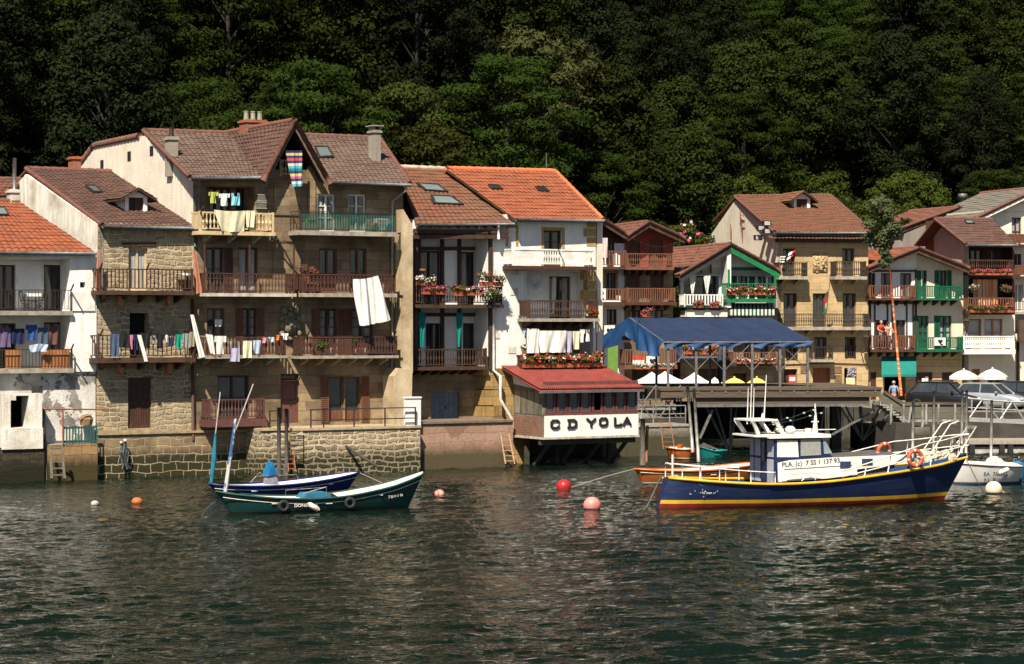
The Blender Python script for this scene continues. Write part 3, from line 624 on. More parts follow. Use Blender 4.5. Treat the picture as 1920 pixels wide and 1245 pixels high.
wall(F, pk, F.U(4, .8), F.U(79, .8), F.P(40, 842, .8)[1], F.P(40, 738, .8)[1], PL_OLD, .8, [(*F.rect((20, 742, 54, 802), .8), .9)], sidew=.9)
MB().box(F.U(3, .9), F.U(80, .9), -.95, -.8, F.P(40, 842, .9)[1], F.P(40, 803, .9)[1]).build('parapet', PL_OLD, pk)
# ---- house 2: rubble stone
F = Frame(183, Ym(183)); F2 = F; H = F.empty('stone_house', 'narrow rubble stone house with two long wooden balconies and a brown dormered roof', 'house')
uR = F.U(366); z_e = F.P(280, 426, .35)[1]; wr, zr = sidept(F, 0, 48, 322); p2 = (zr - z_e) / (wr + .35)
ops = [window(F, H, (241, 465, 277, 545), 0, .14, CREAM, curtain=1, rows=1, name='balcony_door'), (*F.rect((243, 587, 279, 672)), .5), door(F, H, (240, 708, 284, 803), 0, .12, WOODR, 2, slats=5), (*F.rect((262, 806, 274, 810)), .2)]
wall(F, H, 0, uR, -1.2, z_e + .15, RUB, 0, ops, sidew=.4)
MB().box(*F.rect((243, 587, 279, 672))[:2], .5, .52, F.P(260, 672)[1], F.P(260, 587)[1]).build('opening', DARK, H)  # dark panel paints the unlit room behind the opening
side(H, -.01, [(0, z_e - 3), (0, z_e + .1), (wr, zr - .12)] + [(a, b) for a, b in [sidept(F, 0, 6, 376)]] + [sidept(F, 0, 6, 470)], PL_OLD)
MB().prism([F.P(229, 454, .03), F.P(293, 454, .03), F.P(293, 461, .03), F.P(229, 461, .03)], -.05, .02).build('lintel', WOODD, H)
MB().box(0, uR, -.06, 0, F.P(270, 811)[1], F.P(270, 806)[1]).build('ledge', M((.34, .26, .15), (.2, .15, .1), 3, .9), H)
ro, q = roof(F, H, T_BROWN, [(192, 424), (371, 427), (214, 323), (48, 317)], p2, .35, z_e, back=4, verge='l')
skylight(F, ro, [(176, 364), (193, 364), (178, 351), (159, 351)], .35, z_e, p2, glass=M((.08, .09, .07), None, 2, .5))
dormer(F, ro, 234, 276, 397, 366, 354, .35, z_e, p2, PL_CLEAN, T_BROWN)
MB().tube([F.P3(27, 380, -5), F.P3(27, 296, -5)], .09, 8).build('flue_pipe', STEEL, ro, True)
chimney(F, ro, 20, 37, 380, 355, 4.6, PL_OLD)
b, B = balcony(F, H, 187, 362, 504, 545, 553, .95, 0, rm=WOODR, slm=WOODD, pitch=.17, r=.022, brackets=5, bm=WOODD, mid=0)
b, B = balcony(F, H, 184, 364, 628, 671, 680, .95, 0, rm=WOODD, slm=WOODD, pitch=.2, r=.018, brackets=5, bm=WOODD)
for y in (553, 680):
    for x in (225, 316):
        u, z = F.P(x, y + 2, .2); MB().prism([(u - .13, z), (u + .13, z), (u + .07, z - .4), (u - .07, z - .4)], -.4, -.003).build('corbel', M((.42, .17, .08), (.3, .12, .06), 4, .8), H)
pipe(F, H, [(361, 560, .12), (361, 680, .12), (362, 826, .12)], .07, WOODD)
# ---- house 3: the big sandstone house with the pointed gable
F = Frame(362, Ym(362)); F3 = F
H = F.empty('gabled_stone_house', 'big sandstone house with pointed central gable and wooden balconies on every floor', 'house')
uR = F.U(756); z_e = F.P(560, 339, .7)[1]; wr, zr = sidept(F, 0, 269, 250); p3 = (zr - z_e) / (wr + .7)
W1_ = WOODR
ops = [(*F.rect((386, 349, 478, 433)), 1.2),
       window(F, H, (596, 364, 629, 434), 0, .12, WHITE, rows=3, curtain=2, name='balcony_door'), window(F, H, (653, 364, 687, 434), 0, .12, WHITE, rows=3, curtain=2, name='balcony_door'),
       window(F, H, (387, 464, 420, 549), 0, .14, WOODR, rows=2, name='balcony_door', shut='r', sm=WOODR), window(F, H, (447, 464, 484, 549), 0, .14, WOODR, rows=1, name='balcony_door', curtain=1),
       window(F, H, (598, 466, 632, 549), 0, .1, WOODB, rows=1, name='balcony_door', panel=.45), window(F, H, (656, 466, 688, 549), 0, .1, WOODB, rows=1, name='balcony_door', panel=.45),
       window(F, H, (388, 578, 421, 667), 0, .1, WOODB, rows=1, name='balcony_door', panel=.3), window(F, H, (455, 578, 482, 667), 0, .14, WOODR, rows=5, curtain=2, shut='lr', sm=WOODB),
       window(F, H, (600, 579, 632, 668), 0, .14, WOODR, rows=5, curtain=2, shut='lr', sm=WOODB), window(F, H, (660, 579, 700, 668), 0, .14, WOODR, rows=5, curtain=2, shut='l', sm=WOODB),
       window(F, H, (408, 704, 467, 790), 0, .15, WOODR, cols=2, rows=1, name='balcony_door'), door(F, H, (526, 714, 561, 793), 0, .12, M((.13, .05, .04), (.09, .035, .03), 3, .6), 1), window(F, H, (526, 701, 561, 713), 0, .12, WOODR, cols=1, rows=1, name='fanlight'),
       window(F, H, (616, 706, 646, 791), 0, .15, WOODB, cols=1, rows=1, name='french_door', panel=.25, shut='l', sm=WOODB), window(F, H, (647, 706, 677, 791), 0, .15, WOODB, cols=1, rows=1, name='french_door', panel=.25, shut='r', sm=WOODB)]
wall(F, H, 0, uR, -1.2, z_e + .25, ASH, 0, ops, sidew=.4)
# loggia top left
u0, u1, a, c = F.rect((386, 349, 478, 433)); 
lw = [window(F, H, (392, 352, 432, 433), -1.2, .1, WOODD, rows=3, cols=3, name='loggia_window'), window(F, H, (442, 352, 476, 433), -1.2, .1, WOODD, rows=3, cols=3, name='loggia_window')]
wall(F, H, u0, u1 + .5, a, c, ASH, -1.19, lw, name='loggia_wall')
# left gable wall, brightly lit
side(H, -.02, [(0, z_e - 4), (0, z_e + .1), (wr - .15, zr - .12)] + [sidept(F, 0, x, y) for x, y in ((262, 256), (176, 274), (141, 322), (141, 440))], PL_CREAM)
for x, y in ((191, 309), (242, 293), (284, 283)):
    w_, z_ = sidept(F, -.03, x, y); MB().box(-.035, -.015, w_ - .2, w_ + .2, z_ - .22, z_ + .22).build('wall_vent', DARK, H)
cc = MB(); pts = [sidept(F, -.02, x, y) for x, y in ((262, 254), (176, 272), (141, 319))]
for p, q_ in zip(pts, pts[1:]): caps(cc, (0, p[0], p[1]), (0, q_[0], q_[1]), .14)
cc.build('coping', M((.16, .07, .05), (.1, .05, .04), 3, .9), H, True)
# roof in two halves around the gable
ro, qL = roof(F, H, T_OLD, [(356, 334), (493, 332), (481, 252), (268, 246)], p3, .7, z_e + .0, verge='l')
ro2, qR = roof(F, H, T_OLD, [(616, 341), (769, 346), (712, 260), (560, 254)], p3, .7, z_e, back=3, verge='r')
_q = [roofpt(F, x, y, .7, z_e, p3) for x, y in ((492, 334), (617, 342), (566, 256), (470, 251))]; _q[0] = _q[0].lerp(_q[3], .45); _q[1] = _q[1].lerp(_q[2], .45)
roof(F, H, T_OLD, None, p3, .7, z_e, back=3, gutter=False, ridge=False, name='roof_middle', pts3=_q)
skylight(F, ro2, [(598, 299), (626, 298), (614, 278), (589, 278)], .7, z_e, p3)
chimney(F, ro2, 701, 714, 288, 243, 2.6, CONC, cap=CONC); chimney(F, ro, 318, 334, 296, 256, 2.2, CONC, pots=1, pot=IRON)
BRICK = ashlar('red_brick', (.36, .10, .05), (.26, .075, .04), (.3, .25, .2), .24, .08, .3, .01)
chimney(F, ro, 462, 500, 266, 224, 4.0, BRICK, .8, pots=3); chimney(F, ro, 136, 152, 330, 293, 12, BRICK, .6)
# gable: prism roof with its ridge running back
def gp(x, y, o): return Vector(F.P3(x, y, o))
ap = gp(553, 226, .8); fl = gp(494, 337, .8); fr = gp(619, 347, .8)
fl.z = fr.z = (fl.z + fr.z) / 2; wb = 4.2; apb = Vector((ap.x, wb, ap.z)); flb = Vector((fl.x, 1.0, fl.z)); frb = Vector((fr.x, 1.0, fr.z))
zrf = lambda ww: z_e + p3 * (ww + .7)
flb = Vector((fl.x, (fl.z - z_e) / p3 - .7 + .2, fl.z)); frb = Vector((fr.x, flb.y, fr.z)); apb.y = (ap.z - z_e) / p3 - .7
g = MB(); tile_mesh(g, flb, fl, ap, apb); tile_mesh(g, fr, frb, apb, ap)
g.cur = 1; dn = Vector((0, 0, -.03)); g.slab([fl + dn, ap + dn, apb + dn, flb + dn], .1); g.slab([ap + dn, fr + dn, frb + dn, apb + dn], .1); pad_uv(g)
go = g.build('gable_roof', [T_BROWN, WOODD], H)
cc = MB(); caps(cc, ap + Vector((0, 0, .03)), apb); caps(cc, fl, ap, .12); caps(cc, fr, ap, .12); cc.build('ridge_cap', M((.15, .06, .042), (.10, .045, .033), 3, .85), go, True)
bb = MB(); bb.bar(fl + Vector((.05, .05, -.12)), ap + Vector((0, .05, -.16)), .06, .22); bb.bar(fr + Vector((-.05, .05, -.12)), ap + Vector((0, .05, -.16)), .06, .22); bb.build('bargeboard', M((.16, .12, .085), (.1, .07, .05), 5, .8), go)
gw = MB(); s_ = (ap.z - fl.z) / (ap.x - fl.x); gu0 = F.U(507); gu1 = F.U(606)
zt = F.P(553, 318)[1]
gw.prism([(gu0, z_e - .5), (gu1, z_e - .5), (gu1, fl.z + .1), (ap.x + (ap.z - zt) / s_ * .9, zt), (ap.x - (ap.z - zt) / s_ * .9, zt), (gu0, fl.z + .1)], -.02, .3); gw.build('gable_wall', ASH, H)
gb = MB(); gb.prism([(gu0 + .1, zt - .2), (gu1 - .1, zt - .2), (ap.x, ap.z - .2)], 1.6, 1.8); gb.box(gu0 + .2, gu1 - .2, .3, 1.6, zt - .2, zt - .12); gb.build('gable_back', DARK, H)  # near-black back and floor: shade of the recess put into the colour
pg = MB(); pg.box(F.U(576), F.U(590), -.09, 0, F.P(580, 412)[1], F.P(580, 312)[1]); pg.build('pilaster', ASH, H)
pg = MB(); pg.box(F.U(512), F.U(562), -.10, 0, F.P(540, 560)[1], F.P(540, 345)[1]); pg.box(F.U(509), F.U(565), -.16, -.1, F.P(540, 404)[1], F.P(540, 400)[1]); pg.box(F.U(509), F.U(565), -.16, -.1, F.P(540, 453)[1], F.P(540, 449)[1]); pg.build('pilaster', ASH, H)
railing(F.U(524), F.U(552), .06, F.P(540, 331)[1], F.P(540, 300)[1], .06, 'turned', .13, .035).build('gable_balustrade', CREAM, H)
# balconies
WH_SL = M((.5, .47, .4), (.3, .27, .22), 3, .85)
balcony(F, H, 374, 514, 398, 434, 441, 1.0, 0, 'turned', CREAM, CREAM, .17, .04, 3, SLABC, rail=.07)
b, B = balcony(F, H, 562, 743, 397, 434, 442, 1.15, 0, 'bar', IRON, SLABC, .13, .008, 0, rail=.03)
MESHG = M((.03, .13, .09), (.02, .09, .07), 6, .7); MB().box(B[0] + .03, B[1] - .03, -1.10, -1.085, B[3] + .03, B[4] - .06).build('green_netting', MESHG, b)
# let light through the netting a little: it is a loose woven screen
MESHG.use_nodes = True; _b = MESHG.node_tree.nodes['Principled BSDF']; _b.inputs['Alpha'].default_value = .5
b, B = balcony(F, H, 383, 553, 512, 550, 556, 1.0, 0, 'turned', WOODR, WH_SL, .15, .026, 0, rail=.05, mid=.22)
ps = MB(); zt_ = F.P(468, 459, 1)[1]
for x in (B[0] + .03, (B[0] + B[1]) / 2, B[1] - .03): ps.bar((x, -.96, B[4]), (x, -.96, zt_), .06)
ps.bar((B[0], -.96, zt_ - .02), (B[0] + .7, -.4, zt_ + .1), .04); ps.bar((B[1] - .03, -.96, zt_), (B[1] - .8, -.3, zt_ + .3), .05); ps.build('balcony_post', WOODR, b)
b, B = balcony(F, H, 568, 742, 514, 550, 557, 1.0, 0, 'flat', WOODR, SLABC, .17, .035, 0, rail=.06, mid=.2)
b, B = balcony(F, H, 375, 536, 632, 667, 672, 1.0, 0, 'flat', WOODR, SLABC, .15, .028, 4, SLABC, rail=.05)
b, B = balcony(F, H, 565, 745, 631, 667, 672, 1.0, 0, 'flat', WOODR, SLABC, .15, .034, 6, M((.33, .24, .13), None, 3, .9), rail=.06)
b, B = balcony(F, H, 392, 497, 748, 786, 800, .95, 0, 'turned', M((.10, .042, .032), (.07, .03, .025), 4, .6), M((.12, .048, .038), (.08, .036, .03), 4, .6), .15, .03, 0, rail=.06)
pipe(F, H, [(373, 337, .75), (373, 352, .65), (366, 366, .08), (366, 462, .08)], .065); pipe(F, H, [(761, 350, .75), (760, 358, .7), (736, 378, .1), (735, 690, .08)], .055, M((.4, .34, .27), None, 4, .6)); pipe(F, H, [(730, 690, .1), (729, 800, .1)], .09, M((.2, .22, .24), None, 4, .6))
# carved coat of arms
ca = MB(); 
def lump(mb, px, py, r, out=.16, sy=.6, sz=1.): u, z = F.P(px, py, .1); mb.lathe([(max(.003, r * math.sin(math.pi * i / 6)), -r * sz * math.cos(math.pi * i / 6)) for i in range(7)], (u, -out, z), 8, 1, sy)
for px, py, r, s2 in ((532, 583, .16, 1), (556, 583, .16, 1), (544, 578, .12, 1), (544, 590, .14, 1), (528, 597, .12, .8), (560, 597, .12, .8), (530, 612, .15, 1.3), (558, 612, .15, 1.3), (528, 625, .13, 1), (560, 625, .13, 1), (536, 632, .12, .8), (552, 632, .12, .8), (544, 634, .15, .8), (534, 603, .09, 1), (554, 603, .09, 1)): lump(ca, px, py, r, sz=s2)
SH = F.rect((534, 601, 554, 626), .2); ca.prism([(SH[0], SH[3]), (SH[1], SH[3]), (SH[1], SH[2] + .15), ((SH[0] + SH[1]) / 2, SH[2] - .05), (SH[0], SH[2] + .15)], -.32, -.1); ca.prism([((SH[0] + SH[1]) / 2 - .12, SH[3] - .08), ((SH[0] + SH[1]) / 2 + .12, SH[3] - .08), ((SH[0] + SH[1]) / 2, SH[2] + .2)], -.37, -.31)
ca.box(F.U(527), F.U(562), -.09, 0, F.P(544, 640)[1], F.P(544, 574)[1]); ca.build('coat_of_arms', M((.22, .18, .12), (.12, .10, .07), 8, .9, bump=.02), H, True)
# ---- house 4: timber loggia between the pier and the tall white wall
F = Frame(756, Ym(756)); F4 = F; H = F.empty('timber_loggia_house', 'house with dark timber loggia, tall white corner wall and two roof skylights', 'house')
z_e = F.P(870, 421, .5)[1]; uR = F.U(986); p4 = .52
zb = F.P(850, 694)[1]
ops = [(*F.rect((775, 430, 914, 576)), 1.3), (*F.rect((775, 578, 914, 692)), 1.3)]
wall(F, H, F.U(774), uR, zb, z_e + .2, PL_WHITE, 0, ops, sidew=9)
for x, y in ((925, 511), (965, 509), (964, 547), (960, 656), (930, 628)):
    u, z = F.P(x, y); 
    if x < 975: MB().box(u - .2, u + .2, -.03, .0, z - .16, z + .16).box(u - .11, u + .11, -.035, -.03, z - .09, z + .09).build('vent', PL_OLD, H)
lw = [window(F, H, (787, 470, 826, 575), -1.3, .1, WOODD, cols=2, rows=1, name='balcony_door', curtain=2), window(F, H, (864, 472, 903, 575), -1.3, .1, WOODD, cols=2, rows=1, name='balcony_door', curtain=2),
      window(F, H, (798, 606, 826, 691), -1.3, .1, WOODD, cols=2, rows=1, name='balcony_door', panel=.15), window(F, H, (868, 606, 906, 691), -1.3, .1, WOODD, cols=2, rows=1, name='balcony_door', panel=.15)]
wall(F, H, F.U(770, -1.3), F.U(930, -1.3), zb, z_e + .1, PL_CLEAN, -1.29, lw, name='loggia_wall')
tb = MB()
for x in (785, 829, 861, 906):
    a = F.P3(x, 443, -1.24); b_ = F.P3(x, 692, -1.24); tb.bar(a, b_, .15)
for x in (779, 919): tb.bar(F.P3(x, 432, .05), F.P3(x, 692, .05), .16)
for y in (440, 466, 590): tb.bar(F.P3(775, y, -1.2), F.P3(915, y, -1.2), .16)
for y in (434, 444): tb.bar(F.P3(770, y, .25), F.P3(952, y, .25), .2, .18)
for i in range(9): u = F.U(780 + i * 18); tb.bar((u, -.5, z_e - .12), (u, .6, z_e + .15), .1)
tb.build('timber_frame', WOODD, H)
b, B = balcony(F, H, 776, 942, 537, 571, 577, .55, -1.29, 'turned', WOODD, WOODD, .14, .022, 0)
b, B = balcony(F, H, 771, 913, 654, 688, 694, .3, -1.29, 'turned', WOODD, WOODD, .14, .024, 8)
ro, q = roof(F, H, T_MID, [(781, 421), (966, 419), (836, 318), (742, 314)], p4, .5, z_e, back=4, capmat=M((.45, .36, .28), (.25, .18, .13), 5, .9))
for k in ([(812, 385), (869, 387), (847, 371), (806, 369)], [(796, 360), (840, 363), (822, 349), (779, 346)]): skylight(F, ro, k, .5, z_e, p4)
u0 = F.U(756, .9); u1 = F.U(774, .9)
pw = MB(); pw.prism([(u0, F.P(765, 700, .9)[1]), (u1, F.P(765, 700, .9)[1]), (u1, z_e - .1), (u0, z_e + .6)], -.9, .4); pw.prism([(F.U(739, 1.1), -1), (F.U(769, 1.1), -1), (F.U(773, 1.1), F.P(760, 705, 1.1)[1]), (F.U(773, 1.1), F.P(760, 694, 1.1)[1]), (F.U(748, 1.1), F.P(760, 690, 1.1)[1]), (F.U(739, 1.1), F.P(760, 705, 1.1)[1])], -1.1, .1)
pw.build('party_wall', plaster('worn_ochre_plaster', (.50, .40, .26), (.22, .15, .08), .95), H)
OCHS = ashlar('ochre_stones', (.42, .27, .10), (.32, .2, .08), (.2, .14, .08), .7, .45, .5)
ops = [door(F, H, (808, 735, 861, 793), -.9, .1, M((.11, .14, .18), (.08, .10, .13), 3, .7), 2, slats=3)]
wall(F, H, F.U(770, -.9), F.U(935, -.9), -1, zb, ASH, -.9, ops, name='ground_floor_wall')
for (x0, x1, y0_, y1) in ((905, 946, 690, 704), (911, 946, 704, 730), (908, 947, 731, 760), (905, 960, 761, 800), (925, 985, 692, 800)): cs = MB(); cs.box(F.U(x0), F.U(x1), -.02 - .01 * (x0 % 4), .9, F.P(920, y1)[1] + .01, F.P(920, y0_)[1] - .01); cs.build('corner_stone', OCHS, H)
cs = MB(); cs.box(F.U(905), F.U(985), .0, 1, -1, F.P(930, 800)[1]); cs.build('wall_base', OCHS, H)
pipe(F, H, [(925, 560, .1), (925, 694, .1), (938, 705, .5), (938, 748, .5), (960, 786, .6), (960, 800, .6)], .07, M((.6, .58, .54), (.4, .38, .35), 4, .5)); pipe(F, H, [(935, 424, .5), (935, 448, .4)], .06, WHITE)
# ---- house 5: white with the bright orange roof
F = Frame(962, Ym(962)); F5 = F; H = F.empty('orange_roofed_house', 'white house with bright orange tiled roof and white balustraded top balcony', 'house')
z_e = F.P(1045, 411, .45)[1]; uR = F.U(1117); wr, zr = sidept(F, F.U(1130), 1041, 322); p5 = (zr - z_e) / (wr + .45)
OCH = M((.42, .26, .09), (.3, .18, .06), 5, .8)
ops = [window(F, H, (953, 427, 967, 462), 0, .1, WHITE, rows=1, cols=1, surround=OCH), window(F, H, (1020, 432, 1054, 499), 0, .14, WOODR, rows=3, name='balcony_door', surround=OCH),
       (*F.rect((989, 508, 1103, 600)), .9), (*F.rect((980, 606, 1112, 690)), 1.2)]
wall(F, H, F.U(950), uR, F.P(1040, 800)[1], z_e + .2, PL_WHITE, 0.005, ops, sidew=7)
wall(F, H, F.U(985, -.9), F.U(1115, -.9), F.P(1040, 602, -.9)[1], F.P(1040, 506, -.9)[1], PL_CLEAN, -.89, [window(F, H, (1030, 518, 1070, 599), -.9, .1, WOODR, rows=1, name='balcony_door', curtain=2)], name='loggia_wall')
wall(F, H, F.U(975, -1.2), F.U(1120, -1.2), F.P(1040, 692, -1.2)[1], F.P(1040, 604, -1.2)[1], ASH, -1.19, [window(F, H, (1020, 628, 1062, 690), -1.2, .1, WOODR, rows=1, name='balcony_door')], name='loggia_wall')
for i, (y0_, y1) in enumerate(((413, 427), (428, 444), (445, 462), (508, 525), (526, 543), (544, 562), (563, 580))): MB().box(F.U(1100 - 6 * (i % 2)), F.U(1117) + .012, -.02, .3, F.P(1108, y1)[1] + .008, F.P(1108, y0_)[1]).build('corner_stone', OCH, H)
b, B = balcony(F, H, 962, 1116, 467, 499, 506, .9, 0, 'flat', WHITE, WOODR, .13, .03, 0, rail=.07)
for x0, x1 in ((979, 1018), (1058, 1098)): MB().box(F.U(x0, .9), F.U(x1, .9), -.87, -.84, B[3] + .12, B[4] - .06).build('white_panel', WHITE, b)
b, B = balcony(F, H, 990, 1122, 563, 597, 603, .9, 0, 'turned', WOODD, SLABC, .13, .03, 7, WOODD, rail=.06)
b, B = balcony(F, H, 978, 1126, 665, 688, 690, .5, 0, 'turned', WOODD, WOODR, .12, .024, 0)
ro, q = roof(F, H, T_ORANGE, [(966, 411), (1131, 413), (1041, 322), (837, 317)], p5, .45, z_e, back=4, verge='r', capmat=M((.55, .14, .05), (.4, .1, .04), 4, .85))
for x, y in ((928, 353), (1016, 357)): skylight(F, ro, [(x - 6, y + 4), (x + 14, y + 5), (x + 5, y - 3), (x - 14, y - 4)], .45, z_e, p5, 'roof_vent', DARK)
MB().tube([q[2] + Vector((-.5, 0, 0)), q[2] + Vector((-.5, 0, .9))], .02, 5).build('aerial', STEEL, ro)
side(H, F.U(1130) - .3, [(0, 4), (0, z_e + .1), (wr, zr - .1), (wr + 4, zr - 2.3), (wr + 4, 3)], PL_CREAM)
# roof peeping behind the far left
F = Frame(-60, Ym(-60) + 9); H = F.empty('far_left_house', 'house behind, only its brown roof corner peeping out at the left edge', 'house')
z_e = F.P(0, 375)[1]; wall(F, H, F.U(-60), F.U(30), 3, z_e, PL_OLD, 0, (), sidew=3)
roof(F, H, T_RUST, [(-60, 372), (14, 368), (45, 338), (-60, 336)], .5, .3, z_e, back=3, gutter=False)
# ================================================================ sea walls, terrace, clubhouse
FL_ = Frame(-90, Ym(-90))
def seawall(px0, px1, pyt, out, mat, label, name='sea_wall', back=1.6, top=None, cap=None):
    F = Frame(px0, Ym(px0)); H = F.empty(name, label, 'sea wall', 'sea walls under the houses'); u0, u1 = F.U(px0, out), F.U(px1, out); zt = F.P((px0 + px1) / 2, pyt, out)[1]
    mb = MB(); n = max(2, int((u1 - u0) / .5)); r = random.Random(px0)
    mb.box(u0, u1, -out, back, -1.5, zt); mb.build('wall', mat, H)
    if cap: MB().box(u0 - .03, u1 + .03, -out - .08, back, zt, zt + .09).build('coping', cap, H)
    return F, H, zt
SW = []
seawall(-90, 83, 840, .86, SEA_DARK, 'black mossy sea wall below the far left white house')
seawall(83.3, 183, 833, .66, SEA_BROWN, 'brown stone sea wall behind the leaning wooden ladder')
seawall(183.3, 500, 812, .13, SEA_BIG, 'big block sea wall with pale joints and green weed below the stone houses', cap=M((.33, .25, .14), (.2, .15, .09), 4, .9))
F = Frame(492, Ym(492)); T = F.empty('terrace', 'rubble stone terrace with paved top below the french doors of the gabled house', 'terrace', None)
zt = F.P(650, 801, 2.2)[1]; u0, u1 = F.U(499, 2.2), F.U(788, 2.2)
tb = MB(); tb.box(F.U(552, 2.2), u1, -2.2, .0, -1.5, zt - .1); tb.build('terrace_wall', SEA_RUB, T)
tb = MB(); tb.box(u0, F.U(552, 2.2), -1.5, .0, -1.5, zt - .1); tb.build('landing_wall', SEA_RUB, T)
MB().box(F.U(552, 2.2) - .05, u1 + .02, -2.26, 0, zt - .1, zt).build('paving', M((.40, .32, .2), (.28, .21, .13), 4, .9, bump=.01), T)
MB().box(u0, F.U(552, 2.2) - .06, -1.56, 0, zt - .1, zt).build('paving', M((.40, .32, .2), (.28, .21, .13), 4, .9, bump=.01), T)
sb = MB()
for i in range(7): sb.box(F.U(540, 2) + i * .02, F.U(566, 2.2), -2.32 - .0 * i, -2.2, zt - .1 - .2 * (i + 1), zt - .1 - .2 * i - .04)
sb.build('step', SEA_RUB, T)
MB().box(F.U(761, 2.0), F.U(790, 2.0), -1.96, -1.8, zt, F.P(775, 747, 2.0)[1]).box(F.U(760, 2.0), F.U(791, 2.0), -2.0, -1.76, F.P(775, 747, 2.0)[1], F.P(775, 744, 2.0)[1]).build('screen_wall', PL_CLEAN, T)
def handrail(F, pts, z0, z1, mid, out, label, posts=None):
    o = thing(F, F.U(pts[0], out), -out, z0, 'handrail', label, 'railing', 'iron handrails on the terrace'); b = thing_off = None
    us = [F.U(p, out) - F.U(pts[0], out) for p in pts]; mb = MB()
    for zz in (z1 - z0, mid - z0): mb.bar((us[0], 0, zz), (us[-1], 0, zz), .045)
    mb.build('rail', IRON, o)
    for u in us: MB().box(u - .025, u + .025, -.02, .03, 0, z1 - z0 + .02).build('post', IRON, o)
    return o
handrail(F, (583, 607, 664, 722, 779), zt, F.P(680, 766, 2.1)[1], F.P(680, 786, 2.1)[1], 2.1, 'long black iron handrail along the terrace edge with five posts')
handrail(F, (506, 541), zt, F.P(523, 770, 1.45)[1], F.P(523, 789, 1.45)[1], 1.45, 'short black iron handrail on the landing by the brown door')
seawall(788.3, 962, 793, 1.7, SEA_RED, 'reddish plastered sea wall between the terrace and the clubhouse', cap=M((.18, .13, .1), (.1, .08, .06), 4, .9))
# ladders, mooring poles
def pole(px, py0, py1, Y, r, mat, label, lean=0, name='mooring_pole', cat='pole', group='mooring poles', px1=None, n=8, Y1=None, taper=.85):
    a = at(px, py1, Y); b = at(px1 if px1 is not None else px, py0, Y1 or Y); mb = MB(); mb.tube([(0, 0, 0), (b - a) * .5, b - a], [r, r * (1 + taper) / 2, r * taper], n)
    o = mb.build(name, mat, None, True); o.location = a; return tag(o, label, cat, group)
OLDW = M((.12, .10, .07), (.05, .045, .035), 6, .9, st=(3, 3, .5), bump=.01); GALV = M((.38, .37, .34), (.16, .13, .10), 5, .5, .3, st=(1, 1, .5)); RUST = M((.28, .10, .05), (.16, .06, .03), 8, .85)
pole(523, 764, 893, 101.5, .09, M((.03, .03, .03), (.07, .06, .05), 5, .8), 'left of the two dark mooring poles in front of the brown door')
pole(537, 766, 890, 101.9, .085, M((.03, .03, .03), (.08, .07, .06), 5, .8), 'right of the two dark mooring poles in front of the brown door')
pole(555, 826, 885, 102.5, .025, RUST, 'thin rusty pipe standing beside the terrace ladder')
pole(711, 813, 877, 102.8, .07, M((.03, .025, .02), (.06, .05, .04), 5, .9), 'dark timber leaning diagonally against the rubble terrace wall', px1=612, Y1=104)
pole(1205, 785, 872, 107.5, .13, OLDW, 'thick weathered wooden pile at the right corner of the clubhouse')
pole(1200, 740, 800, 107.6, .03, GALV, 'thin pale pipe leaning on top of the clubhouse pile', px1=1207)
pole(1211, 798, 866, 112, .08, RUST, 'rust red steel pole in the water right of the clubhouse', px1=1214)
pole(1299, 724, 848, 112, .08, GALV, 'left of the two tall grey steel poles before the canopy', px1=1289); pole(1310, 728, 866, 111, .08, GALV, 'right of the two tall grey steel poles before the canopy', px1=1301)
def ladder(px0, py0, px1, py1, wpx, Y, Y1, mat, label, n=6, r=.045):
    a = at(px0, py0, Y); b = at(px1, py1, Y1); du = (at(px0 + wpx, py0, Y) - a); o = empty('ladder', a, 0, label, 'ladder', 'ladders on the sea wall')
    for k in (Vector(), du): MB().bar(k, b - a + k * .92, r * 1.3, r).build('side_rail', mat, o)
    for i in range(n):
        t = (i + .6) / n; MB().bar((b - a) * t, (b - a) * t + du * (1 - .08 * t), r, r * .8).build('rung', mat, o)
    return o
ladder(97, 898, 94, 836, 24, 97.0, 98.1, OLDW, 'weathered wooden ladder against the brown sea wall at far left', 5, .08)
ladder(948, 870, 938, 812, 17, 106.2, 107.6, M((.34, .2, .11), (.2, .12, .07), 6, .9), 'light wooden ladder leaning beside the clubhouse', 6, .05)
ladder(1244, 842, 1238, 792, 21, 112.5, 115.5, RUST, 'rusty iron ladder on the concrete quay wall', 6, .03)
ladder(541, 884, 536, 812, 13, 101.7, 102.6, RUST, 'narrow rusty ladder behind the two dark mooring poles', 8, .03)
pole(86, 766, 900, 98.4, .06, OLDW, 'old leaning timber post left of the wooden ladder', px1=82)
# green fence and pole frame at far left
F = F1; o = thing(F, F.U(118, .6), -.6, F.P(150, 831, .6)[1], 'green_fence', 'small dark green wooden fence on the platform beside the peeling wall', 'fence')
GRF = M((.02, .10, .09), (.015, .06, .055), 4, .7); L = F.U(182, .6) - F.U(118, .6); hh = 33 / 45.5
mb = MB(); 
for z in (.05, hh - .12): mb.box(0, L, 0, .05, z, z + .07)
mb.build('rail', GRF, o); n = 11; mb = MB()
for i in range(n + 1): mb.box(i * (L - .05) / n, i * (L - .05) / n + .05, -.03, -.002, 0, hh)
mb.build('slats', GRF, o)
pf = MB(); pf.tube([F.P3(82, 767, .7), F.P3(216, 768, .7)], .035, 6); pf.tube([F.P3(118, 767, .7), F.P3(118, 832, .7)], .035, 6); place(F, pf, 'pipe_frame', RUST, 'thin rusty pipe frame standing around the small green fence', 'frame')
MB()
pf = MB(); pf.box(*F.rect((90, 832, 183, 836), .6)[:2], -.6, .1, F.P(140, 836, .6)[1], F.P(140, 832, .6)[1]); place(F, pf, 'platform', CONC, 'narrow ledge platform carrying the green fence', 'platform')
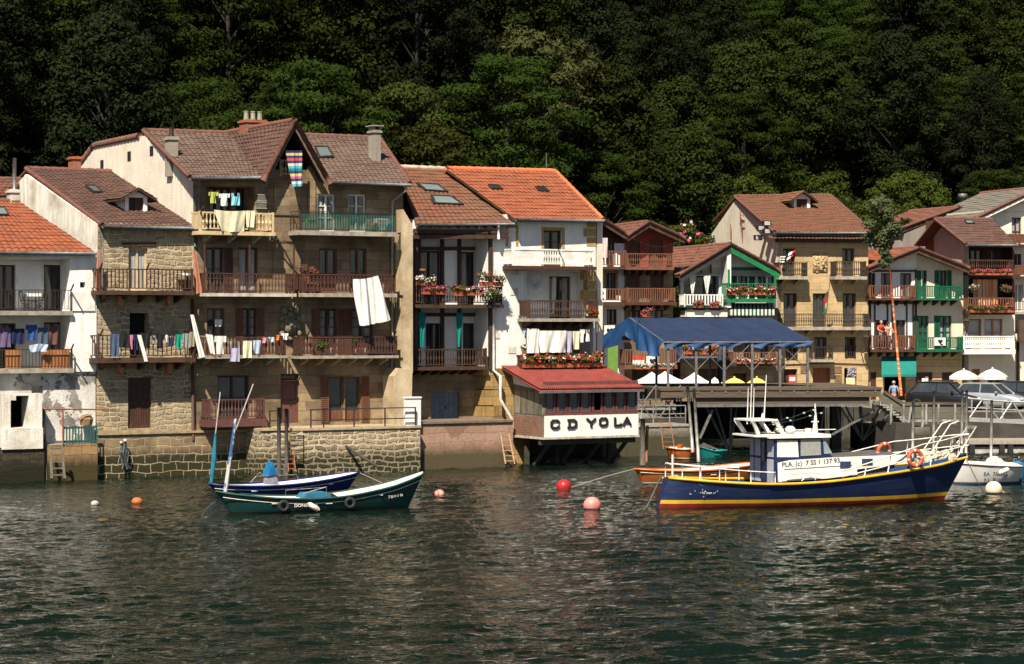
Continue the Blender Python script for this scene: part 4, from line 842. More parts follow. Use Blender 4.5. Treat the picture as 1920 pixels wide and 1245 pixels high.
# ---- clubhouse
OUT = 2.9; F = Frame(1017, Ym(1017)); C_ = F.empty('clubhouse', 'waterside clubhouse on stilts with red corrugated roof and big black lettering', 'clubhouse')
uL, uR_ = F.U(1017, OUT), F.U(1197, OUT); zb, zm, zw, ze = [F.P(1107, y, OUT)[1] for y in (820, 778, 738, 729)]; Dp = 2.75
uB = F.P(963, 700, OUT - Dp)[0]
PAN = plaster('white_painted_panel', (.74, .71, .64), (.42, .33, .24), .35)
def sidebox(mb, w0, w1, z0, z1, t=.12):      # piece of the slanted left side between depths w0..w1 (0 = front)
    x0 = uL + (uB - uL) * w0 / Dp; x1 = uL + (uB - uL) * w1 / Dp
    mb.add([(x0, -OUT + w0, z0), (x1, -OUT + w1, z0), (x1 + t, -OUT + w1, z0), (x0 + t, -OUT + w0 + .01, z0), (x0, -OUT + w0, z1), (x1, -OUT + w1, z1), (x1 + t, -OUT + w1, z1), (x0 + t, -OUT + w0 + .01, z1)],
           [(0, 3, 2, 1), (4, 5, 6, 7), (0, 1, 5, 4), (1, 2, 6, 5), (2, 3, 7, 6), (3, 0, 4, 7)])
wl = MB(); wl.box(uL + .1, uR_, -OUT, -OUT + .12, zb + .06, zm); wl.build('sign_wall', PAN, C_)
wl = MB(); wl.box(uL, uR_ + .05, -OUT - .06, 0, zb - .04, zb + .06); wl.build('floor_edge', M((.5, .46, .38), (.25, .2, .15), 5, .9), C_)
wl = MB(); sidebox(wl, 0.02, Dp, zb + .06, zm - .05); wl.build('brick_wall', ashlar('brown_brick', (.26, .13, .08), (.18, .09, .06), (.3, .24, .18), .22, .075, .3, .008), C_)
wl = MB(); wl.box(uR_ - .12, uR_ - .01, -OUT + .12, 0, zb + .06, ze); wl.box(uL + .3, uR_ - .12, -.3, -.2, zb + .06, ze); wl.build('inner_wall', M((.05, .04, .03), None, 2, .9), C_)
MAROON = M((.14, .05, .04), (.09, .035, .03), 5, .7)
nW = 8; st = (uR_ - uL - .12) / nW; wf = MB(); wf.box(uL + .1, uR_, -OUT + .01, -OUT + .11, zm, zm + .13); wf.box(uL + .1, uR_, -OUT + .01, -OUT + .11, zw + .14, ze + .35)
wf.build('window_band', MAROON, C_)
for i in range(nW):
    a = uL + .14 + st * i; b_ = a + st - .07; w_ = MB(); z0_, z1_ = zm + .13, zw + .14
    w_.box(a, a + .09, -OUT, -OUT + .09, z0_, z1_); w_.box(b_ - .09, b_, -OUT, -OUT + .09, z0_, z1_); w_.box(a + .09, b_ - .09, -OUT + .005, -OUT + .085, z0_, z0_ + .08); w_.box(a + .09, b_ - .09, -OUT + .005, -OUT + .085, z1_ - .08, z1_)
    wo = w_.build('window', MAROON, C_)
    if i != 4: MB().box(a + .08, b_ - .08, -OUT + .04, -OUT + .05, z0_ + .06, z1_ - .06).build('pane', GLASS, wo)
GREYW = M((.2, .18, .15), (.1, .08, .06), 4, .8)
sw = MB(); sidebox(sw, 0, .12, zb, ze + .1, .14); sidebox(sw, 0, Dp, zm - .05, zm + .06, .14); sidebox(sw, 0, Dp, zw + .1, ze + .25, .14)
for i in range(5): sidebox(sw, .1 + i * .64, .18 + i * .64, zm, zw + .1, .11)
sw.build('side_window_frame', GREYW, C_)
sw = MB(); sidebox(sw, .1, Dp, zm, zw + .1, .05); sw.build('side_pane', M((.22, .2, .15), (.06, .05, .04), 1.6, .25, st=(2, 2, .4)), C_)
sl = MB(); pts = [F.P3(1015, 731, OUT), F.P3(963, 731, OUT - Dp), F.P3(944, 690, 0)]
zrb = F.P(1000, 690, 0)[1]
# roof: corrugated sheets
RRED = M((.20, .035, .026), (.13, .028, .022), 2.2, .7, bump=.005, name='corrugated_red')
qf = [Vector(F.P3(1012, 731, OUT + .35)), Vector(F.P3(1208, 722, OUT + .35)), None, None]; qf[1].z = qf[0].z
qf[2] = Vector((F.U(1128, -.1), .1, F.P(1040, 686, -.1)[1])); qf[3] = Vector((F.U(938, -.1), .1, qf[2].z))
cr = MB(); nc = 52; K = 4
for sgn in (0,):
    for j in range(4):
        L_ = qf[0].lerp(qf[3], j / 3); R__ = qf[1].lerp(qf[2], j / 3)
        for i in range(nc * K + 1): cr.v.append(tuple(L_.lerp(R__, i / (nc * K)) + Vector((0, 0, .05 * math.sin(2 * math.pi * i / K) + .05 - .0 * j))))
W_ = nc * K + 1
for j in range(3):
    for i in range(nc * K): a = j * W_ + i; cr.f.append((a, a + 1, a + 1 + W_, a + W_)); cr.mi.append(0)
cr.slab([p - Vector((0, 0, .04)) for p in qf], .05)
cr.build('roof', RRED, C_, True)
MB().box(qf[0].x, qf[1].x, qf[0].y - .03, qf[0].y + .05, qf[0].z - .16, qf[0].z - .05).build('gutter', ZINC, C_)
sc_ = MB(); a = Vector((uL, -OUT + .02, ze + .2)); b_ = Vector((uB, -OUT + Dp, ze + .2)); tl = Vector((qf[3].x + .45, -.15, qf[3].z - .12))
fr_ = Vector((uL, -OUT + .02, qf[0].z - .05)); sc_.add([a, b_, tl, fr_], [(0, 1, 2, 3)]); sc_.add([b_, b_ + Vector((.2, .15, 0)), tl + Vector((.2, .15, 0)), tl], [(0, 1, 2, 3)]); sc_.build('gable_panel', PL_CLEAN, C_)
# stilts and dark underside
st_ = M((.03, .025, .02), (.06, .05, .035), 4, .9)
for u in (uL + .7, uL + 2.1, uL + 3.4, uR_ - .3): MB().bar((u, -OUT + .3, zb - .05), (u, -.5, -.4), .14).build('strut', st_, C_)
for u in (uL + .3, uL + 1.9, uR_ - .4): MB().bar((u, -1.0, zb - .05), (u, -1.0, -1), .18).build('pile', st_, C_)
MB().box(uL + .05, uR_, -OUT + .25, -OUT + .45, zb - .3, zb - .05).build('beam', st_, C_)
# lettering, cut from strokes
def strokes(mb, lines, u0, z0, wd, ht, t, y0_, y1_):
    for ln in lines:
        for (a, b_) in zip(ln, ln[1:]):
            p = Vector((u0 + a[0] * wd, 0, z0 + a[1] * ht)); q = Vector((u0 + b_[0] * wd, 0, z0 + b_[1] * ht)); d = (q - p).normalized(); n_ = Vector((-d.z, 0, d.x)) * t / 2; p = p - d * t * .3; q = q + d * t * .3
            mb.prism([((p + n_).x, (p + n_).z), ((p - n_).x, (p - n_).z), ((q - n_).x, (q - n_).z), ((q + n_).x, (q + n_).z)], y0_, y1_)
            y0_ -= .0007
LET = {'C': [[(1, .78), (.75, 1), (.22, 1), (0, .78), (0, .22), (.22, 0), (.75, 0), (1, .22)]], 'D': [[(.12, 0), (.12, 1)], [(-.05, 1), (.7, 1), (1, .75), (1, .25), (.7, 0), (-.05, 0)]], 'Y': [[(0, 1), (.5, .48), (.5, 0)], [(1, 1), (.5, .48)]],
       'O': [[(.22, 0), (.78, 0), (1, .22), (1, .78), (.78, 1), (.22, 1), (0, .78), (0, .22), (.22, 0)]], 'L': [[(.1, 1), (.1, 0), (1, 0), (1, .18)]], 'A': [[(0, 0), (.5, 1), (1, 0)], [(.2, .36), (.8, .36)]]}
BLACK = M((.012, .01, .012), (.03, .02, .02), 4, .5)
for ch, x0, x1, y0_, y1_ in (('C', 1032, 1049, 786, 805), ('D', 1064, 1081, 785, 804), ('Y', 1099, 1117, 783, 802), ('O', 1123, 1139, 782, 800), ('L', 1150, 1165, 781, 800), ('A', 1167, 1183, 781, 799)):
    a, b_, c, d = F.rect((x0, y0_, x1, y1_), OUT); mb = MB(); strokes(mb, LET[ch], a + .04, c + .06, b_ - a - .08, d - c - .12, .105, -OUT - .06, -OUT - .002); mb.build('sign_letter', BLACK, C_)
# ================================================================ right side
def tri_roof(F, parent, fl, ap, fr, out, depth, tmat, bmats, wallm=None, wu=None, name='roof', barge=.25, drop=.12):
    """gabled roof whose gable faces front; fl, ap, fr = picture points of the verge"""
    A = Vector(F.P3(*ap, out)); L = Vector(F.P3(*fl, out)); R_ = Vector(F.P3(*fr, out)); Z = lambda p: Vector((p.x, p.y + depth + out, p.z)); g = MB()
    tile_mesh(g, Z(L), L, A, Z(A), per=.25, step=.38); tile_mesh(g, R_, Z(R_), Z(A), A, per=.25, step=.38); g.cur = 1; dn = Vector((0, 0, -.03))
    g.slab([L + dn, A + dn, Z(A) + dn, Z(L) + dn], .1); g.slab([A + dn, R_ + dn, Z(R_) + dn, Z(A) + dn], .1); pad_uv(g); o = g.build(name, [tmat, WOODD], parent)
    c = MB(); up = Vector((0, 0, .03)); caps(c, A + up, Z(A) + up); caps(c, L + up, A + up, .1); caps(c, R_ + up, A + up, .1); c.build('ridge_cap', M((.15, .06, .042), (.10, .045, .033), 3, .85), o, True)
    h = Vector((0, .06, -barge / 2 - .05)); MB().bar(L + h, A + h, .05, barge).build('bargeboard', bmats[0], o); MB().bar(R_ + h, A + h, .05, barge).build('bargeboard', bmats[1], o)
    if wallm:
        for k, (ua, ub, m) in enumerate(wallm):
            f = lambda u: (A.z - (A.z - L.z) * (A.x - u) / (A.x - L.x) if u < A.x else A.z - (A.z - R_.z) * (u - A.x) / (R_.x - A.x)) - drop
            pts = [(ua, wu), (ub, wu), (ub, f(ub))] + ([(A.x, f(A.x))] if ua < A.x < ub else []) + [(ua, f(ua))]; MB().prism(pts, 0, .25).build('gable_wall', m, parent)
    return o, A, L, R_
TH = 15
# ---- house 6a / 6b: small brown houses with red boarded gable
F = Frame(1100, 137, TH); F6a = F; H = F.empty('small_timber_house', 'narrow timber house squeezed right of the orange roofed house, heart banner on its balcony', 'house')
REDW = M((.30, .06, .035), (.2, .045, .03), 2, .8); ZG = SQZ - .5
a = wall(F, H, F.U(1100), F.U(1172), ZG, F.P(1140, 455)[1], PL_CLEAN, 0, [window(F, H, (1138, 448, 1152, 500), 0, .12, WOODD, rows=3), window(F, H, (1136, 512, 1155, 562), 0, .12, IRON, rows=3, cols=3, surround=OCH), window(F, H, (1138, 580, 1156, 636), 0, .12, WOODR, rows=2), window(F, H, (1118, 512, 1126, 562), 0, .12, WOODD, cols=1)])
tri_roof(F, H, (1040, 436), (1112, 400), (1180, 442), .9, 9, T_RUST, [WOODD, WOODD], [(F.U(1100), F.U(1172), WOODR)], F.P(1140, 456)[1])
balcony(F, H, 1117, 1174, 470, 500, 505, 1.0, 0, 'bar', WOODB, WOODR, .16, .03); balcony(F, H, 1113, 1175, 541, 566, 574, 1.0, 0, 'bar', WOODB, WOODR, .16, .03); balcony(F, H, 1100, 1178, 608, 635, 642, 1.0, 0, 'bar', WOODD, WOODD, .16, .03)
MB().box(F.U(1113, .9), F.U(1176, .9), -.9, -.75, F.P(1140, 640, .9)[1], F.P(1140, 636, .9)[1]).build('beam', WOODD, H)
F = Frame(1172, 137.5, TH); F6b = F; H = F.empty('red_gabled_house', 'small brown balconied house with red boarded gable and two shuttered floors', 'house')
ops = [door(F, H, (1176, 450, 1200, 503), 0, .1, WOODB, 2, slats=4), door(F, H, (1217, 450, 1243, 503), 0, .1, WOODB, 2, slats=4), door(F, H, (1174, 513, 1199, 566), 0, .1, WOODB, 2, slats=4), door(F, H, (1219, 513, 1244, 566), 0, .1, WOODB, 2, slats=4),
       window(F, H, (1180, 581, 1200, 633), 0, .1, WOODR, rows=2, curtain=2), window(F, H, (1221, 581, 1243, 633), 0, .1, WOODR, rows=2, curtain=2)]
wall(F, H, 0, F.U(1262), F.P(1215, 503)[1], F.P(1215, 448)[1], REDW, 0, [o for o in ops[:2]]); wall(F, H, 0, F.U(1262), ZG, F.P(1215, 503)[1] - .002, ASH, 0, ops[2:] + [door(F, H, (1185, 690, 1215, 750), 0, .2, WOODD, 2)], sidew=6)
tri_roof(F, H, (1176, 443), (1217, 416), (1285, 447), 1.0, 9, T_RUST, [WOODD, WOODD], [(0, F.U(1262), REDW)], F.P(1215, 449)[1])
balcony(F, H, 1175, 1262, 475, 500, 506, 1.1, 0, 'turned', WOODB, WOODB, .13, .028, 6, WOODD); balcony(F, H, 1175, 1266, 540, 566, 572, 1.1, 0, 'bar', WOODB, WOODR, .13, .03, 6, WOODD); balcony(F, H, 1172, 1268, 655, 684, 692, 1.1, 0, 'bar', WOODB, WOODB, .15, .03, 0)
# ---- house 7: green and white gabled house
F = Frame(1276, 139, TH); F7 = F; H = F.empty('green_gabled_house', 'white gabled house with bright green bargeboard, green loggia and striped awning', 'house')
ops = [window(F, H, (1282, 517, 1348, 577), 0, .5, M((.01, .06, .04), (.02, .08, .05), 3, .6), cols=3, rows=3, name='loggia_window'), window(F, H, (1333, 478, 1349, 501), 0, .1, WOODD, cols=1)]
u_m = F.U(1356)
wall(F, H, 0, u_m, F.P(1315, 577)[1], F.P(1315, 500)[1], PL_CLEAN, 0, ops); 
wall(F, H, 0, F.U(1458), ZG, F.P(1360, 577)[1] - .003, ASH, 0, [door(F, H, (1290, 600, 1312, 668), 0, .2, WOODD, 2), window(F, H, (1393, 600, 1412, 680), 0, .2, WOODR), window(F, H, (1425, 600, 1440, 680), 0, .2, WOODR), door(F, H, (1375, 700, 1400, 750), 0, .3, WOODD), door(F, H, (1310, 692, 1345, 750), 0, .3, WOODD)], sidew=6)
ops = [window(F, H, (1366, 506, 1382, 562), -.3, .1, GREENL, cols=1, rows=2, pm=GREENL), window(F, H, (1384, 506, 1402, 562), -.3, .1, GREENL, cols=2, rows=2), window(F, H, (1404, 506, 1416, 562), -.3, .1, GREENL, cols=1, pm=GREENL), window(F, H, (1420, 508, 1436, 562), -.3, .1, GREENL, cols=2, rows=2), window(F, H, (1440, 508, 1452, 562), -.3, .1, GREENL, cols=1)]
wall(F, H, u_m, F.U(1458), F.P(1410, 577)[1], F.P(1410, 500)[1], PL_CLEAN, -.29, ops)
gr = MB(); gr.box(F.U(1364), F.U(1456), -.02, .2, F.P(1410, 507)[1], F.P(1410, 501)[1]); gr.bar(F.P3(1453, 505, 1.0), F.P3(1453, 560, 1.0), .12); gr.bar(F.P3(1366, 505, 1.0), F.P3(1366, 560, 1.0), .12); gr.build('green_beam', GREENL, H)
tri_roof(F, H, (1274, 516), (1370, 458), (1463, 508), 1.1, 11, T_RUST, [M((.03, .028, .026), None, 3, .8), GREENL], [(0, F.U(1458), PL_CLEAN)], F.P(1360, 502)[1], barge=.4, drop=.2)
MB().box(u_m - .12, u_m + .12, -1.0, 0, F.P(1356, 577)[1], F.P(1356, 470)[1]).build('party_wall', WHITE, H)
for x in (1314, 1332): MB().bar(F.P3(x, 484, .02), F.P3(x + .6, 512, .02), .1).build('timber', WOODD, H)
MB().box(F.U(1276), F.U(1354), -.98, -.003, F.P(1315, 582, .9)[1], F.P(1315, 576, .9)[1]).build('floor_beam', WOODD, H)
MB().box(F.U(1276), F.U(1354), -.9, -.003, F.P(1315, 594, .9)[1], F.P(1315, 582, .9)[1] - .002).build('white_band', WHITE, H)
balcony(F, H, 1283, 1356, 552, 575, 577, 1.0, 0, 'bar', WHITE, M((.01, .06, .04), None, 3, .6), .17, .04)
b, B = balcony(F, H, 1364, 1453, 531, 560, 567, 1.1, 0, 'turned', GREENL, GREENL, .15, .03)
# awning striped
def awning(F, px0, px1, pyt, pyb, o0, o1, mats, label, n=12, val=.2, sag=0, nm='awning'):
    zt_, zb_ = F.P((px0 + px1) / 2, pyt, o0)[1], F.P((px0 + px1) / 2, pyb, o1)[1]; a0, a1 = F.U(px0, o0), F.U(px1, o0); b0, b1 = F.U(px0, o1), F.U(px1, o1); mb = MB(); k = 5
    for i in range(n):
        mb.cur = i % len(mats)
        for j in range(k):
            def P_(s, t): return Vector((a0 + (a1 - a0) * s + ((b0 - a0) + ((b1 - b0) - (a1 - a0)) * s) * t, -o0 + (o0 - o1) * t, zt_ + (zb_ - zt_) * t - sag * math.sin(math.pi * t)))
            s0, s1, t0, t1 = i / n, (i + 1) / n, j / k, (j + 1) / k; mb.add([P_(s0, t0), P_(s1, t0), P_(s1, t1), P_(s0, t1)], [(0, 1, 2, 3)]); mb.add([P_(s0, t0) - Vector((0, 0, .012)), P_(s1, t0) - Vector((0, 0, .012)), P_(s1, t1) - Vector((0, 0, .012)), P_(s0, t1) - Vector((0, 0, .012))], [(3, 2, 1, 0)])
        x0 = b0 + (b1 - b0) * i / n; x1 = b0 + (b1 - b0) * (i + 1) / n; mb.box(x0, x1, -o1 - .01, -o1, zb_ - val, zb_)
    return place(F, mb, nm, mats, label, 'awning')
awning(F, 1366, 1452, 568, 590, .1, 1.5, [M((.012, .055, .032), None, 3, .8), M((.42, .43, .36), None, 3, .8)], 'green and cream striped awning under the bright green loggia', 24, .05)
MB()
b, B = balcony(F, H, 1274, 1366, 650, 671, 673, 1.0, 0, 'bar', M((.03, .05, .16), None, 2, .6), M((.03, .05, .16), None, 2, .6), .12, .03)
b, B = balcony(F, H, 1374, 1456, 660, 680, 686, 1.0, 0, 'bar', WOODB, WOODD, .16, .03)
# ---- house 8: stone mansion
F = Frame(1456, 143, TH); F8 = F; H = F.empty('stone_mansion', 'smooth golden sandstone mansion with coat of arms, long iron balcony and cream side wall', 'house')
SAND = ashlar('golden_ashlar', (.50, .36, .19), (.42, .29, .15), (.34, .24, .13), 1.1, .42, .4, .006, dz=.004)
uR = F.U(1628); z_e = F.P(1545, 437, .6)[1]; wr, zr = sidept(F, 0, 1380, 370); p8 = (zr - z_e) / (wr + .6)
DB = M((.05, .03, .025), (.08, .04, .03), 3, .6)
wr_ = [(1468, 466, 1491, 520), (1579, 466, 1602, 520), (1469, 550, 1494, 613), (1524, 550, 1549, 613), (1580, 550, 1605, 613), (1474, 632, 1495, 676), (1527, 632, 1550, 676), (1584, 632, 1605, 672)]
ops = [window(F, H, r, 0, .2, DB, cols=2, rows=2 if i < 2 else 1, name='balcony_door' if i < 7 else 'window', fw=.1) for i, r in enumerate(wr_)]
ops += [door(F, H, (1524, 690, 1557, 752), 0, .25, M((.28, .08, .03), (.2, .06, .025), 3, .5), 2), (*F.rect((1583, 690, 1606, 752)), .4), door(F, H, (1470, 692, 1495, 752), 0, .25, WOODD, 2)]
wall(F, H, 0, uR, ZG, z_e + .1, SAND, 0, ops, sidew=.4)
b3 = sidept(F, 0, 1318, 462); side(H, -.01, [(0, ZG), (0, z_e), (wr, zr - .1), b3, (b3[0], ZG)], PL_CREAM)
ro, q = roof(F, H, T_MID, [(1452, 436), (1636, 436), (1557, 367), (1377, 369)], p8, .6, z_e, back=4, verge='lr', per=.25)
dormer(F, ro, 1488, 1519, 391, 370, 359, .6, z_e, p8, PL_CLEAN, T_MID, over=.4)
t = MB(); tile_mesh(t, (F.U(1446, .7), -.75, F.P(1545, 449, .7)[1]), (F.U(1634, .7), -.75, F.P(1545, 449, .7)[1]), (F.U(1634, .7), -.1, F.P(1545, 443, .7)[1]), (F.U(1446, .7), -.1, F.P(1545, 443, .7)[1])); pad_uv(t); t.build('cornice_tiles', T_BROWN, H)
MB().box(-.1, uR + .1, -.45, -.003, F.P(1545, 455)[1], F.P(1545, 449)[1]).build('cornice', WOODD, H)
balcony(F, H, 1460, 1514, 492, 518, 524, .9, 0, 'turned', IRON, SLABC, .12, .028, 2, SAND); balcony(F, H, 1567, 1624, 490, 518, 524, .9, 0, 'turned', IRON, SLABC, .12, .028, 2, SAND)
b, B = balcony(F, H, 1457, 1630, 588, 613, 619, .9, 0, 'turned', IRON, SLABC, .11, .026, 4, SAND, mid=.25)
balcony(F, H, 1522, 1562, 650, 674, 679, .7, 0, 'bar', IRON, SLABC, .13, .014, mid=0); 
railing(F.U(1585), F.U(1604), .04, F.P(1594, 672)[1] + .02, F.P(1594, 649)[1], .04, 'turned', .12, .02).build('window_railing', IRON, H)
railing(F.U(1474), F.U(1495), .04, F.P(1484, 676)[1] + .02, F.P(1484, 652)[1], .04, 'turned', .12, .02).build('window_railing', IRON, H)
ca = MB()
for px, py, r, s2 in ((1537, 480, .14, 1), (1530, 486, .12, 1), (1545, 486, .12, 1), (1538, 488, .2, 1), (1530, 497, .15, 1), (1546, 497, .15, 1), (1538, 500, .18, 1), (1531, 507, .12, .6), (1545, 507, .12, .6)):
    for q_ in range(5): r2 = r * rnd.uniform(.3, .6); u, z = F.P(px + rnd.uniform(-4, 4), py + rnd.uniform(-5, 5), .1); ca.lathe([(max(.003, r2 * math.sin(math.pi * i / 6)), -r2 * s2 * math.cos(math.pi * i / 6)) for i in range(7)], (u, -.04, z), 7, 1, .8)
ca.box(F.U(1524), F.U(1551), -.04, 0, F.P(1538, 511)[1], F.P(1538, 474)[1]); ca.build('coat_of_arms', SAND, H, True)
for r in ((1501, 686, 1514, 700), (1564, 687, 1578, 700), (1565, 703, 1578, 718), ): MB().box(*F.rect(r)[:2], -.03, -.002, *F.rect(r)[2:]).build('plaque', M((.12, .07, .04), (.2, .13, .07), 6, .5), H)
MB().tube([F.P3(1370, 700, .0), F.P3(1371, 690, .0)], .01, 5)
pipe(F, H, [(1458, 684, .05), (1560, 681, .05), (1627, 683, .05)], .025, IRON, 'cable')
# ---- house 9: half timbered left, green shuttered right
F = Frame(1629, 145, TH); F9 = F; H = F.empty('half_timbered_house', 'white half timbered house with red tiled gable, brown balconies left and green right', 'house')
um = F.U(1718); uR = F.U(1806); zt = F.P(1715, 503)[1]; zf = F.P(1715, 660)[1]
PL9 = plaster('buff_plaster', (.60, .53, .40), (.4, .33, .24), .45)
ops = [window(F, H, (1652, 512, 1672, 559), 0, .1, WOODB, rows=1, curtain=2), window(F, H, (1688, 512, 1709, 559), 0, .1, WOODB, rows=1, curtain=2), window(F, H, (1632, 512, 1641, 559), 0, .1, WOODD, cols=1), window(F, H, (1642, 600, 1663, 655), 0, .12, WOODR, rows=1, name='balcony_door'), window(F, H, (1675, 600, 1698, 655), 0, .12, WOODR, rows=1, name='balcony_door')]
wall(F, H, 0, um, zf, zt, PL_CLEAN, 0, ops, sidew=5)
ops = [door(F, H, (1719, 507, 1728, 560), 0, .05, GREENP, 1, 'shutter', 3, False), window(F, H, (1729, 507, 1738, 560), 0, .12, GREENP, cols=1), window(F, H, (1760, 507, 1776, 560), 0, .12, GREENP, rows=2, shut='lr', sm=GREENP), window(F, H, (1722, 592, 1741, 655), 0, .12, GREENP, rows=4, shut='l', sm=GREENP), window(F, H, (1762, 592, 1784, 655), 0, .12, GREENP, rows=4, shut='l', sm=GREENP, curtain=2)]
wall(F, H, um, uR, zf, zt, PL9, .003, ops, sidew=5)
ops = [(*F.rect((1660, 706, 1700, 760)), .8), door(F, H, (1719, 698, 1750, 745), 0, .2, WOODR, 1), door(F, H, (1768, 698, 1790, 740), 0, .2, WOODR, 1), door(F, H, (1634, 698, 1645, 750), 0, .2, WOODR, 1)]
wall(F, H, 0, uR, ZG, zf - .003, SAND, -.15, ops, sidew=5)
for r in ((1731, 709, 1738, 725), (1737, 706, 1743, 718)): MB().box(*F.rect(r, .05)[:2], -.06 + .2, -.05 + .2, *F.rect(r, .05)[2:]).build('notice', WHITE, H)
tf = MB()
for x in (1640, 1664, 1673, 1700, 1712): tf.bar(F.P3(x, 570, .01), F.P3(x, 655, .01), .09)
for x in (1631, 1717): tf.bar(F.P3(x, 505, .01), F.P3(x, 655, .01), .12)
tf.bar(F.P3(1631, 508, .02), F.P3(1717, 508, .02), .12); tf.bar(F.P3(1631, 568, .02), F.P3(1717, 568, .02), .14); tf.build('timber_frame', WOODD, H)
tri_roof(F, H, (1626, 503), (1722, 465), (1818, 503), 1.1, 10, T_ORANGE, [WOODD, WOODD], [(0, um, PL_CLEAN), (um, uR, PL9)], zt + .01, drop=.2)
b_, _ = balcony(F, H, 1631, 1717, 535, 559, 563, .9, 0, 'bar', WOODB, WOODR, .16, .028, 5, WOODD); balcony(F, H, 1720, 1804, 536, 559, 563, .95, 0, 'bar', GREENP, GREENP, .14, .03, 5, WOODD)
balcony(F, H, 1633, 1716, 629, 655, 660, .9, 0, 'bar', WOODB, WOODR, .16, .028, 5, WOODD); balcony(F, H, 1719, 1806, 632, 655, 660, .95, 0, 'bar', GREENP, GREENP, .13, .03, 5, WOODD)
awning(F, 1653, 1718, 668, 702, .1, 1.7, [M((.01, .16, .13), (.008, .13, .11), 2, .8)], 'plain teal green awning above the doorway below the half timbered house', 4, .14)
# ---- house 10: brown loggias with flowers
F = Frame(1808, 147, TH); F10 = F; H = F.empty('flowered_loggia_house', 'brown balconied house with flower boxes, striped curtain and white lowest balcony', 'house')
uR = F.U(1903); z_e = F.P(1857, 458, .8)[1]
GREY_ST = plaster('grey_stucco', (.36, .32, .28), (.24, .21, .18), .6)
ops = [(*F.rect((1815, 464, 1898, 511)), 1.2), (*F.rect((1815, 522, 1898, 585)), 1.2), window(F, H, (1812, 598, 1840, 656), 0, .12, WOODO, cols=1, pm=M((.4, .4, .4), None, 3, .4)), window(F, H, (1846, 598, 1880, 656), 0, .12, WOODO, cols=2, pm=M((.4, .4, .4), None, 3, .4)), door(F, H, (1822, 692, 1838, 740), 0, .2, WOODO, 2), window(F, H, (1852, 705, 1885, 735), 0, .2, IRON, rows=2, cols=3)]
wall(F, H, 0, uR, F.P(1857, 590)[1], z_e + .1, WOODR, 0, ops[:2], sidew=5); wall(F, H, 0, uR, ZG, F.P(1857, 590)[1] - .003, PL9, 0, ops[2:], sidew=5)
for y0_, y1 in ((464, 511), (522, 586)):
    a = (1812, y0_, 1902, y1); u0, u1, c, d = F.rect(a); wall(F, H, u0, u1, c, d, WOODD, -1.19, [window(F, H, (1820, y0_ + 4, 1842, y1 - 2), -1.2, .1, WOODR, rows=2), window(F, H, (1858, y0_ + 4, 1882, y1 - 2), -1.2, .1, WOODR, rows=2)], name='loggia_wall')
STRIPE = M((.55, .16, .05), (.55, .42, .28), 1, .8, st=(9, .01, .01), lo=.48, hi=.52)
cb = MB(); u0, u1, c, d = F.rect((1826, 524, 1872, 560), .2); n = 20; vs = []
for i in range(n + 1): x = u0 + (u1 - u0) * i / n; y = -.1 + .04 * math.sin(i * 1.7); vs += [(x, y, c - .7), (x, y, d)]
cb.add(vs, [(2 * i, 2 * i + 2, 2 * i + 3, 2 * i + 1) for i in range(n)]); cb.build('striped_curtain', STRIPE, H)
balcony(F, H, 1815, 1900, 487, 511, 516, .9, 0, 'turned', WOODD, WOODD, .14, .026); balcony(F, H, 1815, 1900, 558, 583, 589, 1.0, 0, 'bar', WOODB, WOODR, .16, .03); balcony(F, H, 1806, 1902, 630, 655, 664, 1.2, 0, 'flat', WHITE, WHITE, .12, .034, rail=.07)
p10 = .5; ro, q = roof(F, H, T_BROWN, [(1812, 459), (1906, 459), (1862, 412), (1752, 411)], p10, .8, z_e, back=3, verge='l'); skylight(F, ro, [(1812, 421), (1828, 421), (1822, 416), (1807, 416)], .8, z_e, p10)
side(H, -.01, [(0, ZG), (0, z_e), sidept(F, 0, 1751, 415), sidept(F, 0, 1680, 445), sidept(F, 0, 1680, 520)], GREY_ST)
bd = MB(); w0, z0_ = sidept(F, -.05, 1750, 428); w1, z1_ = sidept(F, -.05, 1736, 462); bd.box(-.06, -.02, w0, w1, z1_ - .6, z0_ + .5); bd.build('plank_door', WOODB, H)
# building behind with red clerestory and zinc chimney
F = Frame(1700, 156, 20); H = F.empty('clerestory_house', 'house behind with low brown roof, red clerestory gable and zinc chimney', 'house')
z_e = F.P(1750, 424, .3)[1]; wall(F, H, F.U(1690), F.U(1850), 3, z_e, GREY_ST, 0, (), sidew=5)
tri_roof(F, H, (1690, 428), (1797, 389), (1838, 402), .5, 6, T_RUST, [WOODD, WOODD], [(F.U(1700), F.U(1830), REDW)], F.P(1750, 430)[1])
MB().prism([F.P(1767, 409, .04), F.P(1789, 409, .04), F.P(1789, 398, .04)], -.06, .0).build('clerestory_pane', GLASS, H); MB().prism([F.P(1803, 409, .04), F.P(1822, 409, .04), F.P(1822, 404, .04), F.P(1803, 398, .04)], -.06, .0).build('clerestory_pane', GLASS, H)
MB().lathe([(.2, 0), (.2, 1.0), (.3, 1.05), (.3, 1.3), (.05, 1.32)], F.P3(1805, 400, -2), 10).build('zinc_chimney', ZINC, H, True)
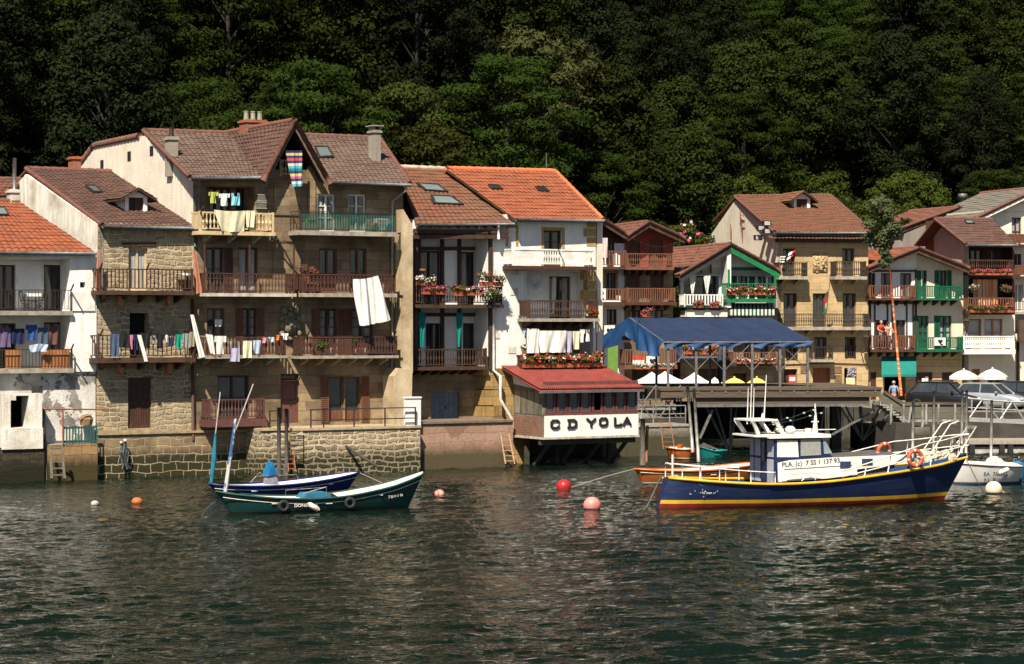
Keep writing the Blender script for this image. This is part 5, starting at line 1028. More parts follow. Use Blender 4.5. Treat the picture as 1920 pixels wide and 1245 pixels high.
# far right cream house
F = Frame(1842, 152, 18); H = F.empty('cream_house', 'cream house cut by the right edge, grey roof edge and curtained window', 'house')
ops = [window(F, H, (1897, 408, 1915, 462), 0, .12, WOODR, rows=2, curtain=1), window(F, H, (1902, 532, 1918, 585), -.0, .12, WHITE, rows=1, curtain=1), window(F, H, (1900, 476, 1915, 520), 0, .12, WOODR, rows=1)]
wall(F, H, F.U(1842), F.U(1960), ZG, F.P(1900, 396)[1], PL_CREAM, 0, ops, sidew=5)
GREYT = tiles('grey_roof', (.13, .115, .095), (.10, .09, .075), (.15, .13, .105)); tri_roof(F, H, (1828, 410), (1950, 352), (2040, 400), .7, 7, GREYT, [WHITE, WHITE], [(F.U(1842), F.U(1960), PL_CREAM)], F.P(1900, 397)[1])
balcony(F, H, 1894, 1950, 439, 458, 462, .8, 0, 'bar', WOODB, WOODR, .12, .04); balcony(F, H, 1900, 1950, 497, 518, 522, .8, 0, 'bar', WOODB, WOODR, .12, .04); balcony(F, H, 1900, 1950, 564, 584, 589, .8, 0, 'bar', IRON, SLABC, .12, .012)
wall(F, H, F.U(1898), F.U(1960), ZG, F.P(1920, 600)[1], M((.09, .05, .035), (.06, .035, .025), 3, .8), .9, [(*F.rect((1903, 640, 1960, 735), .9), .4)], name='shop_front')
# ================================================================ quay, platform, canopy, gangway
def thing_at(px, py, Y, name, label, cat, group=None, rz=0): return empty(name, at(px, py, Y), rz, label, cat, group)
QC = ashlar('quay_concrete', (.22, .20, .16), (.16, .145, .12), (.09, .08, .06), 2.4, .9, .8, .006, alg=(1.0, (.05, .045, .025), .9))
Fq = Frame(1130, 115.5, 25); H = Fq.empty('quay_wall', 'grey stone quay wall beside the clubhouse with pale tide band', 'quay wall')
MB().box(Fq.U(1130), Fq.U(1296), 0, 3, -1.5, Fq.P(1250, 800)[1]).build('wall', QC, H)
MB().box(Fq.U(1130) - .02, Fq.U(1297), -.05, 3, Fq.P(1250, 800)[1], Fq.P(1250, 796)[1]).build('coping', CONC, H)
Fr = Frame(1655, 122, 12); H = Fr.empty('landing_quay', 'stepped concrete landing and quay wall behind the bow of the blue boat', 'quay wall')
zq = Fr.P(1660, 797)[1]; MB().box(Fr.U(1645), Fr.U(1702), -3, 4, -1.5, zq).build('wall', QC, H); MB().box(Fr.U(1703), Fr.U(2000), 3.2, 5, -1.5, Fr.P(1800, 800)[1]).build('low_wall', M((.07, .06, .045), (.04, .035, .028), 1, .9), H)  # low wall coloured dark to paint in the shadow below the walkway
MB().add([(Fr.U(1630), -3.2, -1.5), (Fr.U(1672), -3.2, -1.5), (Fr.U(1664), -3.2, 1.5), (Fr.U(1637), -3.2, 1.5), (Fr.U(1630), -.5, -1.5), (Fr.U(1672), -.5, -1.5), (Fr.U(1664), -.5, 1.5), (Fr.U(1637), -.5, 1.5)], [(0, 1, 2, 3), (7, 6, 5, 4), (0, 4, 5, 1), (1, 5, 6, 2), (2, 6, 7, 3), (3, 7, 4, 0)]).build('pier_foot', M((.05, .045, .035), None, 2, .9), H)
# raised timber platform
Fp = Frame(1240, 119, 8); P_ = Fp.empty('timber_platform', 'raised timber platform on steel trusses over the dark water below the blue canopy', 'platform')
TIM = M((.105, .075, .05), (.06, .045, .033), 3, .85, st=(.3, 1, 4), bump=.01); TIMD = M((.075, .055, .035), (.045, .035, .022), 3, .9, st=(.3, 1, 5), bump=.01); SGREY = M((.16, .16, .155), (.09, .085, .08), 5, .6, .3)
uL, uR = Fp.U(1237), Fp.U(1654); z1 = Fp.P(1450, 727)[1]; z2 = Fp.P(1450, 745)[1]; z3 = Fp.P(1450, 762)[1]
MB().box(uL, uR, -.05, 9, z1 - .12, z1).build('deck', TIM, P_); MB().box(uL + .05, uR - .05, .0, .12, z2, z1 - .122).build('fascia', TIM, P_); MB().box(uL + 1.8, uR - .6, .16, .28, z3, z2 - .002).build('lower_fascia', TIM, P_)
MB().box(uL + 1.8, uR - .6, .06, .158, z3 - .02, z3 + .1).build('edge_beam', SGREY, P_)
n = 15
for i in range(n): x = uL + 1.2 + (uR - uL - 1.6) * i / (n - 1); MB().add([(x, -.03, z1 - .13), (x + .09, -.03, z1 - .13), (x + .09, .42, z2), (x, .42, z2), (x, -.03, z1 - .25), (x + .09, -.03, z1 - .25), (x + .09, .3, z2 - .05), (x, .3, z2 - .05)], [(0, 1, 2, 3), (7, 6, 5, 4), (0, 4, 5, 1), (1, 5, 6, 2), (2, 6, 7, 3), (3, 7, 4, 0)]).build('bracket', SGREY, P_)
def fan(cx, zf, tops, r=.05):
    for i, (tx, tw) in enumerate(tops): MB().tube([(cx, 2.0, zf), (tx, tw, z3)], r, 6).build('strut', SGREY, P_)
cxs = Fp.U(1618, -2); fan(cxs, .45, [(cxs - 1.6, .8), (cxs - 1.0, 1.8), (cxs - .45, .8), (cxs + .1, 3), (cxs + .6, .8), (cxs + 1.1, 2), (cxs + 1.5, .8)])
cx2 = Fp.U(1368, -2); fan(cx2, -.2, [(cx2 - 1.5, .8), (cx2 - .8, 1.8), (cx2 - .2, .8), (cx2 + .5, 2.5)], .06)
for i, x in enumerate((1430, 1462, 1490, 1520, 1545, 1570)): MB().tube([Fp.P3(x, 765, -1.5), Fp.P3(x + (8 if i % 2 else -7), 818, -1.5)], .05, 6).build('strut', SGREY, P_)
MB().bar(Fp.P3(1560, 815, -.6), Fp.P3(1640, 770, -.6), .1).build('brace', SGREY, P_); MB().bar(Fp.P3(1312, 822, -.4), Fp.P3(1336, 768, -.4), .12).build('brace', SGREY, P_)
MB().box(uL + 2.5, uR - .8, 7.8, 8, .3, z3).build('dark_backing', M((.02, .018, .015), None, 1, .95), P_)  # near-black sheet stands in for the deep shade under the deck
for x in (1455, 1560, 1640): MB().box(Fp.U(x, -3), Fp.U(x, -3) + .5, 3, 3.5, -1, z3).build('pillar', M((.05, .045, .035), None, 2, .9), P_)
for i in range(22): x = Fp.U(1440 + i * 10, -6); MB().box(x, x + .03, 6, 6.03, z3 - 1.5, z3 - .3).build('fence_bar', IRON, P_)
# canopy
Fc = Frame(1241, 120.5, 8); Cn = Fc.empty('canopy', 'blue tarpaulin canopy on slim grey posts over the raised timber platform', 'canopy')
BLU = M((.012, .023, .058), (.009, .017, .043), 1.3, .75, name='blue_tarp', bump=.01, bsc=3); BLUL = M((.012, .055, .15), (.009, .036, .10), 1.6, .65)
D_ = 6.0; e0, e1 = Vector(Fc.P3(1244, 640, 0)), Vector(Fc.P3(1524, 640, 0)); e1.z = e0.z; r0, r1 = Vector(Fc.P3(1181, 596, -D_ / 2)), Vector(Fc.P3(1446, 593, -D_ / 2)); r1.z = r0.z; b0 = Vector((e0.x - (e0.x - r0.x) * 2, D_, e0.z)); b1 = Vector((e1.x - (e1.x - r1.x) * 2, D_, e1.z))
cv = MB(); cv.uv = None
nx, ny = 44, 10
def sheet(mb, A, B, C_, D2, nx, ny, f):
    o = len(mb.v)
    for j in range(ny + 1):
        for i in range(nx + 1):
            s, t = i / nx, j / ny; p = A.lerp(B, s).lerp(D2.lerp(C_, s), t); mb.v.append(tuple(p + f(s, t)))
    for j in range(ny):
        for i in range(nx): a = o + j * (nx + 1) + i; mb.f.append((a, a + 1, a + nx + 2, a + nx + 1)); mb.mi.append(mb.cur)
wob = lambda s, t: Vector((0, 0, -.06 * abs(math.sin(s * 18.8)) * math.sin(math.pi * t) - .02 * math.sin(s * 60 + t * 9)))
sheet(cv, e0, e1, r1, r0, nx, ny, wob); sheet(cv, b0, b1, r1, r0, nx, ny, wob); co = cv.build('tarpaulin', BLU, Cn, True)
vl = MB(); sheet(vl, e0, e1, e1 + Vector((-.2, 0, -.42)), e0 + Vector((.1, 0, -.42)), 60, 5, lambda s, t: Vector((0, .10 * math.sin(s * 41 + t * 3) * t, .22 * t * abs(math.sin(s * 14.1)) ** .7 * (1 - .1 * math.sin(s * 9)) - .05 * t * math.sin(s * 33)))); vl.build('front_valance', BLUL, Cn, True)
lv = MB(); P0 = e0 + Vector((-.02, -.02, .02)); Pr = r0 + Vector((-.05, 0, .02)); P2 = b0 + Vector((-.05, 0, .02)); fold = lambda s, t: Vector((-.12 * t * math.sin(s * 17 + t * 4), .1 * math.sin(s * 23 + t * 6) * t, -.07 * math.sin(s * 12) * t))
sheet(lv, P0, Pr, Pr + Vector((-.1, 0, -.95)), P0 + Vector((-.25, .1, -.75)), 26, 8, lambda s, t: fold(s, t) + Vector((0, 0, -.28 * t * math.sin(math.pi * s)))); sheet(lv, P2, Pr, Pr + Vector((-.1, 0, -.95)), P2 + Vector((-.3, 0, -.55)), 26, 8, lambda s, t: fold(s, t) + Vector((0, 0, -.25 * t * math.sin(math.pi * s)))); lv.build('gable_curtain', BLUL, Cn, True)
for i in range(6):
    x = e0.x + .25 + (e1.x - e0.x - .5) * i / 5
    for y in (.02, D_ - .1): 
        if y < 1 or i in (0, 2, 4): MB().box(x - .06 - (0 if y < 1 else (e0.x - b0.x)), x + .06 - (0 if y < 1 else (e0.x - b0.x)), y, y + .12, z1, e0.z + .02).build('post', SGREY, Cn)
    if i < 5:
        xn = e0.x + .25 + (e1.x - e0.x - .5) * (i + 1) / 5; MB().tube([(x, .08, e0.z - 1.5), (xn, .08, e0.z - .05)], .02, 5).build('brace', SGREY, Cn); MB().tube([(xn, .08, e0.z - 1.5), (x, .08, e0.z - .05)], .02, 5).build('brace', SGREY, Cn)
MB().tube([e0 + Vector((0, 0, -.05)), e1 + Vector((0, 0, -.05))], .035, 6).build('rail', SGREY, Cn); MB().tube([e0, r0, b0], .035, 6).build('rail', SGREY, Cn)
# steps and lower walkway on the right
Fw = Frame(1655, 119.5, 6); W = Fw.empty('walkway', 'weathered timber walkway with plank parapet and galvanised posts right of the platform', 'walkway')
za, zb_ = Fw.P(1750, 757)[1], Fw.P(1750, 788)[1]
MB().prism([Fw.P(1655, 736, .0), Fw.P(1660, 733), Fw.P(1694, 754), Fw.P(1812, 755), Fw.P(1812, 759), Fw.P(1690, 759)], -.08, .12).build('handrail', TIM, W)
MB().prism([Fw.P(1649, 738), Fw.P(1660, 738), Fw.P(1692, 760), Fw.P(1812, 760), Fw.P(1812, 785), Fw.P(1692, 785), Fw.P(1688, 772), Fw.P(1662, 757), Fw.P(1649, 757)], 0, .05).build('plank_parapet', M((.13, .12, .085), (.07, .06, .045), 3, .9, st=(.3, 1, 6), bump=.01), W)
MB().box(Fw.U(1690), Fw.U(1815), -.05, 2.0, zb_ - .08, zb_ + .05).build('deck', GALV, W)
st_ = MB()
for i in range(7): x = Fw.U(1650 + i * 6.2); z = Fw.P(1650, 758 + i * 4.6)[1]; st_.box(x, x + .3, -.02, 1.4, z - .06, z); st_.box(x, x + .04, -.021, 1.4, z, z + .14)
st_.build('stairs', M((.33, .3, .25), (.2, .18, .15), 4, .9), W)
for x in (1668, 1692, 1727, 1734, 1757, 1788): MB().box(Fw.U(x), Fw.U(x) + .1, -.1, -.01, zb_ - .2, za + .0).build('post', GALV, W)
for x0, x1, y0_, y1 in ((1709, 1693, 762, 858), (1732, 1715, 790, 850)): MB().tube([Fw.P3(x0, y0_, .2), Fw.P3(x1, y1, .2)], .06, 6).build('brace', GALV, W)
for px, y0_, y1, l in ((1711, 753, 860, 'leftmost'), (1750, 733, 868, 'second'), (1803, 731, 862, 'third'), (1811, 731, 872, 'fourth'), (1858, 750, 872, 'rightmost')):
    pole(px, y0_, y1, 113 - (px - 1711) * .01, .075, GALV, l + ' of five galvanised piles behind the blue boat bow', name='mooring_pile', cat='pile', group='galvanised piles by the walkway', px1=px + 1.5)
# gangway truss and pontoon
G = Frame(1812, 113, 6); g_ = G.empty('gangway', 'pale aluminium truss gangway leading right from the walkway', 'gangway'); ALU = M((.48, .46, .42), (.35, .33, .3), 4, .4, .5)
for k, o in enumerate((0, -1.3)):
    tp = [G.P3(1815, 747, o), G.P3(1870, 752, o), G.P3(1960, 756, o)]; bt = [G.P3(1812, 786, o), G.P3(1960, 793, o)]; MB().tube(tp, .055, 6).build('top_rail', ALU, g_); MB().bar(bt[0], bt[1], .08, .2).build('bottom_beam', ALU, g_)
    zz = [(1816, 786, 1842, 749), (1842, 749, 1874, 788), (1874, 788, 1898, 753), (1898, 753, 1922, 790), (1822, 780, 1822, 748), (1850, 786, 1850, 750), (1880, 786, 1880, 752)]
    for a in zz: MB().tube([G.P3(a[0], a[1], o), G.P3(a[2], a[3], o)], .04 if k == 0 else .03, 6).build('strut', ALU, g_)
    MB().tube([G.P3(1815, 764, o), G.P3(1960, 772, o)], .025, 6).build('mid_rail', ALU, g_)
MB().box(G.U(1812), G.U(1960), .05, 1.25, G.P(1850, 790)[1], G.P(1850, 788)[1]).build('deck', ALU, g_)
Pn = Frame(1812, 119, 4); p_ = Pn.empty('pontoon', 'low floating pontoon on dark piles at the right edge under the gangway', 'pontoon')
zt = Pn.P(1850, 826)[1]; MB().box(Pn.U(1816), Pn.U(1990), 0, 2.4, zt - .18, zt).build('deck', M((.3, .27, .22), (.2, .18, .14), 4, .9), p_); MB().box(Pn.U(1820), Pn.U(1990), .2, 2.2, -.3, zt - .32).build('float', M((.42, .40, .35), (.2, .2, .15), 3, .8), p_)
for x in (1818, 1874, 1890): MB().box(Pn.U(x), Pn.U(x + 9), -.1, .0 + .15, -.5, zt - .181).build('pile', M((.02, .02, .018), None, 3, .9), p_)
MB()
# railing on quay near clubhouse
o = thing(Fq, Fq.U(1200), .3, Fq.P(1250, 798)[1], 'quay_railing', 'galvanised tube railing on the quay between clubhouse and tall poles', 'railing'); L = Fq.U(1291) - Fq.U(1200)
for z in (.95, .55): MB().tube([(0, 0, z), (L, 0, z)], .03, 6).build('rail', GALV, o)
for i in range(4): MB().tube([(.0 + L * i / 3, 0, 0), (L * i / 3, 0, .95)], .03, 6).build('post', GALV, o)
sc2 = thing(Fq, Fq.U(1216), 2.2, Fq.P(1250, 798)[1], 'bracing_frame', 'dark scaffold-like steel bracing under the left end of the platform', 'frame')
for a, b_ in (((0, 0), (1.6, 1.9)), ((1.6, 0), (0, 1.9)), ((0, 0), (0, 1.9)), ((1.6, 0), (1.6, 1.9)), ((3, 0), (3, 1.9)), ((1.6, 1.9), (3, 0)), ((1.6, 0), (3, 1.9)), ((0, 1.2), (3, 1.2))): MB().tube([(a[0], 0, a[1]), (b_[0], 0, b_[1])], .035, 6).build('tube', SGREY, sc2)
# gazebo tents and parasols under / beside the canopy
def tent(px, pyap, pye, wpx, Y, label, py_base=752):
    s = FPX / Y; o = empty('gazebo_tent', at(px, 600 + (HC - SQZ) * s, Y), R(12), label, 'tent', 'white gazebo tents on the square'); ze = HC + (600 - pye) / s - SQZ; za_ = HC + (600 - pyap) / s - SQZ; h = wpx / s / 2; WT = M((.74, .72, .66), (.6, .57, .5), 1.2, .8)
    t = MB(); k = 8
    for a, b_ in (((-h, -h), (h, -h)), ((h, -h), (h, h)), ((h, h), (-h, h)), ((-h, h), (-h, -h))):
        sheet(t, Vector((*a, ze)), Vector((*b_, ze)), Vector((0, 0, za_)), Vector((0, 0, za_)), 6, 6, lambda s_, t_: Vector((0, 0, -.12 * math.sin(math.pi * t_)))); t.add([(*a, ze), (*b_, ze), (*b_, ze - .22), (*a, ze - .22)], [(0, 1, 2, 3)])
    t.build('roof', WT, o, False)
    for x in (-h, h):
        for y in (-h, h): MB().box(x - .03, x + .03, y - .03, y + .03, 0, ze).build('leg', STEEL, o)
tent(1222, 697, 718, 76, 133, 'leftmost white gazebo tent, beside the clubhouse roof'); tent(1247, 696, 716, 80, 135, 'second white gazebo tent from the clubhouse, under the canopy'); tent(1302, 698, 722, 80, 132.5, 'large white gazebo tent between the front canopy posts'); tent(1340, 707, 720, 46, 135, 'small partly hidden white gazebo tent left of the yellow parasols')
def parasol(px, pyap, pye, wpx, Y, c, c2, label, group, n=8, text=None):
    s = FPX / Y; o = empty('parasol', at(px, 600 + (HC - SQZ) * s, Y), rnd.random(), label, 'parasol', group); ze = HC + (600 - pye) / s - SQZ; za_ = HC + (600 - pyap) / s - SQZ; r = wpx / s / 2; mb = MB()
    for k in range(n):
        a0, a1 = 2 * math.pi * k / n, 2 * math.pi * (k + 1) / n; prof = [(0.02, za_), (r * .45, za_ - (za_ - ze) * .30), (r * .8, za_ - (za_ - ze) * .68), (r, ze), (r, ze - .16)]
        for j, ((r0_, z0_), (r1_, z1_)) in enumerate(zip(prof, prof[1:])):
            mb.cur = 1 if j == 3 else 0; mb.add([(r0_ * math.cos(a0), r0_ * math.sin(a0), z0_), (r1_ * math.cos(a0), r1_ * math.sin(a0), z1_), (r1_ * math.cos(a1), r1_ * math.sin(a1), z1_), (r0_ * math.cos(a1), r0_ * math.sin(a1), z0_)], [(0, 1, 2, 3)])
    mb.build('cloth', [c, c2], o); MB().tube([(0, 0, 0), (0, 0, za_)], .025, 6).build('pole', STEEL, o); MB().lathe([(.25, 0), (.25, .06), (.05, .1)], (0, 0, 0), 10).build('base', CONC, o); MB().ball((0, 0, za_ + .03), .05).build('finial', c, o)
YEL = M((.75, .56, .14), (.7, .45, .08), 2, .8); YEL2 = M((.45, .2, .04), (.75, .6, .2), 8, .8); PW = M((.72, .68, .6), (.6, .52, .4), 3, .8)
parasol(1377, 708, 719, 44, 134, YEL, YEL2, 'yellow parasol on the left of the pair under the canopy', 'yellow parasols'); parasol(1419, 708, 720, 42, 133, YEL, YEL2, 'yellow parasol on the right of the pair, behind the boat aerials', 'yellow parasols')
parasol(1807, 693, 706, 56, 136, PW, PW, 'white parasol standing left behind the parked cars', 'white parasols'); parasol(1861, 691, 706, 58, 134, PW, PW, 'white parasol standing right behind the silver car', 'white parasols')
cp = MB(); cp.lathe([(.03, 0), (.17, .5), (.12, 1.6), (.03, 2.3)], (0, 0, 0), 8); o = cp.build('closed_parasol', M((.04, .05, .07), None, 3, .8), None, True); o.location = at(1350, 722, 128); tag(o, 'dark grey closed parasol between white tents and yellow parasols', 'parasol')
# street lamps on the mansion and flags
def wall_lamp(F, px, pyt, pyb, label):
    u0, z1_ = F.P(px, pyt, .9); z0_ = F.P(px, pyb, .9)[1]; o = thing(F, u0, -.9, z0_, 'wall_lamp', label, 'lamp', 'iron wall lanterns'); h = z1_ - z0_
    l = MB(); l.lathe([(.07, h * .35), (.2, h * .82), (.24, h * .84), (.16, h * .95), (.04, h)], (0, 0, 0), 6); l.build('lantern', IRON, o); MB().lathe([(.06, h * .38), (.185, h * .8)], (0, 0, 0.004), 6, 1.04, 1.04).build('glass', M((.3, .27, .2), (.2, .18, .14), 3, .3), o)
    b = MB(); b.tube([(0, 0, h * .35), (0, .1, h * .12), (0, .5, 0.02), (0, .88, h * .2)], .035, 6); b.build('bracket', IRON, o)
wall_lamp(F8, 1624, 627, 662, 'iron lantern on the right corner of the stone mansion'); wall_lamp(F10, 1812, 596, 636, 'iron lantern between green shutters and white balcony')
def flag(F, px, py0, px1, py1, out, w, cols, label, cat='flag', nm='flag'):
    a, b_ = Vector(F.P3(px, py0, out)), Vector(F.P3(px1, py1, out - .8)); base = b_; o = thing(F, b_.x, b_.y, b_.z, nm, label, cat); MB().tube([(0, 0, 0), a - b_], .02, 5).build('pole', WOODB, o)
    f = MB(); d = (a - b_); n = 8; L_ = d.length * .62
    for i in range(n):
        f.cur = min(len(cols) - 1, i * len(cols) // n); t0, t1 = .75 - .6 * i / n, .75 - .6 * (i + 1) / n; p0, p1 = d * t0, d * t1; k = Vector((w * (.7 + .3 * math.sin(i)), .1, -.1)); f.add([p0, p1, p1 + k * 1.0, p0 + k], [(0, 1, 2, 3)])
    f.build('cloth', cols, o)
flag(F8, 1556, 528, 1548, 598, 1.6, -.22, [M((.08, .1, .05), None, 3, .8), M((.55, .04, .03), None, 3, .8), M((.5, .45, .35), None, 3, .8), M((.03, .2, .09), None, 3, .8)], 'furled red white and green flag on the long mansion balcony')
# floodlights on the cream side wall of the mansion
for i, (x, y, l) in enumerate(((1437, 419, 'top'), (1426, 428, 'upper left'), (1438, 434, 'middle right'), (1421, 446, 'lowest'))):
    w_, z_ = sidept(F8, -.5, x, y); o = thing(F8, -.5, w_, z_, 'floodlight', f'{l} of the four floodlights mounted on the cream mansion side wall', 'floodlight', 'floodlights on the mansion')
    MB().prism([(-.22, -.15), (.22, -.15), (.26, .17), (-.26, .17)], -.14, .1).build('housing', IRON, o); MB().box(-.17, .17, -.16, -.141, -.1, .12).build('lens', M((.5, .52, .5), (.3, .3, .3), 3, .1, spec=.9), o); MB().bar((0, .1, 0), (.45, .1, -.05), .05).build('arm', IRON, o)
ad = MB(); w0, z0_ = sidept(F8, -.15, 1388, 397); 
for (x0, y0_, x1, y1) in ((1388, 396, 1388, 424), (1388, 402, 1395, 405), (1388, 417, 1395, 418), (1391, 418, 1391, 445), (1370, 420, 1370, 450)): a, b_ = sidept(F8, -.15, x0, y0_), sidept(F8, -.15, x1, y1); ad.tube([(-.15, *a), (-.15, *b_)], .03, 5)
place(F8, ad, 'wall_aerial', RUST, 'rusty aerial bracket on the cream side wall of the mansion', 'aerial')
# satellite dish
u, z = F5.P(1001, 527, .1); o = thing(F5, u, -.1, z - .35, 'satellite_dish', 'round white satellite dish left of the curtained door on the white house', 'satellite dish'); d = MB(); pr = [(.001, 0), (.15, -.02), (.28, -.07), (.34, -.12)]
d.v = [(r_ * math.cos(2 * math.pi * k / 16), y_, .35 + r_ * 1.1 * math.sin(2 * math.pi * k / 16)) for r_, y_ in pr for k in range(16)]; d.f = [(i * 16 + k, i * 16 + (k + 1) % 16, (i + 1) * 16 + (k + 1) % 16, (i + 1) * 16 + k) for i in range(3) for k in range(16)]; d.mi = [0] * len(d.f)
d.build('dish', M((.5, .48, .44), (.4, .38, .34), 3, .6), o, True); MB().tube([(0, .1, 0), (0, 0, .3), (.0, -.05, .1), (0, -.4, .3)], .02, 5).build('arm', STEEL, o)
# ================================================================ boats
def hull(parent, us, hb, zs, zk, mats, bands, rake=(0, 0), p=.38, trim=.05, ins=None, floor=.12, deckm=None, strake=None, nm='hull'):
    """us: stations; hb, zs functions; bands = ascending z limits; mats below/between/above"""
    u0, u1 = us[0], us[-1]; mb = MB(); n = len(us)
    def X(u, z):
        t = (u - u0) / (u1 - u0); k = max(0., (t - .72) / .28) ** 1.6; q = max(0., (.22 - t) / .22) ** 1.6; return u - (1 - z / zs(u)) * rake[0] * k + (1 - z / zs(u)) * rake[1] * q
    rows = []
    for u in us:
        t = (u - u0) / (u1 - u0); e = p + .55 * abs(2 * t - 1) ** 3; zl = [zs(u)] + [zs(u) + (bands[-1] - zs(u)) * f for f in (.2, .4, .6, .8)] + list(reversed(bands)) + [bands[0] * .5, -.05, zk]
        rows.append([(X(u, z), hb(u) * max(0., (z - zk) / (zs(u) - zk)) ** e, z) for z in zl])
    m = len(rows[0]); nb = len(bands)
    for sg in (-1, 1):
        o = len(mb.v); mb.v += [(x, y * sg, z) for r in rows for x, y, z in r]
        for i in range(n - 1):
            for j in range(m - 1):
                a = o + i * m + j; f = (a, a + 1, a + m + 1, a + m); mb.f.append(f if sg < 0 else f[::-1]); mb.mi.append(max(0, nb - max(0, j - 4)) if nb else 0)
    for r in (rows[0], rows[-1]): mb.add([(x, -y, z) for x, y, z in r] + [(x, y, z) for x, y, z in reversed(r)], [tuple(range(2 * m))]); mb.mi[-1] = nb
    h = mb.build(nm, mats, parent, True)
    g = MB(); L = [(X(u, zs(u)), hb(u), zs(u)) for u in us]
    for sg in (-1, 1): g.tube([(x, (y + .01) * sg, z) for x, y, z in L], trim, 6)
    g.build('gunwale', strake or mats[-1], h, True)
    xm_ = (u0 + u1) / 2; yin = lambda u, z: max(0., hb(u) * max(0., (z - zk) / (zs(u) - zk)) ** (p + .55 * abs(2 * (u - u0) / (u1 - u0) - 1) ** 3) - .07)
    if ins:
        i_ = MB()
        for sg in (-1, 1):
            o = len(i_.v)
            for u in us:
                x, y, z = X(u, zs(u)), max(hb(u) - .06, 0), zs(u) - .01; i_.v += [(x, y * sg, z), (xm_ + (X(u, max(floor, z - .45)) - xm_) * .93, yin(u, max(floor, z - .45)) * sg, max(floor, z - .45))]
            for i in range(n - 1): a = o + 2 * i; i_.f.append((a, a + 2, a + 3, a + 1)); i_.mi.append(0)
        i_.build('interior', ins, h, True)
        f_ = MB(); k = [(xm_ + (X(u, max(floor, zs(u) - .46)) - xm_) * .93, yin(u, max(floor, zs(u) - .46)) , max(floor, zs(u) - .46)) for u in us]; f_.add([(x, -y, z) for x, y, z in k] + [(x, y, z) for x, y, z in k], [(i, i + 1, n + i + 1, n + i) for i in range(n - 1)]); f_.build('floorboards', deckm or ins, h)
    return h
def ufun(pts):
    a = sorted(pts); xs_, ys_ = [p[0] for p in a], [p[1] for p in a]; return lambda u: float(np.interp(u, xs_, ys_))
def smooth(us, f, it=2):
    v = [f(u) for u in us]
    for _ in range(it): v = [v[0]] + [(v[i - 1] + 2 * v[i] + v[i + 1]) / 4 for i in range(1, len(v) - 1)] + [v[-1]]
    return ufun(list(zip(us, v)))
def pointed(u0, u1, B, full=.55, ends=(0.02, .02)):
    def f(u): t = (u - u0) / (u1 - u0); return max(ends[0] if t < .5 else ends[1], B / 2 * (math.sin(math.pi * min(1, max(0, t)))) ** full)
    return f
WBOAT = M((.70, .67, .58), (.5, .45, .36), 4, .5); NAVY = M((.007, .014, .062), (.016, .026, .06), 2.2, .38, st=(.35, 1, 5), spec=.4, bump=.004, bsc=5); YELL = M((.62, .36, .02), (.5, .28, .02), 3, .4); REDB = M((.20, .018, .012), (.12, .015, .012), 3, .5)
TEALB = M((.006, .050, .048), (.03, .035, .022), 2.6, .5, st=(.5, 1, 3), lo=.45, hi=.7, bump=.004, bsc=6); ORB = M((.42, .11, .015), (.30, .08, .018), 3, .35, spec=.5); BLUEB = M((.012, .02, .13), (.012, .018, .08), 2, .35); TURQ = M((.01, .2, .17), (.01, .13, .12), 4, .5); DKB = M((.02, .015, .012), None, 3, .6)
BLT = M((.02, .06, .17), (.015, .045, .13), 3, .5)
# ---- the big blue fishing boat
FB = Frame(1525, 86.2, 20); Bt = FB.empty('fishing_boat', 'big navy blue fishing boat with yellow strakes, red bottom and white wheelhouse', 'fishing boat')
uS, uBw = FB.U(1262, .6), FB.U(1812, 0); hb = lambda u: (lambda t: 1.55 * min(1, .14 + 1.9 * max(t, 0) ** .62) * (1 - max(0, (t - .5) / .5) ** 2.2) + .02)((u - uS) / (uBw - uS))
sh = [(FB.P(x, y, hb(FB.U(x, 1.2)))[0], FB.P(x, y, hb(FB.U(x, 1.2)))[1]) for x, y in ((1262, 896), (1318, 901.5), (1398, 906.8), (1467, 908), (1500, 907), (1560, 903), (1660, 889), (1771, 871), (1812, 859))]
us = [uS + (uBw - uS) * i / 40 for i in range(41)]; zs = smooth(us, ufun(sh), 3)
hull(Bt, us, hb, zs, -.55, [REDB, YELL, NAVY], [.17, .30], rake=(.95, -.35), p=.30, trim=.055, strake=YELL)
dk = MB(); dk.add([(u, -hb(u) + .04, zs(u) - .10) for u in us] + [(u, hb(u) - .04, zs(u) - .10) for u in us], [(i, i + 1, 42 + i - 0, 41 + i) for i in range(40)]); dk.build('deck', BLT, Bt)
bw = MB()
for sg in (-1, 1):
    k = [u for u in us if u > FB.U(1660, 1.0)]; o = len(bw.v); bw.v += [(u, sg * (hb(u) - .02), zs(u) + .02) for u in k] + [(u, sg * (hb(u) - .06), zs(u) + .17) for u in k]; n = len(k); bw.f += [(o + i, o + i + 1, o + n + i + 1, o + n + i) for i in range(n - 1)]; bw.mi += [0] * (n - 1)
bw.build('bulwark', BLT, Bt)
def bp(px, py, o=1.25): return Vector(FB.P3(px, py, o))
OW = 1.0; wu0, wu1 = FB.U(1452, OW), FB.U(1560, OW); zt = FB.P(1500, 821, OW)[1]; zd = zs(wu0) - .1; zm = FB.P(1500, 858, OW)[1]
WPAN = M((.72, .70, .64), (.6, .56, .48), 3, .4); WGR = M((.40, .40, .43), (.3, .3, .32), 2, .5)
wh = MB(); slant = .45; wh.add([(wu0, -OW, zd), (wu1, -OW, zd), (wu1, -OW, zm), (wu1 - slant, -OW, zt), (wu0, -OW, zt), (wu0, OW, zd), (wu1, OW, zd), (wu1, OW, zm), (wu1 - slant, OW, zt), (wu0, OW, zt)], [(0, 1, 2, 3, 4), (9, 8, 7, 6, 5), (0, 5, 6, 1), (1, 6, 7, 2), (2, 7, 8, 3), (3, 8, 9, 4), (4, 9, 5, 0)])
whb = wh.build('wheelhouse', NAVY, Bt)
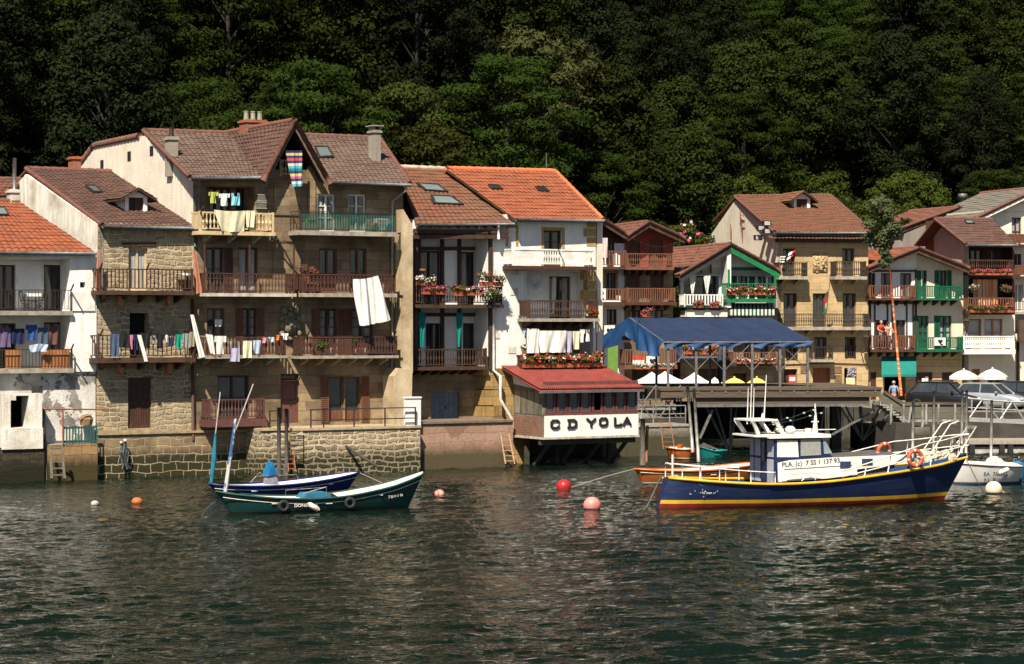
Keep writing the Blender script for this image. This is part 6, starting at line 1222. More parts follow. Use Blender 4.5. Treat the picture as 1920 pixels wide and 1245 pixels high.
def sidequad(p, name, m, t=.02, o=OW, par=whb):
    mb = MB(); q = [FB.P(x, y, o) for x, y in p]; mb.prism(q, -o - t, -o + .001); return mb.build(name, m, par)
sidequad([(1457, 857), (1497, 857), (1495, 826), (1457, 826)], 'white_panel', WPAN); sidequad([(1501, 855), (1539, 853), (1538, 823), (1501, 824)], 'window', M((.32, .31, .27), (.2, .2, .18), 8, .15, st=(6, 6, .5), spec=.8)); sidequad([(1545, 851), (1560, 850), (1547, 826), (1543, 826)], 'window', M((.25, .3, .3), None, 2, .1, spec=.9))
for i, (a, b_, c, d) in enumerate(((-.93, -.45, 0, 1), (.1, .55, 0, 1), (.65, .93, 0, 1))): MB().box(wu0 - .02, wu0 - .001, a, b_, zd + .1, zd + (zt - zd) * .55).box(wu0 - .02, wu0 - .001, a, b_, zd + (zt - zd) * .6, zt - .08).build('rear_panel', WGR, whb)
MB().box(wu0 - .03, wu0 - .001, -.33, -.0, zd + .1, zt - .06).build('rear_door', NAVY, whb); MB().box(wu0 - .04, wu0 - .031, -.27, -.07, zd + (zt - zd) * .5, zt - .16).build('door_window', M((.2, .19, .15), None, 2, .2), whb)
for y in (-.62, 0, .62): MB().add([(wu1 + .012 - .02, y - .26, zm + .06), (wu1 - .0, y + .26, zm + .06), (wu1 - slant + .06, y + .24, zt - .08), (wu1 - slant + .06, y - .24, zt - .08)], [(0, 1, 2, 3)]).build('windscreen', GLASS, whb)
rf = MB(); ru0, ru1 = FB.U(1390, 0), FB.U(1558, OW); zr_ = zt; rf.box(wu0 - .25, wu1 - .1, -OW - .12, OW + .12, zr_, zr_ + .12); rf.box(ru0 + .1, wu0 - .2501, -.95, .95, zr_ + .05, zr_ + .11); rf.build('wheelhouse_roof', WPAN, Bt)
# white side screen with the registration
sc = MB(); p = [FB.P(x, y, 1.12) for x, y in ((1459, 903), (1458, 868), (1480, 863), (1555, 858), (1700, 852), (1700, 868), (1606, 880), (1607, 890), (1550, 897))]; sc.prism(p, -1.15, -1.10); scr = sc.build('side_screen', WPAN, Bt)
tr_ = MB(); a, b_ = FB.U(1556, 1.0), FB.U(1676, .9); k = [a + (b_ - a) * i / 8 for i in range(9)]; zc = FB.P(1620, 859, 1)[1]
tr_.add([(u, -1.05, zs(u) - .1) for u in k] + [(u, -.8, zc + .02 + .02 * i) for i, u in enumerate(k)] + [(u, .8, zc + .02 + .02 * i) for i, u in enumerate(k)] + [(u, 1.05, zs(u) - .1) for u in k], [f for i in range(8) for f in ((i, i + 1, i + 10, i + 9), (i + 9, i + 10, i + 19, i + 18), (i + 18, i + 19, i + 28, i + 27))] + [(0, 9, 18, 27), (8, 35, 26, 17)]); tr_.build('cabin_trunk', M((.10, .09, .09), (.06, .06, .06), 3, .7), Bt)
for x, y in ((1585, 871), (1626, 866)): q = [FB.P(a_, c_, 1.15) for a_, c_ in ((x - 10, y + 7), (x + 10, y + 6), (x + 10, y - 6), (x - 10, y - 6))]; MB().prism(q, -1.17, -1.15).build('porthole', M((.03, .045, .09), None, 3, .25), scr)
def text(s, size, mat, parent, loc, rz=0, name='lettering', ext=.003, sx=1, rx=90, shear=0):
    cu = bpy.data.curves.new('t', 'FONT'); cu.body = s; cu.size = size; cu.extrude = ext; cu.offset = size * .012; to = bpy.data.objects.new('t', cu); COL.objects.link(to)
    dg = bpy.context.evaluated_depsgraph_get(); me = bpy.data.meshes.new_from_object(to.evaluated_get(dg)); bpy.data.objects.remove(to); me.materials.clear(); me.materials.append(mat)
    o = bpy.data.objects.new(name, me); COL.objects.link(o); o.parent = parent; o.location = loc; o.rotation_euler = (R(rx), rz, 0) if False else (R(rx), 0, rz); o.scale = (sx, 1, 1); return o
p = FB.P(1466, 876, 1.16); text('PLA. (c)  7 SS 1 137 93', .235, BLACK, scr, (p[0], -1.155, p[1]), 0, sx=1.05).rotation_euler = (R(90), R(-3), 0)
MB().bar(bp(1470, 880, 1.16), bp(1598, 872, 1.16), .012).build('line', BLACK, scr)
# stern rails and bow pulpit
WT_ = M((.72, .69, .62), (.5, .42, .34), 6, .45)
for sg in (-1, 1):
    rl = MB(); k = [uS + .1 + (wu0 - uS - .3) * i / 8 for i in range(9)]; rl.tube([(u, sg * (hb(u) - .1), zs(u) + .50 - .1 * i / 8) for i, u in enumerate(k)], .022, 6)
    for u in k[::2]: rl.tube([(u, sg * (hb(u) - .1), zs(u) - .05), (u, sg * (hb(u) - .1), zs(u) + .45)], .02, 6)
    rl.build('stern_rail', WT_, Bt, True)
    rl = MB(); k = [FB.U(1570, 1.2) + (uBw + .1 - FB.U(1570, 1.2)) * i / 12 for i in range(13)]
    for h0, h1 in ((.32, .86), (.12, .45)): rl.tube([(u, sg * (max(hb(u), .05) * (1 - .0 * i)) if i < 12 else 0.0, zs(min(u, uBw)) + h0 + (h1 - h0) * min(1, i / 7)) for i, u in enumerate(k)], .024, 6)
    for i in (2, 4, 6, 8, 10, 11): u = k[i]; rl.tube([(u - .12, sg * hb(u), zs(u)), (u, sg * hb(u), zs(u) + .32 + .54 * min(1, i / 7))], .024, 6)
    rl.build('bow_rail', WT_, Bt, True)
    lr = MB(); lr.tube([(uBw - .75, sg * .3, zs(uBw) - .2), (uBw + .25, sg * .3, zs(uBw) + 1.15)], .028, 6); lr.tube([(uBw - 1.9, sg * .35, zs(uBw) - .1), (uBw - .85, sg * .3, zs(uBw) + 1.25), (uBw - .5, sg * .28, zs(uBw) + 1.35)], .024, 6); lr.build('boarding_ladder_rail', WT_, Bt, True)
for i in range(4): t = .25 + i * .24; MB().bar((uBw - .75 + t, -.3, zs(uBw) - .2 + 1.35 * t), (uBw - .75 + t, .3, zs(uBw) - .2 + 1.35 * t), .03, .12).build('ladder_step', GALV, Bt)
MB().tube([bp(1261, 893, .3), bp(1261, 852, .3)], .035, 6).tube([bp(1249, 868, .3), bp(1262, 872, .3)], .03, 6).build('stern_post', WT_, Bt)
MB().tube([bp(1463, 904, 1.3), bp(1476, 890, 1.3), bp(1520, 886, 1.3), bp(1540, 888, 1.3)], .022, 6).tube([bp(1503, 902, 1.3), bp(1520, 884, 1.3)], .022, 6).tube([bp(1529, 900, 1.3), bp(1528, 882, 1.3)], .02, 6).build('side_rail', WT_, Bt)
# roof gear
zt2 = zr_ + .12
fr = MB(); rx = FB.U(1412, 0)
for sg in (-1, 1): fr.bar((rx - .35, sg * .7, zt2 + .5), (rx - .05, sg * .55, zt2), .05, .16); fr.bar((rx + .55, sg * .7, zt2 + .5), (rx + .9, sg * .55, zt2), .05, .16)
fr.box(rx - .4, rx + .6, -.75, .75, zt2 + .48, zt2 + .54); fr.build('radar_frame', WPAN, Bt)
for px, py, r in ((1403, 727, .016), (1409, 720, .016), (1414, 727, .014), (1437, 703, .018), (1430, 775, .04)):
    a = bp(px + (-2 if px != 1437 else -5), 795, .3); MB().tube([a, bp(px, py, .3)], [r * 1.5, r * .7], 6).build('aerial', WPAN, Bt)
for px in (1457, 1477): u = FB.U(px, 0); MB().lathe([(.01, 0), (.16, .02), (.19, .18), (.1, .26), (.01, .27)], (u, -.2, zt2), 10).build('radar_dome', WPAN, Bt, True)
u = FB.U(1533, .2); MB().tube([(u, 0, zt2), (u + .02, 0, zt2 + .55), (u, 0, zt2 + 1.05)], [.11, .05, .015], 8).bar((u - .14, 0, zt2 + .4), (u + .14, 0, zt2 + .4), .04).build('mast', WPAN, Bt)
MB().box(FB.U(1440, 0), FB.U(1555, 0), -.5, -.48, zt2 + .12, zt2 + .15).box(FB.U(1512, 0), FB.U(1519, 0), -.1, .1, zt2, zt2 + .16).build('roof_rail', WPAN, Bt)
MB().tube([(FB.U(1450, 0) + .2 * math.cos(a * .7), -.5 + 0, zt2 + .14 + .12 * math.sin(a * .7)) for a in range(10)], .025, 5).build('hose', DKB, Bt)
for y_, (a, b_) in enumerate(((bp(1440, 793, .1), bp(1530, 766, .1)), (bp(1440, 797, -.2), bp(1545, 772, -.2)))):
    MB().tube([a, a.lerp(b_, .5) + Vector((0, 0, -.06)), b_], .01, 4).build('float_line', DKB, Bt)
    for t in (.1, .4, .75, .95): MB().ball(tuple(a.lerp(b_, t) + Vector((0, 0, -.03))), .055, 8, 5, .6).build('glass_float', M((.3, .42, .38), None, 3, .3), Bt, True)
nt_ = MB(); g = random.Random(4)
for i in range(16): nt_.ball((uBw - 1.9 + g.random() * 1.2, -.35 + g.random() * .7, zs(uBw - 1.2) - .02 + .3 * g.random()), .2 + .1 * g.random(), 7, 5, .8)
nt_.build('net_bundle', M((.5, .45, .33), (.3, .26, .18), 14, .9, bump=.03), Bt)
sd2 = MB(); 
for i in range(26): x, y = 1328 + g.gauss(0, 11) + 6, 927 + g.gauss(0, 2.2); u_, z_ = FB.P(x, y, 1.5); hh = hb(u_) * max(0, (z_ + .55) / (zs(u_) + .55)) ** .32 + .012; sd2.add([(u_, -hh, z_), (u_ + .05, -hh, z_ + .01), (u_ + .04, -hh, z_ + .035)], [(0, 1, 2)])
sd2.build('scuff_mark', WPAN, Bt)
def torus(mb, c, Rr, r, nx=20, ny=7, axis='y', segs=None):
    o = len(mb.v)
    for i in range(nx):
        a = 2 * math.pi * i / nx
        for j in range(ny):
            b_ = 2 * math.pi * j / ny; q = (Rr + r * math.cos(b_)); mb.v.append((c[0] + q * math.cos(a), c[1] + r * math.sin(b_), c[2] + q * math.sin(a)) if axis == 'y' else (c[0] + q * math.cos(a), c[1] + q * math.sin(a), c[2] + r * math.sin(b_)))
    for i in range(nx):
        for j in range(ny): mb.f.append((o + i * ny + j, o + ((i + 1) % nx) * ny + j, o + ((i + 1) % nx) * ny + (j + 1) % ny, o + i * ny + (j + 1) % ny)); mb.mi.append(1 if segs and (i % (nx // segs)) == 0 else 0)
ORR = M((.50, .09, .035), (.38, .07, .03), 4, .5)
for px, py, out, l, tilt in ((1657, 846, .5, 'orange lifebuoy lying upright on the cabin roof of the blue boat', .2), (1716, 859, 1.42, 'orange lifebuoy hanging on the near bow rail of the blue boat', 0)):
    t_ = MB(); torus(t_, (0, 0, 0), .27, .075, 24, 8, 'y', 4); o = t_.build('lifebuoy', [ORR, M((.5, .48, .42), None, 3, .5)], None, True); q = FB.P(px, py, out); o.location = wpt(FB, q[0], -out, q[1]); o.rotation_euler = (tilt, 0, FB.th + tilt); tag(o, l, 'lifebuoy', 'lifebuoys on the blue boat')
# ---- rowing boats on the left
def open_boat(F, pxs, B, mats, bands, name, label, cat, ins, rake=(.5, .5), strake=None, p=.35, floor=.15, thw=3, full=.5, trim=.04, outk=.5, group=None, lines=()):
    o = F.empty(name, label, cat, group); u0, u1 = F.U(pxs[0][0], 0), F.U(pxs[-1][0], 0); hb = pointed(u0, u1, B, full)
    pts = []
    for px, py in pxs: u = F.U(px, hb(min(max(F.U(px), u0), u1))); q = F.P(px, py, hb(min(max(u, u0), u1))); pts.append(q)
    us = [u0 + (u1 - u0) * (.5 - .5 * math.cos(math.pi * i / 30)) for i in range(31)]; zs = smooth(us, ufun(pts), 2)
    hull(o, us, hb, zs, -.3, mats, bands, rake, p, trim, ins, floor, strake=strake)
    for i in range(thw): u = u0 + (u1 - u0) * (i + 1) / (thw + 1); MB().box(u - .12, u + .12, -hb(u) + .06, hb(u) - .06, zs(u) - .2, zs(u) - .16).build('thwart', ins, o)
    for dz, m in lines:
        for sg in (-1, 1): l = MB(); l.tube([(u, sg * (hb(u) * max(0, (zs(u) - dz + .3) / (zs(u) + .3)) ** (p + .55 * abs(2 * (u - u0) / (u1 - u0) - 1) ** 3) + .004), zs(u) - dz) for u in us[3:-2]], .012, 5); l.build('trim_line', m, o)
    return o, us, hb, zs
FG = Frame(600, 83.4, 24)
gb, us, hbg, zsg = open_boat(FG, [(405, 921), (440, 927), (520, 935), (600, 936), (660, 930), (740, 912), (793, 888)], 1.75, [M((.03, .02, .015), None, 3, .7), TEALB], [.05], 'rowing_boat', 'dark teal open wooden boat with white inside and tyre fenders', 'rowing boat', WBOAT, (.55, .5), group='moored rowing boats on the left', lines=[(.16, WBOAT)])
usg = us; dkk = MB(); k = [u for u in us if u > us[-1] - 3.6]; dkk.add([(u, -hbg(u) + .05, zsg(u) - .03) for u in k] + [(u, hbg(u) - .05, zsg(u) - .03) for u in k] + [(u, 0, zsg(u) + .08) for u in k], [(i, i + 1, 2 * len(k) + i + 1, 2 * len(k) + i) for i in range(len(k) - 1)] + [(len(k) + i, len(k) + i + 1, 2 * len(k) + i + 1, 2 * len(k) + i) for i in range(len(k) - 1)]); dkk.build('foredeck', WBOAT, gb)
MB().prism([FG.P(566, 934, .3), FG.P(575, 925, .3), FG.P(614, 923, .3), FG.P(618, 933, .3)], -.5, .4).build('engine_cover', M((.02, .16, .24), (.02, .1, .16), 3, .6), gb)
MB().tube([FG.P3(566, 934, .5), FG.P3(570, 925, .5), FG.P3(612, 913, .5), FG.P3(612, 930, .5)], .015, 5).tube([FG.P3(534, 936, .3), FG.P3(536, 919, .3), FG.P3(610, 914, .3)], .012, 5).build('hand_rail', GALV, gb)
MB().tube([FG.P3(421, 930, .1), FG.P3(430, 870, .1), FG.P3(442, 785, .1)], [.075, .07, .05], 7).build('mast', M((.03, .08, .2), (.45, .42, .38), 3, .6, st=(1, 1, .6), lo=.5, hi=.56), gb); MB().tube([FG.P3(442, 806, .1), FG.P3(475, 720, .1)], .02, 5).build('fishing_rod', M((.45, .42, .36), None, 3, .5), gb)
u, z = FG.P(553, 951, .85); text('DONIBANE', .15, WBOAT, gb, (u, -hbg(u) * .955, z), 0, sx=1.1); u, z = FG.P(729, 935, .6); yo = lambda v, zz: hbg(v) * ((zz + .3) / (zsg(v) + .3)) ** (.35 + .55 * abs(2 * (v - usg[0]) / (usg[-1] - usg[0]) - 1) ** 3); u2 = u + .75; t = text('7 SS 4 17 95', .14, WBOAT, gb, (u, -yo(u, z) - .035, z), 0, sx=.9); t.rotation_euler = (R(90), R(-6), math.atan2(yo(u, z) - yo(u2, z), .75))
TYRE = M((.015, .014, .013), (.03, .028, .025), 8, .8)
for px, py, l in ((533, 949, 'left tyre fender hanging on the teal rowing boat'), (656, 943, 'right tyre fender hanging on the teal rowing boat')):
    u, z = FG.P(px, py, .9); t_ = MB(); torus(t_, (0, 0, 0), .15, .06, 18, 7, 'y'); o = t_.build('tyre_fender', TYRE, None, True); o.location = wpt(FG, u, -hbg(u) - .06, z); o.rotation_euler = (0, 0, FG.th); tag(o, l, 'fender', 'tyre fenders on the teal boat')
u, z = FG.P(592, 952, .95); f_ = MB(); f_.tube([(-.32, 0, .16), (-.24, 0, .12), (.05, 0, -.05), (.12, 0, -.08)], [.03, .09, .1, .03], 8); o = f_.build('boat_fender', WBOAT, None, True); o.location = wpt(FG, u, -hbg(u) - .12, z); o.rotation_euler = (0, 0, FG.th); tag(o, 'white sausage fender hanging between the tyres of the teal boat', 'fender')
FV = Frame(530, 91.5, 32)
vb, us, hbv, zsv = open_boat(FV, [(391, 907), (430, 911), (500, 912), (560, 908), (620, 899), (673, 885)], 1.7, [REDB, BLUEB], [.06], 'rowing_boat', 'blue open wooden boat with white rim behind the teal boat', 'rowing boat', WBOAT, (.5, .4), group='moored rowing boats on the left', lines=[(.15, WBOAT)])
MB().prism([FV.P(497, 892, .1), FV.P(506, 866, .1), FV.P(515, 888, .1)], -.35, .15).build('engine_hood', M((.01, .14, .32), None, 3, .6), vb); MB().prism([FV.P(498, 908, .1), FV.P(500, 890, .1), FV.P(513, 889, .1), FV.P(519, 908, .1)], -.3, .12).build('engine_wrap', M((.12, .12, .18), (.25, .25, .3), 9, .8), vb)
MB().tube([FV.P3(396, 906, 0), FV.P3(401, 860, 0), FV.P3(404, 812, 0)], [.06, .1, .04], 7).build('mast', M((.01, .16, .22), (.01, .09, .14), 4, .8), vb); MB().tube([FV.P3(404, 814, 0), FV.P3(413, 735, 0)], .02, 5).build('fishing_rod', M((.5, .45, .4), None, 3, .5), vb)
MB().tube([FV.P3(470, 904, .3), FV.P3(480, 893, .3), FV.P3(556, 890, .3), FV.P3(562, 902, .3)], .012, 5).build('hand_rail', GALV, vb)
# ---- orange boats, turquoise dinghy, white motor boat
FO = Frame(1300, 97.5, 22)
ob, us, hbo, zso = open_boat(FO, [(1190, 879), (1230, 882), (1290, 884), (1350, 881), (1400, 874), (1450, 866)], 1.7, [M((.02, .03, .06), None, 3, .6), WBOAT, ORB], [.03, .07], 'orange_rowing_boat', 'bright orange open boat with white rim behind the fishing boat stern', 'rowing boat', WBOAT, (.3, .35), lines=[(.12, WBOAT)])
FD = Frame(1278, 114, -32)
MB(); db, us, hbd, zsd = open_boat(FD, [(1251, 838), (1275, 843), (1308, 842)], 1.25, [M((.1, .04, .01), None, 3, .6), WBOAT, ORB], [.04, .09], 'orange_dinghy', 'small orange dinghy with white inside under the tall grey poles', 'dinghy', WBOAT, (.3, .2), thw=1, full=.35, trim=.03)
MB().box(FD.U(1272) - .0, FD.U(1279), -.12, .12, zsd(0), zsd(0) + .2).build('seat_back', ORB, db)
FT = Frame(1336, 115, 15); tb_, us, hbt, zst = open_boat(FT, [(1311, 838), (1340, 846), (1361, 844)], 1.3, [TURQ, TURQ], [.05], 'turquoise_dinghy', 'turquoise dinghy with dark tarpaulin beside the small orange dinghy', 'dinghy', TURQ, (.3, .1), thw=1, full=.35, trim=.03)
MB().add([(us[3], -.3, zst(us[3]) + .02), (us[20], -.62, zst(us[20]) + .02), (us[20], .62, zst(us[20]) + .02), (us[3], .3, zst(us[3]) + .02), (us[8], 0, zst(us[8]) + .28), (us[18], 0, zst(us[18]) + .1)], [(0, 1, 5, 4), (3, 4, 5, 2), (0, 4, 3), (1, 2, 5)]).build('tarpaulin', M((.06, .055, .05), None, 3, .9), tb_)
FW_ = Frame(1840, 97, 12); wb = FW_.empty('motor_boat', 'white motor boat with blue waterline stripe moored at the right edge', 'motor boat'); uS2, uB2 = FW_.U(1760), FW_.U(1900)
hb2 = lambda u: (lambda t: 1.05 * (1 - max(0, (.55 - t) / .55) ** 2.2) + .02)((u - uS2) / (uB2 - uS2)); zs2 = ufun([(FW_.P(x, y, .9)[0], FW_.P(x, y, .9)[1]) for x, y in ((1762, 868), (1800, 870), (1850, 873), (1900, 875))]); us = [uS2 + (uB2 - uS2) * i / 20 for i in range(21)]
CWH = M((.62, .60, .56), (.5, .47, .42), 2, .35); hull(wb, us, hb2, zs2, -.35, [M((.02, .12, .22), None, 3, .5), M((.2, .05, .02), None, 3, .5), CWH], [.07, .10], rake=(0, -.5), p=.3, trim=.025, strake=DKB)
MB().add([(u, -hb2(u) + .05, zs2(u) + .02) for u in us] + [(u, hb2(u) - .05, zs2(u) + .02) for u in us] + [(u, 0, zs2(u) + .12) for u in us], [(i, i + 1, 42 + i + 1, 42 + i) for i in range(20)] + [(21 + i, 21 + i + 1, 42 + i + 1, 42 + i) for i in range(20)]).build('deck', WBOAT, wb)
cvr = MB()
for i in range(14): x = 1856 + 32 * i / 14; cvr.ball(FW_.P3(x, 869 - 6 * math.sin(i * .35 + .3), .2 - .03 * (i % 3)), .18 + .05 * math.sin(i * 2.1), 7, 5, .8)
cvr.build('folded_cover', M((.6, .58, .52), None, 5, .9, bump=.02), wb, True)
q = FW_.P(1843, 893, 1.0); text('BA  768265', .235, BLACK, wb, (q[0], -1.075, q[1]), 0, sx=.92)
mo = MB(); mo.lathe([(.12, -.3), (.2, 0), (.24, .35), (.2, .6), (.05, .68)], FW_.P3(1909, 895, .1), 10); mo.build('outboard_cover', M((.01, .09, .2), (.02, .14, .28), 4, .7, bump=.02), wb, True)
fe = MB(); a = Vector(FW_.P3(1873, 887, 1.2)); b_ = Vector(FW_.P3(1892, 879, 1.2)); fe.tube([a, a.lerp(b_, .12), a.lerp(b_, .88), b_], [.03, .1, .1, .03], 8); place(FW_, fe, 'boat_fender', WBOAT, 'white fender over the numbers of the white motor boat', 'fender', smooth=True)
# ---- buoys
def buoy(px, wy, rpx, mat, label, base=None, sink=.35, nm='buoy', sz=1.):
    s = (wy - 600) / HC; Y = FPX / s; r = rpx / s; c = at(px, wy, Y); o = empty(nm, (c.x, Y, 0), 0, label, 'buoy', 'mooring buoys'); h = r * (1 - sink * 2) * sz
    b_ = MB(); b_.ball((0, 0, h), r, 18, 12, sz); bo = b_.build('float', mat, o, True)
    if base: b2 = MB(); pr = [(r * 1.012 * math.sin(math.pi * i / 12), h - r * 1.012 * sz * math.cos(math.pi * i / 12)) for i in range(0, 6) if h - r * math.cos(math.pi * i / 12) < r * .42]; b2.lathe([(max(a, .002), z) for a, z in pr], (0, 0, 0), 18); b2.build('weed_band', base, o, True)
    MB().lathe([(.03, 0), (.035, .04), (.02, .06)], (0, 0, h + r * sz - .01), 8).build('eye', DKB, o)
    return o
WEED = M((.02, .018, .01), (.05, .04, .02), 9, .9, bump=.01)
buoy(1057, 918, 14, M((.40, .02, .018), (.28, .015, .015), 3, .35), 'red round buoy floating right of the clubhouse', WEED, .3); buoy(1110, 955, 16.5, M((.62, .24, .20), (.5, .14, .12), 2.2, .4), 'large faded pink round buoy in mid water', WEED, .28)
buoy(1863, 926, 16, M((.66, .52, .38), (.55, .4, .28), 2.2, .5), 'large cream buoy with black weed skirt beside the white motor boat', WEED, .25); buoy(824, 929, 9.5, M((.5, .12, .08), (.6, .35, .28), 8, .6), 'small ribbed pinkish buoy off the bow of the teal boat', None, .3, sz=.85)
buoy(257, 944, 10.5, M((.48, .12, .03), (.35, .09, .03), 3, .5), 'orange drum shaped buoy floating at far left', WEED, .3, sz=.8); buoy(178, 947, 8, M((.45, .42, .36), (.2, .18, .15), 6, .6), 'small dirty white buoy, leftmost in the water', WEED, .32, sz=.8); buoy(193, 976, 12, M((.09, .055, .02), None, 6, .9), 'flat brown sunken float below the small white buoy', None, .42, sz=.35)
def rope(pts, label, r=.018, mat=ROPE): o = MB().tube(pts, r, 5).build('mooring_rope', mat, None); return tag(o, label, 'rope', 'mooring ropes')
rope([at(1240, 893, 86), at(1225, 925, 84.2), at(1212, 952, 84)], 'weedy mooring rope from the stern of the blue fishing boat', .035, M((.08, .09, .06), None, 6, .9)); rope([at(1812, 862, 88), at(1834, 905, 88.5), at(1848, 930, 89)], 'thin rope from the blue boat bow to the cream buoy')
rope([at(389, 910, 89), at(365, 928, 87), at(340, 942, 86)], 'rope running left from the blue rowing boat into the water', .025, M((.06, .05, .04), None, 6, .9)); rope([at(404, 940, 82), at(385, 956, 81.3), at(376, 972, 80)], 'weedy rope under the left end of the teal boat', .02, M((.08, .07, .05), None, 6, .9)); rope([at(673, 886, 94), at(700, 898, 93), at(730, 912, 92)], 'pale rope from the blue rowing boat bow to the right'); rope([at(1190, 879, 96), at(1130, 895, 95), at(1070, 914, 94.3)], 'thin rope between the orange boat and the red buoy')
rope([at(792, 890, 85), at(815, 915, 89), at(826, 926, 91)], 'thin rope from the teal boat bow to the pinkish buoy', .012)
# ================================================================ laundry, plants, people, cars and small things
def fab(c, k=.8): return M(c, tuple(x * k for x in c), 3, .9, spec=.1)
FC = dict(white=(.68, .66, .60), cream=(.62, .56, .38), navy=(.02, .025, .07), black=(.018, .018, .02), blue=(.03, .08, .28), denim=(.06, .09, .14), grey=(.22, .22, .22), lilac=(.38, .36, .48), green=(.01, .24, .15), pink=(.6, .2, .28), khaki=(.25, .22, .13), purple=(.12, .09, .16), sky=(.18, .5, .58), lime=(.35, .38, .08), orange=(.6, .15, .03), paleblue=(.38, .44, .55), brown=(.12, .06, .05), red=(.45, .03, .03))
MASK = {'sheet': lambda s, t: True, 'shirt': lambda s, t: .2 < s < .8 or t < .36, 'vest': lambda s, t: (.12 < s < .88 and t > .3) or .12 < s < .34 or .66 < s < .88, 'trousers': lambda s, t: t < .3 or s < .46 or s > .54, 'bag': lambda s, t: abs(s - .5) < .5 - .25 * t}
def cloth(F, q, out, col, label, kind='sheet', name=None, cat='laundry', group='laundry hanging on the balconies', nx=18, ny=18, amp=.035, mats=None, sag=0):
    P4 = [Vector(F.P3(x, y, out)) for x, y in q]; mb = MB(); rr = random.Random(q[0][0] * 7 + q[0][1]); ph = rr.random() * 6; fr = rr.uniform(7, 13)
    for j in range(ny + 1):
        for i in range(nx + 1):
            s, t = i / nx, j / ny; p = P4[0].lerp(P4[1], s).lerp(P4[3].lerp(P4[2], s), t)
            mb.v.append((p.x, p.y + amp * (.35 + t) * math.sin(s * fr + ph + 1.5 * t) + amp * .4 * math.sin(s * 23 + t * 5), p.z - sag * math.sin(math.pi * s) * (1 - t * .3) + .012 * math.sin(s * 31 + ph) * t))
    for j in range(ny):
        for i in range(nx):
            if MASK[kind]((i + .5) / nx, (j + .5) / ny): a = j * (nx + 1) + i; mb.f.append((a, a + nx + 1, a + nx + 2, a + 1)); mb.mi.append(int(j / ny * len(mats) * 1) % len(mats) if mats else 0)
    keep = sorted({k for f in mb.f for k in f}); rm = {k: n for n, k in enumerate(keep)}; mb.v = [mb.v[k] for k in keep]; mb.f = [tuple(rm[k] for k in f) for f in mb.f]
    return place(F, mb, name or {'shirt': 'shirt', 'vest': 'vest', 'trousers': 'trousers'}.get(kind, 'cloth'), mats or fab(FC[col]), label, cat, group, True)
def R4(x0, y0_, x1, y1): return [(x0, y0_), (x1, y0_), (x1, y1), (x0, y1)]
ST = [fab(c) for c in ((.02, .03, .10), (.6, .42, .12), (.03, .05, .14), (.5, .08, .08), (.03, .05, .14), (.6, .5, .35), (.1, .35, .4), (.02, .2, .24), (.03, .05, .14), (.6, .42, .12), (.45, .12, .25), (.03, .05, .14), (.6, .55, .45), (.1, .35, .4))]
cloth(F3, [(535, 282), (566, 282), (566, 349), (549, 350)], .82, None, 'multicoloured striped towel hanging in the pointed gable opening', name='towel', mats=ST, ny=42)
cloth(F3, R4(391, 360, 409, 381), .75, 'lime', 'yellow green top hanging above the cream balustrade', 'shirt'); cloth(F3, R4(410, 363, 431, 386), .75, 'white', 'white top between the yellow green and light blue tops', 'shirt'); cloth(F3, R4(432, 362, 452, 385), .75, 'sky', 'light blue top hanging above the cream balustrade', 'vest')
cloth(F3, [(401, 393), (461, 395), (458, 434), (414, 433)], 1.1, 'cream', 'wide cream sheet draped over the cream balustrade', name='bed_sheet', amp=.05, sag=.04); cloth(F3, R4(462, 395, 478, 426), 1.1, 'cream', 'narrow cream towel beside the wide cream sheet', name='towel')
cloth(F3, [(662, 523), (707, 517), (731, 600), (674, 611)], 1.35, 'white', 'big white sheet hanging slanted from the carved balcony of the gabled house', name='bed_sheet', amp=.13, nx=44, ny=30, sag=.06)
for i, (x0, y0_, x1, y1, c, k, l) in enumerate(((206, 626, 223, 669, 'denim', 'trousers', 'blue grey jeans, leftmost on the railing of the stone house'), (224, 628, 243, 652, 'black', 'trousers', 'black trousers right of the blue grey jeans'), (244, 628, 249, 655, 'pink', 'sheet', 'narrow pink cloth between dark clothes on the stone house railing'), (249, 627, 260, 656, 'navy', 'shirt', 'navy shirt right of the narrow pink cloth'), (264, 624, 282, 653, 'black', 'sheet', 'square black towel in the middle of the stone house railing'), (284, 629, 291, 644, 'grey', 'sheet', 'small grey cloth right of the square black towel'), (292, 626, 309, 653, 'black', 'shirt', 'black shirt right of the small grey cloth'), (310, 628, 314, 642, 'white', 'sheet', 'tiny white cloth left of the navy vest'), (315, 627, 327, 650, 'navy', 'vest', 'navy vest left of the green shirt'), (329, 627, 342, 653, 'green', 'shirt', 'bright green shirt on the stone house railing'), (343, 625, 356, 652, 'grey', 'trousers', 'light grey trousers right of the green shirt'), (356, 622, 365, 650, 'khaki', 'sheet', 'khaki towel at the right end of the stone house railing'))):
    cloth(F2, R4(x0, y0_, x1, y1), 1.05, c, l, k, nx=12, ny=14)
cloth(F2, [(257, 628), (264, 628), (277, 677), (270, 679)], 1.12, 'white', 'long narrow white strip blowing below the stone house railing', nx=6); cloth(F2, [(357, 590), (363, 590), (384, 670), (374, 671)], 1.2, 'white', 'tall rolled white awning cloth between the stone and gabled houses', nx=6, name='rolled_cloth')
